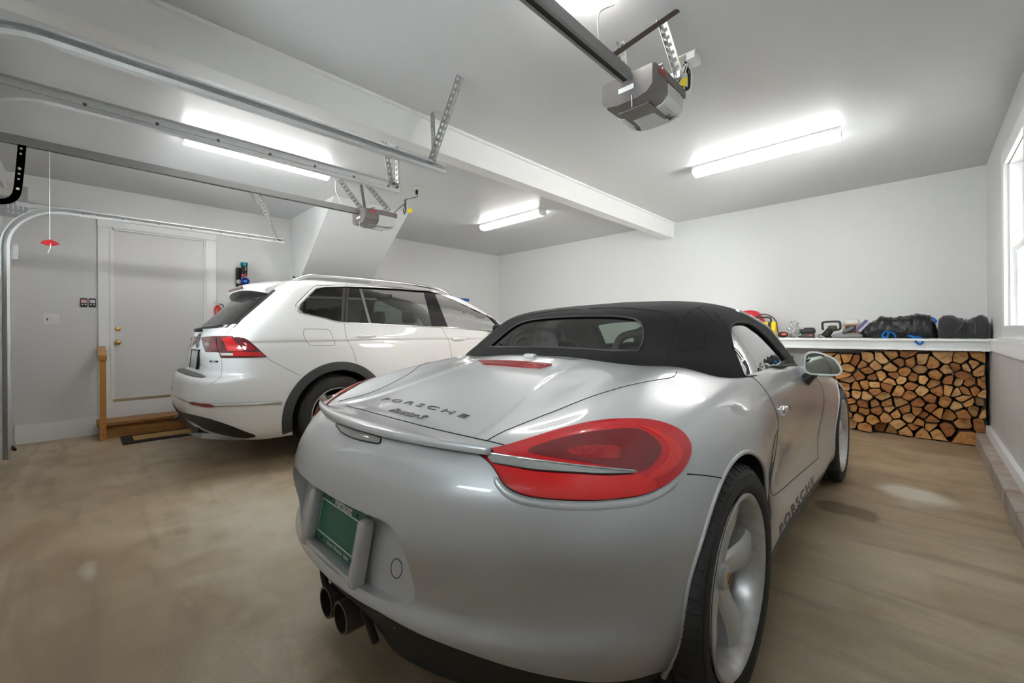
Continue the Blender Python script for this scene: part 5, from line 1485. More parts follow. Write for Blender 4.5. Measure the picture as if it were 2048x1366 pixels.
MB().add([h[0] - h[1] * 0.006 for h in P_], F_).build('rear_window', glass('rear_glass', (0.62, 0.68, 0.64), 0.0, 0.06), car, True, fix=False)
for sg in (1, -1):
    V_, F_ = fill2d(scale_poly(side_poly, 1.03), 0.06)
    P_ = [TK.side(v, sg) for v in V_]
    m = MB(); 
    if all(P_): m.add([h[0] - h[1] * 0.010 for h in P_] + [h[0] - h[1] * 0.013 for h in P_], F_ + [tuple(len(V_) + i for i in reversed(f)) for f in F_])
    m.build('side_window', GT1, car, True, fix=False)
V_, F_ = fill2d([(-0.64, 0.955), (0.64, 0.955), (0.54, 1.195), (0.3, 1.212), (-0.3, 1.212), (-0.54, 1.195)], 0.08)
P_ = [TK.dir((v[0], 4, v[1]), (0, -1, 0)) for v in V_]
m = MB().add([h[0] - h[1] * 0.006 for h in P_], F_); m.build('windscreen', GT1, car, True, fix=False)
# rubber seal round side windows, silver pillar strip
m = MB()
for sg in (1, -1):
    L_ = [TK.side(q, sg) for q in smooth_path([(a, b, 0) for a, b in side_poly], 4, True) for q in [(q.x, q.y)]]
    L_ = [h[0] - h[1] * 0.002 for h in L_ if h]
    m.tube(L_, 0.0055, 6, closed=True)
m.build('window_seal', RUBBER, car, True)
m = MB()
for sg in (1, -1):
    L_ = [TK.dir((sg * (0.665 - 0.055 * t), 4, 0.95 + 0.245 * t), (0, -1, 0)) for t in (0, .2, .4, .6, .8, 1)]
    L_ = [h[0] + h[1] * 0.002 for h in L_ if h]
    m.tube(smooth_path(L_, 4), 0.011, 8)
m.build('windscreen_pillar', SILVER, car, True)
L_ = [TK.back(q) for q in rp]; L_ = [h[0] + h[1] * 0.001 for h in L_ if h]
MB().tube(L_, 0.0045, 6, closed=True).build('rear_window_frame', pm('dark_frame', (0.05, 0.048, 0.047), 0.4), car, True)
# sewn seams and folds of the cloth
m = MB()
for pts, r_ in (([(1354, 644), (1346, 674), (1336, 705), (1328, 736)], .0022), ([(1354, 644), (1371, 630), (1391, 617), (1409, 611)], .0022),
                ([(1180, 618), (1230, 616), (1285, 619), (1330, 625), (1356, 634), (1362, 642)], .0045), ([(1395, 615), (1425, 640), (1450, 675), (1472, 715), (1484, 752)], .003),
                ([(1380, 622), (1400, 650), (1408, 680), (1400, 698), (1360, 703)], .003), ([(1430, 625), (1452, 655), (1467, 700)], .0028)):
    TK.line(pts, 'px', r_, -0.0005, 10, m, True)
m.build('roof_seam', pm('seam_cloth', (0.012, 0.011, 0.011), 0.8), top, True)
# ---- interior
LTH = pm('black_leather', (0.022, 0.022, 0.023), 0.4, bump=(180, 0.15))
for s in (1, -1):
    m = MB(); m.rbox((s * 0.36, 0.95, 0.42), (0.48, 0.52, 0.16), 0.05, seg=3); m.build('seat_base', LTH, car, 40)
    m = MB(); R_ = Matrix.Rotation(radians(14), 3, 'X')
    m.rbox((s * 0.36, 0.66, 0.76), (0.46, 0.13, 0.58), 0.06, R_, seg=4); m.rbox((s * 0.36, 0.61, 1.03), (0.26, 0.11, 0.19), 0.05, R_, seg=4)
    m.build('seat_back', LTH, car, 40)
    m = MB(); m.tube(smooth_path([(s * 0.20, 0.47, 0.85), (s * 0.20, 0.48, 1.03), (s * 0.27, 0.49, 1.085), (s * 0.45, 0.49, 1.085), (s * 0.52, 0.48, 1.03), (s * 0.52, 0.47, 0.85)], 6), 0.020, 10)
    m.build('roll_bar', pm('bar_dark', (0.05, 0.05, 0.05), 0.35, 0.3), car, True)
m = MB(); m.prism([(1.42, 0.84), (1.48, 0.91), (1.58, 0.945), (1.80, 0.935), (1.85, 0.5), (1.45, 0.5)], -0.69, 0.69, 'x'); m.ball((-0.36, 1.52, 0.915), 0.15, 16, 10, sc=(1, 0.6, 0.45)); m.build('dashboard', LTH, car, 50)
sw_ = MB(); sw_.tube([Vector((-0.36, 1.30, 0.83)) + Matrix.Rotation(radians(-22), 3, 'X') @ Vector((0.18 * cos(a), 0, 0.18 * sin(a))) for a in [2 * pi * k / 32 for k in range(32)]], 0.015, 10, closed=True)
sw_.rbox((-0.36, 1.31, 0.83), (0.13, 0.05, 0.10), 0.02, Matrix.Rotation(radians(-22), 3, 'X')); sw_.bar((-0.53, 1.305, 0.83), (-0.19, 1.305, 0.83), 0.02, 0.04); sw_.bar((-0.36, 1.30, 0.83), (-0.36, 1.24, 0.66), 0.04, 0.02)
sw_.build('steering_wheel', LTH, car, 40)
MB().rbox((0, 1.42, 1.15), (0.22, 0.02, 0.06), 0.01).bar((0, 1.43, 1.17), (0, 1.47, 1.205), 0.02, 0.02).build('rear_view_mirror', LTH, car, 40)
# ---- spoiler
def sp_row(x):
    a = abs(x); yt = -0.776 + 0.091 * (a / 0.51) ** 2; ys = -0.668 + 0.004 * a
    if a > 0.44: ys = ys - 0.0
    hs = SK.top((x, ys)); zs = hs[0].z if hs else 0.83
    zt = 0.797
    k = 1.0
    return [(x, ys, zs + 0.0015), (x, ys - 0.25 * (ys - yt), zs + 0.001 - 0.001), (x, ys - 0.6 * (ys - yt), 0.55 * zs + 0.45 * (zt + 0.019) + 0.0035), (x, yt + 0.010, zt + 0.0235), (x, yt + 0.003, zt + 0.0195), (x, yt, zt + 0.012),
            (x, yt + 0.002, zt + 0.003), (x, yt + 0.010, zt), (x, yt + 0.035, zt - 0.003), (x, yt + 0.075, zt - 0.012), (x, ys + 0.02, zs - 0.04)]
xs_ = [-0.519, -0.515] + [-0.51 + 1.02 * k / 48 for k in range(49)] + [0.515, 0.519]
rows = [sp_row(max(-0.51, min(0.51, x))) for x in xs_]
for r0, x in ((0, -0.519), (1, -0.515), (-2, 0.515), (-1, 0.519)):
    kk = 0.6 if abs(x) > 0.517 else 0.9
    c = rows[r0]; cz = sum(p[2] for p in c[3:8]) / 5
    rows[r0] = [(x, p[1] + (1 - kk) * 0.02, cz + (p[2] - cz) * (kk if 2 <= i <= 9 else 1)) for i, p in enumerate(c)]
K = len(rows[0]); vs = [q for r_ in rows for q in r_]
fs = [(i * K + k, (i + 1) * K + k, (i + 1) * K + (k + 1) % K, i * K + (k + 1) % K) for i in range(len(rows) - 1) for k in range(K)]
for r0 in (0, len(rows) - 1):
    c = tuple(sum(rows[r0][k][q] for k in range(K)) / K for q in range(3)); vs.append(c)
    fs += [(r0 * K + k, r0 * K + (k + 1) % K, len(vs) - 1) for k in range(K)]
MB().add(vs, fs).build('rear_spoiler', SILVER, car, 50)
# ---- seams of the body
m = MB()
SK.line([(692, 811.5), (760, 829.5), (860, 856), (940, 874.5), (990, 885.5), (1024, 895)], 'px', 0.0018, 0.0005, 16, m)
lid = [(974.6, 880.8), (1010, 862), (1065.8, 839.4), (1110, 822), (1165, 800), (1200, 787.7), (1255.7, 771.6), (1305.5, 761.4), (1340.6, 755.5), (1350.9, 749.7), (1353, 743.8)]
SK.line(lid, 'px', 0.0018, 0.0, 10, m, True)
SK.line([(1374, 948), (1400, 950), (1425, 953), (1447, 957)], 'px', 0.0017, 0.0, 8, m, True)
for sg in (1, -1):
    SK.line([(0.44, 0.945), (0.49, 0.90), (0.555, 0.80), (0.585, 0.72), (0.575, 0.655), (0.50, 0.60), (0.42, 0.545), (0.37, 0.49)] if False else [(0.455, 0.925), (0.50, 0.885), (0.56, 0.80), (0.59, 0.735), (0.592, 0.70), (0.575, 0.66), (0.59, 0.56), (0.585, 0.47), (0.62, 0.425), (0.70, 0.395), (1.0, 0.36), (1.62, 0.335), (1.70, 0.36), (1.74, 0.5), (1.76, 0.7), (1.70, 0.83)],
            'side', 0.0017, 0.0, 8, m) if sg == 1 else [m.tube([(-p.x, p.y, p.z) for p in [h[0] for h in [SK.side(q) for q in sp2([(0.455, 0.925), (0.50, 0.885), (0.56, 0.80), (0.59, 0.735), (0.592, 0.70), (0.575, 0.66), (0.59, 0.56), (0.585, 0.47), (0.62, 0.425), (0.70, 0.395), (1.0, 0.36), (1.62, 0.335), (1.70, 0.36), (1.74, 0.5), (1.76, 0.7), (1.70, 0.83)], 8, False)] if h]], 0.0017, 6)]
SK.line([(0.37, 0.50), (0.40, 0.575), (0.46, 0.645), (0.52, 0.685), (0.575, 0.70)], 'side', 0.0020, 0.0, 10, m, True)   # crease over the side intake
m.build('panel_gaps', SEAM, car, True)
# round tow cover right of the plate
cc = [(793 + 11 * cos(a), 1137 + 19.5 * sin(a)) for a in [2 * pi * k / 40 for k in range(40)]]
def body_px(q):
    o = SKB.Mi @ EYE; return SKB.px(q)
SKB = Skin(body.data, BX)
SKB.line(cc, 'px', 0.0011, 0.0, 1, None, False, True, False).build('tow_cover', SEAM, car, True)
# ---- door handle in its dished recess, side intake, rubber strip at the belt
m = MB()
for sg in (1, -1):
    h = SK.side((0.70, 0.752), sg)[0]
    m.ball((h.x, h.y, h.z), 0.030, 20, 12, sc=(0.35, 1.45, 0.9))
    m.rbox((h.x + sg * 0.006, h.y + 0.02, h.z + 0.012), (0.022, 0.10, 0.026), 0.010)
m.build('door_handle', pm('handle_chrome', (0.75, 0.75, 0.75), 0.12, 1.0), car, 40)
m = MB()
for sg in (1, -1):
    L_ = [SK.side((y, z), sg) for y, z in ((0.40, 0.938), (0.60, 0.934), (0.9, 0.922), (1.2, 0.912), (1.45, 0.898))]
    L_ = [h[0] + Vector((-sg * 0.004, 0, 0.004)) for h in L_ if h]
    if len(L_) > 1: m.tube(smooth_path(L_, 4), 0.008, 6)
m.build('belt_strip', TRB, car, True)
SK.patch(sp2([(0.46, 0.385), (0.475, 0.46), (0.50, 0.54), (0.535, 0.575), (0.56, 0.55), (0.555, 0.45), (0.56, 0.39), (0.52, 0.36)], 4), 'side', 0.03, 0.001, 0.004, None, True).build('side_intake', TRB, car, True)
SK.patch(sp2([(0.42, 0.205), (0.50, 0.235), (0.7, 0.245), (1.2, 0.240), (1.8, 0.235), (2.05, 0.23), (2.05, 0.205), (1.0, 0.195)], 4), 'side', 0.08, 0.002, 0.004, None, True).build('sill_strip', TRB, car, True)
# mirrors
def mirror(sg):
    r = empty('side_mirror'); r.parent = car; r.location = (sg * 0.905, 1.315, 0.921)
    out = sp2([(-0.080, -0.010), (-0.075, 0.045), (-0.045, 0.064), (0.0, 0.056), (0.050, 0.030), (0.078, -0.012), (0.080, -0.040), (0.060, -0.056), (0.0, -0.060), (-0.055, -0.056), (-0.076, -0.040)], 4)
    if sg < 0: out = [(-a, b) for a, b in out]
    m = MB(); vs = []; n = len(out)
    lv = [(1.0, 0.0), (1.02, 0.006), (1.0, 0.03), (0.88, 0.065), (0.62, 0.09), (0.25, 0.10)]
    for k, y in lv: vs += [(a * k, y, b * k) for a, b in out]
    fs = [(i * n + j, (i + 1) * n + j, (i + 1) * n + (j + 1) % n, i * n + (j + 1) % n) for i in range(len(lv) - 1) for j in range(n)] + [tuple((len(lv) - 1) * n + j for j in range(n)), ]
    vs += [(a * 0.90, 0.0, b * 0.88) for a, b in out] + [(a * 0.88, 0.012, b * 0.86) for a, b in out]
    q0 = len(lv) * n
    fs += [(j, (j + 1) % n, q0 + (j + 1) % n, q0 + j) for j in range(n)] + [(q0 + j, q0 + (j + 1) % n, q0 + n + (j + 1) % n, q0 + n + j) for j in range(n)] + [tuple(q0 + n + j for j in range(n))]
    m.add(vs, fs); m.build('mirror_housing', SILVER, r, 50)
    g = MB().prism([(a * 0.875, b * 0.855) for a, b in out], 0.006, 0.011, 'y'); g.build('mirror_glass', pm('mirror_glass', (0.45, 0.48, 0.42), 0.02, 1.0), r)
    MB().tube([(sg * -0.02, 0.04, -0.03), (sg * -0.055, 0.035, -0.065), (sg * -0.085, 0.03, -0.095)], [0.02, 0.026, 0.034], 14, flat=1.3).build('mirror_foot', TRB, r, True)
mirror(1); mirror(-1)
# amber marker lamp on the front wheel arch
SK.patch([(2.865, 0.55), (2.95, 0.55), (2.95, 0.585), (2.865, 0.585)], 'side', 0.05, 0.003, 0.006, None, True).build('side_marker', pm('amber_lens', (0.95, 0.16, 0.01), 0.15, coat=1), car, True)
# ---- tail lamps
RED = pm('tail_red', (0.58, 0.003, 0.009), 0.12, coat=1.0, spec=0.6)
lampo = [(958, 906), (966, 901.5), (1007, 894.5), (1060, 879), (1110, 863.5), (1160, 850.5), (1210, 842), (1262, 839.5), (1300, 841.5), (1335, 850), (1362, 864), (1377, 883), (1380, 903), (1372, 926), (1355, 949), (1322, 973), (1275, 991), (1200, 999.5), (1130, 999.5), (1062, 993), (1026, 980.5), (1006, 964), (993, 943), (980, 926)]
def P2(pts, k=4.452, o=(940, 820)): return [(o[0] + a / k, o[1] + b / k) for a, b in pts]
def lamp_side(mir):
    r = empty('tail_lamp'); r.parent = car
    def put(mb, name, mat, par=r, smooth=True):
        if mir: mb.v = [(-a, b, c) for a, b, c in mb.v]; mb.f = [tuple(reversed(f)) for f in mb.f]
        return mb.build(name, mat, par, smooth)
    base = put(SK.patch(sp2(lampo, 4), 'px', 3.5, 0.0055, 0.010), 'lens', RED)
    put(SK.line(lampo, 'px', 0.0022, 0.001, 4, None, False, True), 'lamp_gap', SEAM)
    put(SK.patch(sp2(P2([(270, 560), (215, 500), (300, 500), (600, 560), (900, 575), (1200, 590), (1480, 580), (1640, 640), (1600, 720), (1400, 770), (1100, 795), (800, 790), (520, 755), (370, 700)]), 4), 'px', 4, 0.0078, 0.003), 'lower_reflector', pm('reflector_red', (0.72, 0.012, 0.010), 0.16, coat=1.0))
    put(SK.patch(sp2(P2([(1480, 150), (1640, 190), (1780, 260), (1870, 350), (1860, 450), (1760, 540), (1650, 600), (1560, 600), (1700, 480), (1760, 360), (1700, 260), (1600, 200)]), 4), 'px', 4, 0.0078, 0.003), 'outer_reflector', MATS['reflector_red'])
    put(SK.patch(sp2(P2([(520, 385), (700, 300), (950, 235), (1250, 190), (1480, 185), (1620, 250), (1690, 350), (1660, 430), (1560, 530), (1440, 545), (1250, 510), (900, 455)]), 4), 'px', 4, 0.0080, 0.003), 'dark_insert', pm('lamp_dark_red', (0.17, 0.006, 0.010), 0.10, coat=1.0))
    put(SK.patch(sp2(P2([(880, 360), (1050, 330), (1290, 335), (1330, 385), (1310, 435), (1180, 445), (930, 420)]), 4), 'px', 4, 0.0092, 0.003), 'led_block', pm('lamp_mid_red', (0.42, 0.006, 0.010), 0.25, coat=1.0, bump=(260, 0.8)))
    ws = P2([(145, 398), (350, 425), (600, 458), (900, 497), (1250, 528), (1450, 543), (1465, 552), (1430, 562), (1200, 572), (900, 560), (600, 540), (400, 512), (215, 482), (165, 430)])
    put(SK.patch(sp2(ws, 3), 'px', 4, 0.0100, 0.005), 'clear_strip', pm('clear_lens', (0.34, 0.33, 0.31), 0.2, 0.4, coat=1.0, bump=(500, 0.35), noise=(120, 0.6)))
    put(SK.line(P2([(215, 486), (400, 518), (600, 547), (900, 567), (1200, 580), (1430, 568)]), 'px', 0.0016, 0.0095, 8), 'strip_shadow_line', pm('lamp_black', (0.02, 0.005, 0.005), 0.3))
    put(SK.line(P2([(165, 402), (350, 429), (600, 462), (900, 501), (1250, 531), (1450, 546)]), 'px', 0.0028, 0.0095, 8), 'strip_edge', CHROME)
    return r
lamp_side(False); lamp_side(True)
# raised lip of the bumper under each lamp
m = MB(); SK.line([(978, 930), (990, 950), (1000, 972), (1022, 992), (1060, 1005), (1130, 1013), (1200, 1013), (1280, 1003), (1330, 982), (1362, 956), (1375, 945)], 'px', lambda t: 0.018 * min(1.0, 0.25 + 5 * min(t, 1 - t)), -0.0135, 10, m, True)
m.build('lamp_surround', SILVER, car, True)
# high brake lamp at the front of the deck lid, fog lamp under the spoiler
SK.patch([(955.5, 722.5), (985, 722.8), (1020, 724), (1060, 726.5), (1104, 730.8), (1092, 734.5), (1080, 737.5), (1040, 735), (1000, 731.5), (966, 729.5)], 'px', 3, 0.0085, 0.010).build('high_brake_lamp', pm('dark_red_lens', (0.26, 0.004, 0.008), 0.15, coat=1.0), car, True)
fogp = [(672.8, 848.5), (700, 858), (730, 867), (759, 875.5), (761.5, 881), (758, 887.5), (740, 885), (712, 878.5), (690, 868.5), (680, 861)]
fg = SK.patch(sp2(fogp, 3), 'px', 5, 0.003, 0.006).build('fog_lamp', pm('fog_lens', (0.60, 0.57, 0.50), 0.2, 0.3, coat=1.0, bump=(300, 1.0)), car, True)
SK.line(fogp, 'px', 0.002, 0.002, 3, None, False, True).build('lamp_rim', SEAM, fg, True)
# aerial stub
h = SK.top((0.11, 0.03)) ; hp_ = SK.px((1060.5, 715.5)) or h
MB().rbox((hp_[0].x, hp_[0].y, hp_[0].z + 0.008), (0.060, 0.032, 0.020), 0.009, seg=3).build('aerial_cover', pm('grey_white', (0.55, 0.54, 0.50), 0.3), car, True)
# ---- plate
pl = empty('licence_plate'); pl.parent = car; pl.location = (0, -0.818, 0.505)
tilt = Matrix.Rotation(-math.atan(0.20), 4, 'X')
pl.rotation_euler = (-math.atan(0.20), 0, 0)
GRN = pm('plate_green', (0.0, 0.125, 0.065), 0.3, noise=(9, 0.5), col2=(0.02, 0.20, 0.13), coat=0.3)
MB().rbox((0, 0, 0), (0.305, 0.002, 0.152), 0.001).build('plate_sheet', GRN, pl)
m = MB()
for z in (0.048, -0.050): m.box((0, -0.0015, z), (0.296, 0.001, 0.0035))
for x in (-0.147, 0.147): m.box((x, -0.0015, -0.001), (0.0025, 0.001, 0.10))
m.build('plate_lines', WHITEPL, pl)
for t, x, z, s, b in (('Vermont', 0.0, 0.061, 0.033, 0.001), ('Green  Mountain  State', 0.01, -0.0635, 0.0155, 0.0)):
    me = text_mesh(t, s, 0.0003, b); me.transform(Matrix.Translation((x, -0.0016, z)) @ Matrix.Rotation(pi / 2, 4, 'X')); link('plate_lettering', me, WHITEPL, pl)
m = MB()
for x, z in ((-0.09, 0.062), (0.095, 0.062), (-0.11, -0.063), (0.098, -0.063)): m.cyl((x, -0.003, z), (x, 0, z), 0.0042, 12)
m.build('plate_screws', BLACKP, pl)
m = MB(); m.rbox((0.172, -0.014, -0.014), (0.040, 0.044, 0.180), 0.016, seg=4); m.rbox((-0.172, -0.014, -0.014), (0.040, 0.044, 0.180), 0.016, seg=4)
m.rbox((0, -0.012, -0.088), (0.32, 0.035, 0.014), 0.004)
m.build('plate_holder', SILVER, pl, 40)
# ---- exhaust
for s in (-1, 1):
    m = MB(); m.lathe([(0.040, 0.0), (0.046, 0.0), (0.047, 0.006), (0.046, 0.14), (0.040, 0.14)], (s * 0.052, -0.842, 0.262), 36, Matrix.Rotation(-pi / 2, 3, 'X'), closed=True)
    m.build('exhaust_tip', pm('burnt_steel', (0.13, 0.11, 0.09), 0.35, 0.8), car, 50)
m = MB(); m.tube(smooth_path([(-0.165, -0.79, 0.225), (-0.15, -0.81, 0.30), (-0.11, -0.815, 0.335), (0.11, -0.815, 0.335), (0.15, -0.81, 0.30), (0.165, -0.79, 0.225)], 6), 0.011, 8); m.build('exhaust_surround', TRB, car, True)
MB().rbox((0, -0.55, 0.25), (0.9, 0.22, 0.16), 0.06).build('silencer', pm('dull_steel', (0.10, 0.10, 0.10), 0.5, 0.6), car, 40)
# ---- lettering on the deck lid
def letter_on_lid(txt, cx, cy, size, sx, name, bold, shear=0, spacing=1.0, dz=0.0022):
    me = text_mesh(txt, size, 0.0012, bold, shear, spacing)
    for v in me.vertices:
        x, y = cx + v.co.x * sx, cy + v.co.y
        h = SK.top((x, y)); z = h[0].z if h else 0.84
        v.co = Vector((x, y, z + dz + v.co.z))
    return link(name, me, pm('badge_metal', (0.34, 0.34, 0.34), 0.18, 0.95), car)
letter_on_lid('PORSCHE', 0.0, -0.530, 0.034, 2.65, 'name_lettering', 0.0002, 0, 1.5)
letter_on_lid('Boxster S', 0.03, -0.602, 0.040, 1.35, 'model_lettering', 0.0012, 0.35, 0.92)
me = text_mesh('PORSCHE', 0.052, 0.0006, 0.001, 0, 1.3)
for v in me.vertices:
    y, z = 1.06 + v.co.x * 3.1, 0.262 + v.co.y
    h = SK.side((y, z)); v.co = (h[0] + Vector((0.0015 + v.co.z, 0, 0))) if h else Vector((0.8, y, z))
link('sill_lettering', me, pm('decal_grey', (0.06, 0.06, 0.065), 0.4), car)
# ================================================================ white SUV
WHITEC = pm('white_car_paint', (0.84, 0.84, 0.835), 0.32, coat=1.0, noise=(3, 0.2), col2=(0.82, 0.82, 0.815))
VX = Matrix.Translation((-4.77, 1.655, 0.0))
suv = empty('suv_car', (-4.77, 1.655, 0), 0, 'white SUV with dark tinted windows and roof rails, by the house door', 'car')
SV = [  # z, W, Yr, Rc, zf, Yf, Rf
 (0.215, .860, -0.86, .44, .20, 3.50, .5), (0.300, .900, -0.99, .42, .28, 3.60, .5), (0.420, .915, -1.055, .42, .40, 3.66, .5), (0.545, .920, -1.075, .42, .52, 3.68, .5),
 (0.665, .920, -1.060, .42, .64, 3.67, .5), (0.735, .920, -1.030, .42, .74, 3.65, .5), (0.762, .920, -0.945, .37, .80, 3.62, .5), (0.900, .918, -0.925, .36, .88, 3.55, .5),
 (0.990, .914, -0.905, .36, .95, 3.35, .5), (1.022, .908, -0.900, .36, .985, 3.15, .5), (1.045, .916, -0.897, .36, 1.01, 2.95, .5), (1.110, .900, -0.875, .35, 1.05, 2.78, .36),
 (1.180, .880, -0.815, .33, 1.10, 2.62, .35), (1.320, .832, -0.680, .30, 1.26, 2.33, .33), (1.450, .785, -0.555, .27, 1.41, 2.03, .31), (1.535, .748, -0.465, .25, 1.505, 1.80, .29),
 (1.585, .695, -0.370, .24, 1.560, 1.62, .28), (1.615, .560, -0.200, .22, 1.598, 1.42, .26)]
def suv_net(shr=0.0, dz=0.0):
    rows = []
    def P_(W, x, Yr, Rc, p=3.0): return (W * x, Yr + Rc * (1 - max(0, 1 - x ** p) ** (1 / p)))
    for x in (0, .33, .60, .80, .92, .98):
        r = []
        for z, W, Yr, Rc, zf, Yf, Rf in SV:
            a, b = P_(W, x, Yr, Rc); r.append((a, b, z))
        rows.append(r)
    for t in (0.0, .10, .24, .40, .56, .70, .84, .95):
        r = []
        for z, W, Yr, Rc, zf, Yf, Rf in SV:
            y = (Yr + Rc) * (1 - t) + (Yf - Rf) * t; tz = max(0, (t - 0.3) / 0.7) ** 2
            r.append((W * (1 - 0.03 * t ** 3), y, z * (1 - tz) + zf * tz))
        rows.append(r)
    for x in (.95, .80, .48, 0):
        r = []
        for z, W, Yr, Rc, zf, Yf, Rf in SV:
            a, b = P_(W * 0.97, x, 0, Rf, 2.4); r.append((a, Yf - b, zf))
        rows.append(r)
    out = []
    for k, row in enumerate(rows):
        y = 0.35 + 0.5 * k / (len(rows) - 1); l = row[-1]
        out.append(row + [(l[0] * 0.62, l[1] * 0.62 + y * 0.38, 1.628), (l[0] * 0.28, l[1] * 0.28 + y * 0.72, 1.638), (0, y, 1.642)])
    return np.array(out)
GV = net_surface(suv_net(), 9, 7)
suv_me = grid_solid(GV)
VK = Skin(suv_me, VX)
sbody = link('body', suv_me, [WHITEC], suv, True)
VAR, VAF = (0.0, 0.352, 0.405), (2.79, 0.352, 0.405)
for ya, za, ra in (VAR, VAF):
    me = arch_cut(ya, za, ra, 0.52, 1.2).mesh(); me.materials.append(WELL); boolean(sbody, me)
# cabin space
GC = GV.copy(); GC[:, :, 0] *= 0.93; GC[:, :, 1] = 0.7 + (GC[:, :, 1] - 0.7) * 0.925; GC[:, :, 2] = np.where(GC[:, :, 2] < 0.75, 0.75, GC[:, :, 2] - 0.045)
GC = GC[:, 42:, :]
me = grid_solid(GC); me.materials.append(pm('suv_lining', (0.03, 0.03, 0.03), 0.8)); boolean(sbody, me)
def vpx(pts, k=None, o=None):
    out = []
    for p in pts:
        q = (o[0] + p[0] / k, o[1] + p[1] / k) if k else p
        h = VK.px(q)
        if h: out.append((h[0].y, h[0].z))
    return out
daylight = [(594.6, 616), (598, 608), (630, 576.6), (648, 573.2), (692, 572.2), (736, 574), (794, 577.4), (858, 582), (902, 589.8), (931, 598.6), (952, 608.8), (975, 625), (992, 640), (1001, 652), (1002, 664.5), (966, 661.6), (902, 655.8), (858, 653.5), (742, 647.7), (681.6, 644.7), (648, 636.7), (604, 626.4), (595.2, 620.5)]
dl = vpx(daylight)
me = MB().prism(scale_poly(dl, 0.985), -1.2, 1.2, 'x').mesh(); me.materials.append(MATS['suv_lining']); boolean(sbody, me)
hb = [VK.px(p) for p in ((474, 648), (555, 579))]
hx0, hz0 = (hb[0][0].x, hb[0][0].z) if hb[0] else (0.72, 1.12)
hx1, hz1 = (hb[1][0].x, hb[1][0].z) if hb[1] else (0.62, 1.50)
HATCH = [(-hx0, hz0), (hx0, hz0), (hx1, hz1 - 0.01), (hx1 - 0.08, hz1 + 0.01), (-hx1 + 0.08, hz1 + 0.01), (-hx1, hz1 - 0.01)]
me = MB().prism(scale_poly(HATCH, 0.93), -1.2, -0.15, 'y').mesh(); me.materials.append(MATS['suv_lining']); boolean(sbody, me)
me = MB().prism([(-0.70, 1.13), (0.70, 1.13), (0.60, 1.50), (-0.60, 1.50)], 1.5, 2.9, 'y').mesh(); me.materials.append(MATS['suv_lining']); boolean(sbody, me)
sbody.data.set_sharp_from_angle(angle=radians(40))
PRIV = glass('privacy_glass', (0.22, 0.25, 0.23), 0.0); CLR = glass('clear_car_glass', (0.74, 0.80, 0.78), 0.0); BLKG = pm('gloss_black', (0.008, 0.008, 0.01), 0.08, coat=1.0)
def vpatch(px, name, mat, off=0.002, thick=0.004, step=7, mirror=True, par=suv, n=4, curve=True):
    return VK.patch(sp2(px, n) if curve else px, 'px', step, off, thick, None, mirror).build(name, mat, par, True)
def two(px, name, mat, off):   # pane on both sides, single sheets
    V_, F_ = fill2d(px, 14); P_ = [VK.px(v) for v in V_]
    ok = [h is not None for h in P_]; m = MB()
    vs = [(h[0] + h[1] * off) if h else Vector((0, 0, 0)) for h in P_]; fs = [f for f in F_ if all(ok[i] for i in f)]
    m.add(vs, fs); m.build(name, mat, suv, True, fix=False)
    m = MB(); m.add([(-v.x, v.y, v.z) for v in vs], [tuple(reversed(f)) for f in fs]); m.build(name, mat, suv, True, fix=False)
QW = [(600.5, 617), (605, 608.5), (633, 580), (645, 577.2), (686.5, 576.3), (682.5, 643.3), (660, 638.5), (606, 623.5)]
two(QW, 'quarter_window', PRIV, -0.002)
two([(697.5, 576.6), (719.5, 577.6), (740, 645), (693, 644)], 'vent_window', PRIV, -0.002)
two([(723.5, 577.8), (790, 581), (850, 585.5), (867, 652.8), (800, 649.5), (741.5, 645.6)], 'rear_door_window', PRIV, -0.002)
two([(868, 587.5), (907.9, 594.2), (931, 603), (952, 614.7), (975.3, 633.7), (996, 655), (997, 662.3), (950, 659), (893, 654.8)], 'front_door_window', CLR, -0.002)
m = MB()
for pts in ([(848, 584.5), (869.5, 587), (896.5, 655.3), (864.5, 653.3)],): VK.patch(pts, 'px', 7, 0.000, 0.012, m, True)
m.build('black_pillar', BLKG, suv, True)
m = MB()
for pts in ([(686, 575.5), (692, 575.2), (687, 645.5), (682, 644)], [(693.2, 575.2), (698.5, 575.8), (693.8, 646), (688.8, 646)]): VK.patch(pts, 'px', 7, 0.001, 0.012, m, True)
m.build('door_pillar_trim', pm('brown_black_trim', (0.055, 0.048, 0.046), 0.35), suv, True)
m = MB(); VK.patch([(718.5, 577), (723.5, 577.5), (742.2, 646), (737.5, 645.8)], 'px', 7, 0.001, 0.010, m, True); m.build('vent_divider', pm('trim_grey', (0.28, 0.27, 0.26), 0.3, 0.6), suv, True)
m = MB(); VK.patch([(992, 640), (998, 645), (1003, 664.5), (987, 662)], 'px', 6, 0.001, 0.010, m, True); VK.patch([(870, 587.2), (907.9, 593), (931, 601.5), (952, 612.8), (975.3, 631.5), (997, 652), (1000, 650), (975, 626.5), (952, 610.3), (931, 600.1), (902, 591.3), (870, 585)], 'px', 6, 0.0012, 0.010, m, True)
m.build('window_surround', BLKG, suv, True)
m = MB(); VK.line(daylight[:14], 'px', 0.0065, 0.001, 6, m, True); VK.line([daylight[0]] + daylight[:13:-1], 'px', 0.0065, 0.001, 6, m, True)
m.build('chrome_window_strip', pm('satin_chrome', (0.70, 0.70, 0.69), 0.22, 1.0), suv, True)
m = MB(); dl2 = [(a + (a - 790) * 0.008 - (1.5 if a < 640 else 0), b + (-2.6 if b < 620 else 1.6)) for a, b in daylight]
VK.line(dl2[:14], 'px', 0.0022, 0.0, 6, m, True); m.build('window_seal', SEAM, suv, True)
VK.patch(HATCH, 'back', 0.12, 0.003, 0.004).build('rear_window', PRIV, suv, True)
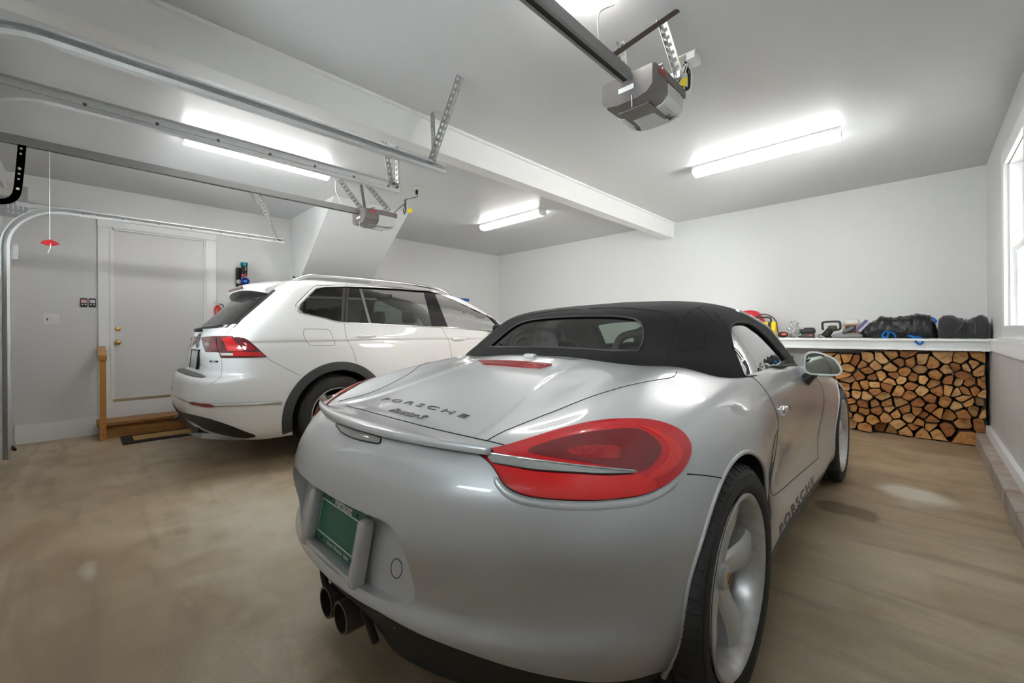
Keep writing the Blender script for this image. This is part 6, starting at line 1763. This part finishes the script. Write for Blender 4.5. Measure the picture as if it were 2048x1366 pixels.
VK.patch([(-hx0 - 0.02, hz0 - 0.03), (hx0 + 0.02, hz0 - 0.03), (hx0, hz0 + 0.03), (-hx0, hz0 + 0.03)], 'back', 0.12, 0.001, 0.004).build('window_base_trim', BLKG, suv, True)
V_, F_ = fill2d([(-0.74, 1.115), (0.74, 1.115), (0.62, 1.51), (-0.62, 1.51)], 0.15); P_ = [VK.dir((v[0], 5, v[1]), (0, -1, 0)) for v in V_]
MB().add([h[0] - h[1] * 0.002 for h in P_], F_).build('windscreen', CLR, suv, True, fix=False)
# spoiler over the hatch
rows = []
for k in range(25):
    x = -0.63 + 1.26 * k / 24; a = abs(x) / 0.63; yr = -0.615 + 0.085 * a ** 2.5; zc_ = 1.612 - 0.050 * a ** 2.2
    yf = -0.16 - 0.03 * a
    rows.append([(x, yf, zc_ + 0.006), (x, (yf + yr) / 2, zc_ + 0.002 - 0.004), (x, yr + 0.06, zc_ - 0.040), (x, yr + 0.01, zc_ - 0.066), (x, yr, zc_ - 0.080), (x, yr + 0.012, zc_ - 0.108), (x, yr + 0.05, zc_ - 0.115), (x, yr + 0.15, zc_ - 0.090), (x, yf - 0.05, zc_ - 0.05)])
K = 9; vs = [q for r_ in rows for q in r_]; fs = [(i * K + k, (i + 1) * K + k, (i + 1) * K + (k + 1) % K, i * K + (k + 1) % K) for i in range(24) for k in range(K)] + [tuple(range(K)), tuple(24 * K + k for k in range(K))]
spo = MB().add(vs, fs).build('roof_spoiler', WHITEC, suv, 55)
m = MB(); m.prism([(-0.27, 1.515), (0.27, 1.515), (0.24, 1.540), (-0.24, 1.540)], -0.60, -0.585, 'y'); 
MB().rbox((0, -0.6105, 1.527), (0.50, 0.012, 0.026), 0.005).build('high_brake_lamp', pm('smoked_red', (0.10, 0.03, 0.03), 0.15, coat=1.0), spo)
# wiper
m = MB(); m.rbox((0.0, -0.905, 1.130), (0.10, 0.06, 0.034), 0.015); m.bar((0.0, -0.90, 1.145), (0.34, -0.835, 1.155), 0.014, 0.014); m.bar((0.10, -0.89, 1.150), (0.46, -0.815, 1.165), 0.008, 0.02)
m.build('rear_wiper', pm('satin_black', (0.018, 0.018, 0.018), 0.45), suv, 40)
# tail lamps
def tail(mir):
    r = empty('tail_lamp'); r.parent = suv
    def put(mb, name, mat):
        if mir: mb.v = [(-a, b, c) for a, b, c in mb.v]; mb.f = [tuple(reversed(f)) for f in mb.f]
        return mb.build(name, mat, r, True)
    o = [(403, 676.5), (406, 674), (427.9, 672.4), (471.8, 672.4), (485, 674), (495.3, 679), (515.8, 696.7), (534.8, 714.5), (486.5, 715.7), (442.5, 715.7), (438, 704.8), (411.8, 704), (407.4, 693.8)]
    put(VK.patch(o, 'px', 6, 0.004, 0.010), 'lens', pm('smoked_red_lens', (0.10, 0.006, 0.010), 0.1, coat=1.0))
    k, og = 6.827, (340, 540)
    Z = lambda pts: [(og[0] + a / k, og[1] + b / k) for a, b in pts]
    RB = pm('suv_red', (0.62, 0.008, 0.012), 0.15, coat=1.0)
    put(VK.patch(Z([(700, 925), (840, 915), (900, 985), (1005, 1085), (1000, 1110), (790, 1110), (745, 985)]), 'px', 6, 0.0065, 0.003), 'red_segment', RB)
    put(VK.patch(Z([(950, 985), (1070, 985), (1180, 1080), (1150, 1100), (1040, 1100)]), 'px', 6, 0.0065, 0.003), 'red_segment', pm('suv_red_dark', (0.28, 0.008, 0.014), 0.15, coat=1.0))
    put(VK.patch(Z([(870, 1120), (1235, 1120), (1290, 1172), (870, 1172)]), 'px', 6, 0.0065, 0.003), 'red_segment', RB)
    put(VK.patch(Z([(560, 995), (640, 995), (650, 1080), (575, 1080)]), 'px', 6, 0.0065, 0.003), 'red_segment', MATS['suv_red_dark'])
    put(VK.patch(Z([(690, 1135), (865, 1135), (868, 1168), (710, 1168)]), 'px', 6, 0.0065, 0.003), 'clear_segment', pm('clear_segment', (0.66, 0.63, 0.60), 0.2, coat=1.0))
    put(VK.patch(Z([(465, 990), (540, 990), (548, 1040), (475, 1040)]), 'px', 6, 0.0065, 0.003), 'clear_segment', pm('clear_dim', (0.30, 0.26, 0.24), 0.2, coat=1.0))
    put(VK.line(Z([(635, 930), (640, 1000), (665, 1120)]), 'px', 0.0018, 0.005, 6), 'lamp_split', SEAM)
tail(False); tail(True)
# badge, plate, small badge
h = VK.back((0.0, 1.035)); c = h[0] + h[1] * 0.006
R_ = rotv(h[1])
m = MB(); m.tube([c + R_ @ Vector((0.062 * cos(a), 0.062 * sin(a), 0)) for a in [2 * pi * k / 40 for k in range(40)]], 0.006, 8, closed=True)
Xd = Vector((1, 0, 0)); Ud = h[1].cross(Xd).normalized(); Ud = Ud if Ud.z > 0 else -Ud
def bd(a, b): m.bar(c + Xd * a[0] + Ud * a[1], c + Xd * b[0] + Ud * b[1], 0.007, 0.007, h[1])
for a, b in (((-.024, .054), (0, .006)), ((0, .006), (.024, .054)), ((-.052, .026), (-.026, -.046)), ((-.026, -.046), (0, .002)), ((0, .002), (.026, -.046)), ((.026, -.046), (.052, .026))): bd(a, b)
m.build('round_badge', pm('badge_chrome', (0.5, 0.5, 0.5), 0.15, 1.0), suv, 40)
pc = VK.back((0.0, 0.865)); pp = empty('licence_plate'); pp.parent = suv; pp.location = pc[0] + Vector((0, -0.012, 0)); pp.rotation_euler = (radians(-6), 0, 0)
MB().rbox((0, 0, 0), (0.31, 0.006, 0.16), 0.002).build('plate_sheet', pm('pale_plate', (0.50, 0.51, 0.49), 0.4, noise=(7, 1.0), col2=(0.13, 0.13, 0.13)), pp)
m = MB(); m.box((0.162, 0.0, 0), (0.014, 0.016, 0.165)); m.box((-0.162, 0, 0), (0.014, 0.016, 0.165)); m.box((0, 0.002, 0.086), (0.34, 0.02, 0.012)); m.build('plate_frame', BLACKP, pp)
vpatch([(420, 720.8), (436, 721.5), (436, 725), (420, 724.6)], 'model_badge', pm('badge_dark', (0.05, 0.05, 0.05), 0.3, 0.8), 0.003, 0.004, 5, False, curve=False)
me = text_mesh('4MOTION', 0.016, 0.0004, 0.0004)
hq = VK.px((428, 723))
if hq:
    n_ = hq[1]; xd = Vector((n_.y * -1, n_.x, 0)).normalized(); ud = n_.cross(xd); ud = ud if ud.z > 0 else -ud
    for v in me.vertices: v.co = hq[0] + n_ * (0.0035 + v.co.z) + xd * v.co.x + ud * v.co.y
    link('badge_lettering', me, WHITEPL, suv)
# scuff pad, chrome strip, reflectors, lower black bumper
pf = lambda x: 0.42 * (1 - (1 - (abs(x) / 0.92) ** 3) ** (1 / 3))
xs_ = [-0.60 + 1.2 * k / 20 for k in range(21)]
pad = [(x, -1.020 + pf(x)) for x in xs_] + [(x, -0.955 + pf(x) * 0.8 - 0.03 * (abs(x) / 0.6) ** 4) for x in xs_[::-1]]
VK.patch(pad, 'top', 0.03, 0.004, 0.006).build('bumper_pad', pm('grooved_pad', (0.13, 0.12, 0.12), 0.55, bump=(150, 0.5)), suv, True)
m = MB(); VK.line([(347, 789), (362, 796.5), (384, 804), (408, 808.5), (431, 810), (486, 809.2), (530, 807), (563, 805)], 'px', 0.015, 0.000, 8, m, True)
hc = [VK.back((x, 0.555)) for x in (-0.62, -0.4, -0.2, 0, 0.2, 0.4, 0.62)]
m.tube(smooth_path([q[0] for q in hc if q], 4), 0.010, 8)
m.build('chrome_bumper_strip', MATS['satin_chrome'], suv, True)
vpatch([(384.7, 802.8), (405, 806), (426.4, 808.6), (429.3, 813.5), (416, 813.5), (400, 811), (385.4, 808)], 'bumper_reflector', MATS['suv_red_dark'], 0.017, 0.010, 6)
low = [(348, 811), (359, 821.6), (375, 827), (391, 830.4), (410, 835), (427.9, 840), (450, 847.5), (471.8, 855.3), (492, 863.5), (512, 871.5), (495, 876), (470, 874), (440, 868), (415, 860), (395, 850), (375, 838.5), (358, 829), (350, 820)]
VK.patch(sp2(low, 3), 'px', 6, 0.003, 0.012, None, True).build('lower_bumper_trim', TRB, suv, True)
m = MB(); m.prism([(-0.52, 0.25), (0.52, 0.25), (0.48, 0.36), (-0.48, 0.36)], -0.99, -0.80, 'y'); m.build('rear_valance', TRB, suv)
for s in (1, -1):
    m = MB(); m.add([(s * 0.40, -1.05, 0.275), (s * 0.62, -0.985, 0.255), (s * 0.78, -0.80, 0.232), (s * 0.84, -0.62, 0.228), (s * 0.76, -0.78, 0.262), (s * 0.60, -0.975, 0.295)], [(0, 1, 5), (1, 2, 4, 5), (2, 3, 4)])
    bm = bmesh.new(); 
    vv = [bm.verts.new(v) for v in m.v]; [bm.faces.new([vv[i] for i in f]) for f in m.f]; bmesh.ops.solidify(bm, geom=bm.faces[:], thickness=0.02)
    MB().bm(bm).build('silver_skid_trim', pm('skid_silver', (0.60, 0.60, 0.59), 0.3, 0.7), suv)
# wheel arch cladding and sill
CLAD = pm('arch_cladding', (0.050, 0.050, 0.050), 0.6)
for sg in (1, -1):
    for ya, za, ra in (VAR, VAF):
        m = MB(); vs, fs = [], []; n = 60
        for k in range(n + 1):
            a = radians(-14) + radians(208) * k / n
            ring_ = []
            for rr, o_ in ((ra - 0.004, -0.02), (ra - 0.002, 0.012), (ra + 0.062, 0.016), (ra + 0.074, 0.010), (ra + 0.076, -0.01)):
                q = (ya + rr * cos(a), max(0.225, za + rr * sin(a)))
                h = VK.side(q, sg); x = h[0].x * sg if h else 0.9
                x = max(x, 0.868)
                ring_.append((sg * (x + o_), q[0], q[1]))
            vs += ring_
        K = 5
        for k in range(n):
            for j in range(K): fs.append((k * K + j, k * K + (j + 1) % K, (k + 1) * K + (j + 1) % K, (k + 1) * K + j))
        fs += [tuple(range(K)), tuple(n * K + j for j in range(K))]
        m.add(vs, fs).build('arch_cladding', CLAD, suv, 40)
    m = MB(); m.rbox((sg * 0.885, 1.39, 0.27), (0.06, 1.95, 0.13), 0.02); m.build('sill_cladding', CLAD, suv, 40)
# wheels
def suv_rim(parent, R, half, side):
    DK = pm('rim_black', (0.012, 0.012, 0.013), 0.25, coat=0.6); SIL = pm('rim_silver', (0.62, 0.62, 0.63), 0.25, 0.8, coat=0.5)
    rot = Matrix.Rotation(pi / 2 * side, 3, 'Y'); o_ = half
    rim = MB().lathe([(R, o_ * 0.98), (R + 0.002, o_ + 0.002), (R - 0.004, o_ + 0.007), (R - 0.010, o_), (R - 0.014, o_ - 0.012)], (0, 0, 0), 80, rot).build('rim_edge', SIL, parent, 50)
    MB().lathe([(R - 0.014, o_ - 0.012), (R - 0.022, o_ - 0.04), (R - 0.026, -o_ * 0.9), (R, -o_)], (0, 0, 0), 64, rot).build('barrel', DK, rim, 50)
    for q in range(5):
        a = 2 * pi * q / 5 + 1.02; xf = o_ * side; s = side
        for name, mat, sc_, dx in (('spoke', SIL, 1.0, 0), ('spoke_edge', DK, 1.35, 0.012)):
            m = MB(); spoke_loft(m, [(0.04, a, 0.030 * sc_, xf - (0.018 + dx) * s, xf - 0.07 * s), (0.10, a, 0.026 * sc_, xf - (0.014 + dx) * s, xf - 0.06 * s), (0.16, a, 0.028 * sc_, xf - (0.008 + dx) * s, xf - 0.05 * s), (R - 0.010, a, 0.036 * sc_, xf - (0.006 + dx) * s, xf - 0.045 * s)])
            m.build(name, mat, rim, 35)
    MB().lathe([(0, o_ - 0.012), (0.03, o_ - 0.013), (0.05, o_ - 0.02), (0.06, o_ - 0.04), (0.06, o_ - 0.08), (0, o_ - 0.08)], (0, 0, 0), 36, rot).build('hub', SIL, rim, 40)
for y in (0.0, 2.79):
    for s in (1, -1):
        w2 = empty('wheel'); w2.parent = suv; w2.location = (s * 0.795, y, 0.352)
        make_tyre(0.352, 0.235, 0.238, w2, s, 80)
        suv_rim(w2, 0.238, 0.105, s); disc_brake(w2, -0.02 * s, 0.16, s)
# seams, fuel flap, handles
m = MB()
for pts in ([(688.9, 647.7), (692.6, 673.3), (706.5, 702.6), (713.8, 727)], [(883, 655.7), (894.7, 675.5), (900.6, 693.8), (903.8, 721.6), (904, 760)], [(573, 562), (566, 569), (555.3, 578)], [(473.3, 649), (463, 658), (454.3, 666.7), (453.5, 672.5)],
            [(534.8, 715.8), (543.6, 722), (570, 736), (600, 751)], [(906, 590), (912, 593)], [(694, 566), (693.5, 572)], [(442.5, 716), (444, 735), (440, 755), (420, 769)]):
    VK.line(pts, 'px', 0.0017, -0.0003, 8, m, True)
fl_ = [(606.9, 664), (608.5, 659.8), (612.5, 658), (650.8, 658.4), (658, 660.5), (661, 664.5), (664.7, 673.3), (669.7, 685), (669, 689.5), (665.5, 691.2), (624, 691.2), (618, 688.5), (612.7, 682), (607.6, 671.8)]
VK.line(fl_, 'px', 0.0017, 0.0, 3, m, False, True)
m.build('panel_gaps', pm('soft_gap', (0.06, 0.06, 0.06), 0.7), suv, True)
for pts in ([(706.5, 669.6), (720, 668.6), (750, 668.9), (758, 671), (752, 675.5), (735, 677.8), (716, 677), (708, 673)], [(898.5, 676), (910, 674.6), (928, 675.5), (934, 677.5), (928, 681.5), (915, 683), (903, 681)]):
    hs = [VK.px(p) for p in pts]; c = sum((h[0] for h in hs if h), Vector()) / len([h for h in hs if h])
    m = MB(); 
    for sg in (1, -1):
        m.ball((sg * c.x, c.y, c.z - 0.006), 0.05, 16, 8, sc=(0.12, 1.9, 0.55)); m.rbox((sg * (c.x + 0.022), c.y, c.z + 0.004), (0.022, 0.20, 0.030), 0.010, seg=3)
    m.build('door_handle', WHITEC, suv, 40)
# roof rails, aerial
for sg in (1, -1):
    pts = []
    for q in [(588, 561.5), (596, 558.5), (607, 556.5), (626, 556), (660, 556.5), (692, 557.5), (765, 562.5), (820, 568.5), (864, 575), (886, 578.5), (900, 583.5)]:
        h = VK.px(q)
        if h: pts.append(h[0])
    base_x = 0.64
    P_ = []
    for k in range(14):
        y = -0.30 + 1.72 * k / 13
        h = VK.top((0.66, y)); lift = 0.048 * (1 - abs(2 * k / 13 - 1) ** 7)
        P_.append(Vector((sg * 0.66, y, (h[0].z if h else 1.6) + 0.004 + lift)))
    m = MB(); m.tube(smooth_path(P_, 4), 0.016, 10, flat=1.2)
    m.build('roof_rail', MATS['satin_chrome'], suv, True)
m = MB(); m.prism([(-0.46 + 0.40, 1.64), (-0.33 + 0.36, 1.64), (-0.40 + 0.36, 1.655), (-0.435 + 0.36, 1.70), (-0.45 + 0.36, 1.70)], -0.012, 0.012, 'x'); m.build('roof_aerial', pm('aerial_black', (0.02, 0.02, 0.02), 0.3), suv)
# door mirrors
for sg in (1, -1):
    m = MB(); m.rbox((sg * 1.0, 1.98, 1.12), (0.19, 0.10, 0.14), 0.045, seg=4); m.bar((sg * 0.86, 1.98, 1.06), (sg * 0.95, 1.98, 1.08), 0.05, 0.04)
    m.build('side_mirror', BLKG, suv, 40)
# interior
SEAT = pm('suv_seat', (0.018, 0.018, 0.018), 0.8)
for y, xs in ((1.15, (-0.38, 0.38)), (0.28, (-0.40, 0.0, 0.40)), (-0.42, (-0.35, 0.35))):
    for x in xs:
        zb = 0.92 if y > -0.3 else 0.95
        MB().rbox((x, y, zb), (0.46 if len(xs) == 2 else 0.40, 0.14, 0.50), 0.05, Matrix.Rotation(radians(12), 3, 'X'), seg=3).build('seat_back', SEAT, suv, 40)
        m = MB(); m.rbox((x, y - 0.06, zb + 0.37), (0.25, 0.10, 0.17), 0.045, seg=3)
        for q in (-1, 1): m.cyl((x + q * 0.055, y - 0.05, zb + 0.22), (x + q * 0.055, y - 0.06, zb + 0.32), 0.007, 8)
        m.build('headrest', SEAT, suv, 40)
MB().rbox((0, 1.85, 0.98), (1.5, 0.5, 0.22), 0.08, seg=3).build('dashboard', SEAT, suv, 40)
m = MB(); m.tube([Vector((-0.38, 1.55, 1.0)) + Matrix.Rotation(radians(-25), 3, 'X') @ Vector((0.185 * cos(a), 0, 0.185 * sin(a))) for a in [2 * pi * k / 28 for k in range(28)]], 0.014, 8, closed=True); m.build('steering_wheel', SEAT, suv, True)
MB().rbox((0, 1.62, 1.40), (0.24, 0.03, 0.07), 0.012, Matrix.Rotation(0.3, 3, 'Z')).bar((0, 1.63, 1.42), (0, 1.72, 1.48), 0.05, 0.03).build('rear_view_mirror', SEAT, suv, 40)

# ================================================================ loose pieces of one part become parts of their own
def split_pieces(o, limit=24):
    me = o.data; nv = len(me.vertices)
    if nv == 0 or nv > 60000: return
    par = list(range(nv))
    def find(a):
        while par[a] != a: par[a] = par[par[a]]; a = par[a]
        return a
    for e in me.edges:
        a, b = find(e.vertices[0]), find(e.vertices[1])
        if a != b: par[a] = b
    comp = {}
    for v in range(nv): comp.setdefault(find(v), []).append(v)
    if len(comp) < 2 or len(comp) > 400: return
    bb = []
    for vs in comp.values():
        c = np.array([me.vertices[i].co[:] for i in vs]); bb.append([c.min(0) - 0.003, c.max(0) + 0.003, set(vs)])
    merged = True
    while merged:
        merged = False
        for i in range(len(bb)):
            for j in range(i + 1, len(bb)):
                if np.all(bb[i][0] <= bb[j][1]) and np.all(bb[j][0] <= bb[i][1]):
                    bb[i] = [np.minimum(bb[i][0], bb[j][0]), np.maximum(bb[i][1], bb[j][1]), bb[i][2] | bb[j][2]]; del bb[j]; merged = True; break
            if merged: break
    if len(bb) < 2 or len(bb) > limit: return
    base = o.name.split('.')[0]
    for k, (_, _, vs) in enumerate(bb):
        bm = bmesh.new(); bm.from_mesh(me); bm.verts.ensure_lookup_table()
        bmesh.ops.delete(bm, geom=[bm.verts[i] for i in range(nv) if i not in vs], context='VERTS')
        m2 = bpy.data.meshes.new(base); bm.to_mesh(m2); bm.free()
        for mt in me.materials: m2.materials.append(mt)
        if k == 0: first = m2
        else:
            c = o.copy(); c.data = m2; COL.objects.link(c)
            for key in ('label',):
                if key in c: del c[key]
    o.data = first
KEEP = ('lettering', 'tread', 'strap', 'plate_lines', 'door_panel', 'crest', 'white_marks', 'panel_gaps', 'rail', 'valve', 'coil')
for o in [o for o in COL.objects if o.type == 'MESH' and o.parent is not None and not o.children]:
    if not any(k in o.name for k in KEEP): split_pieces(o)
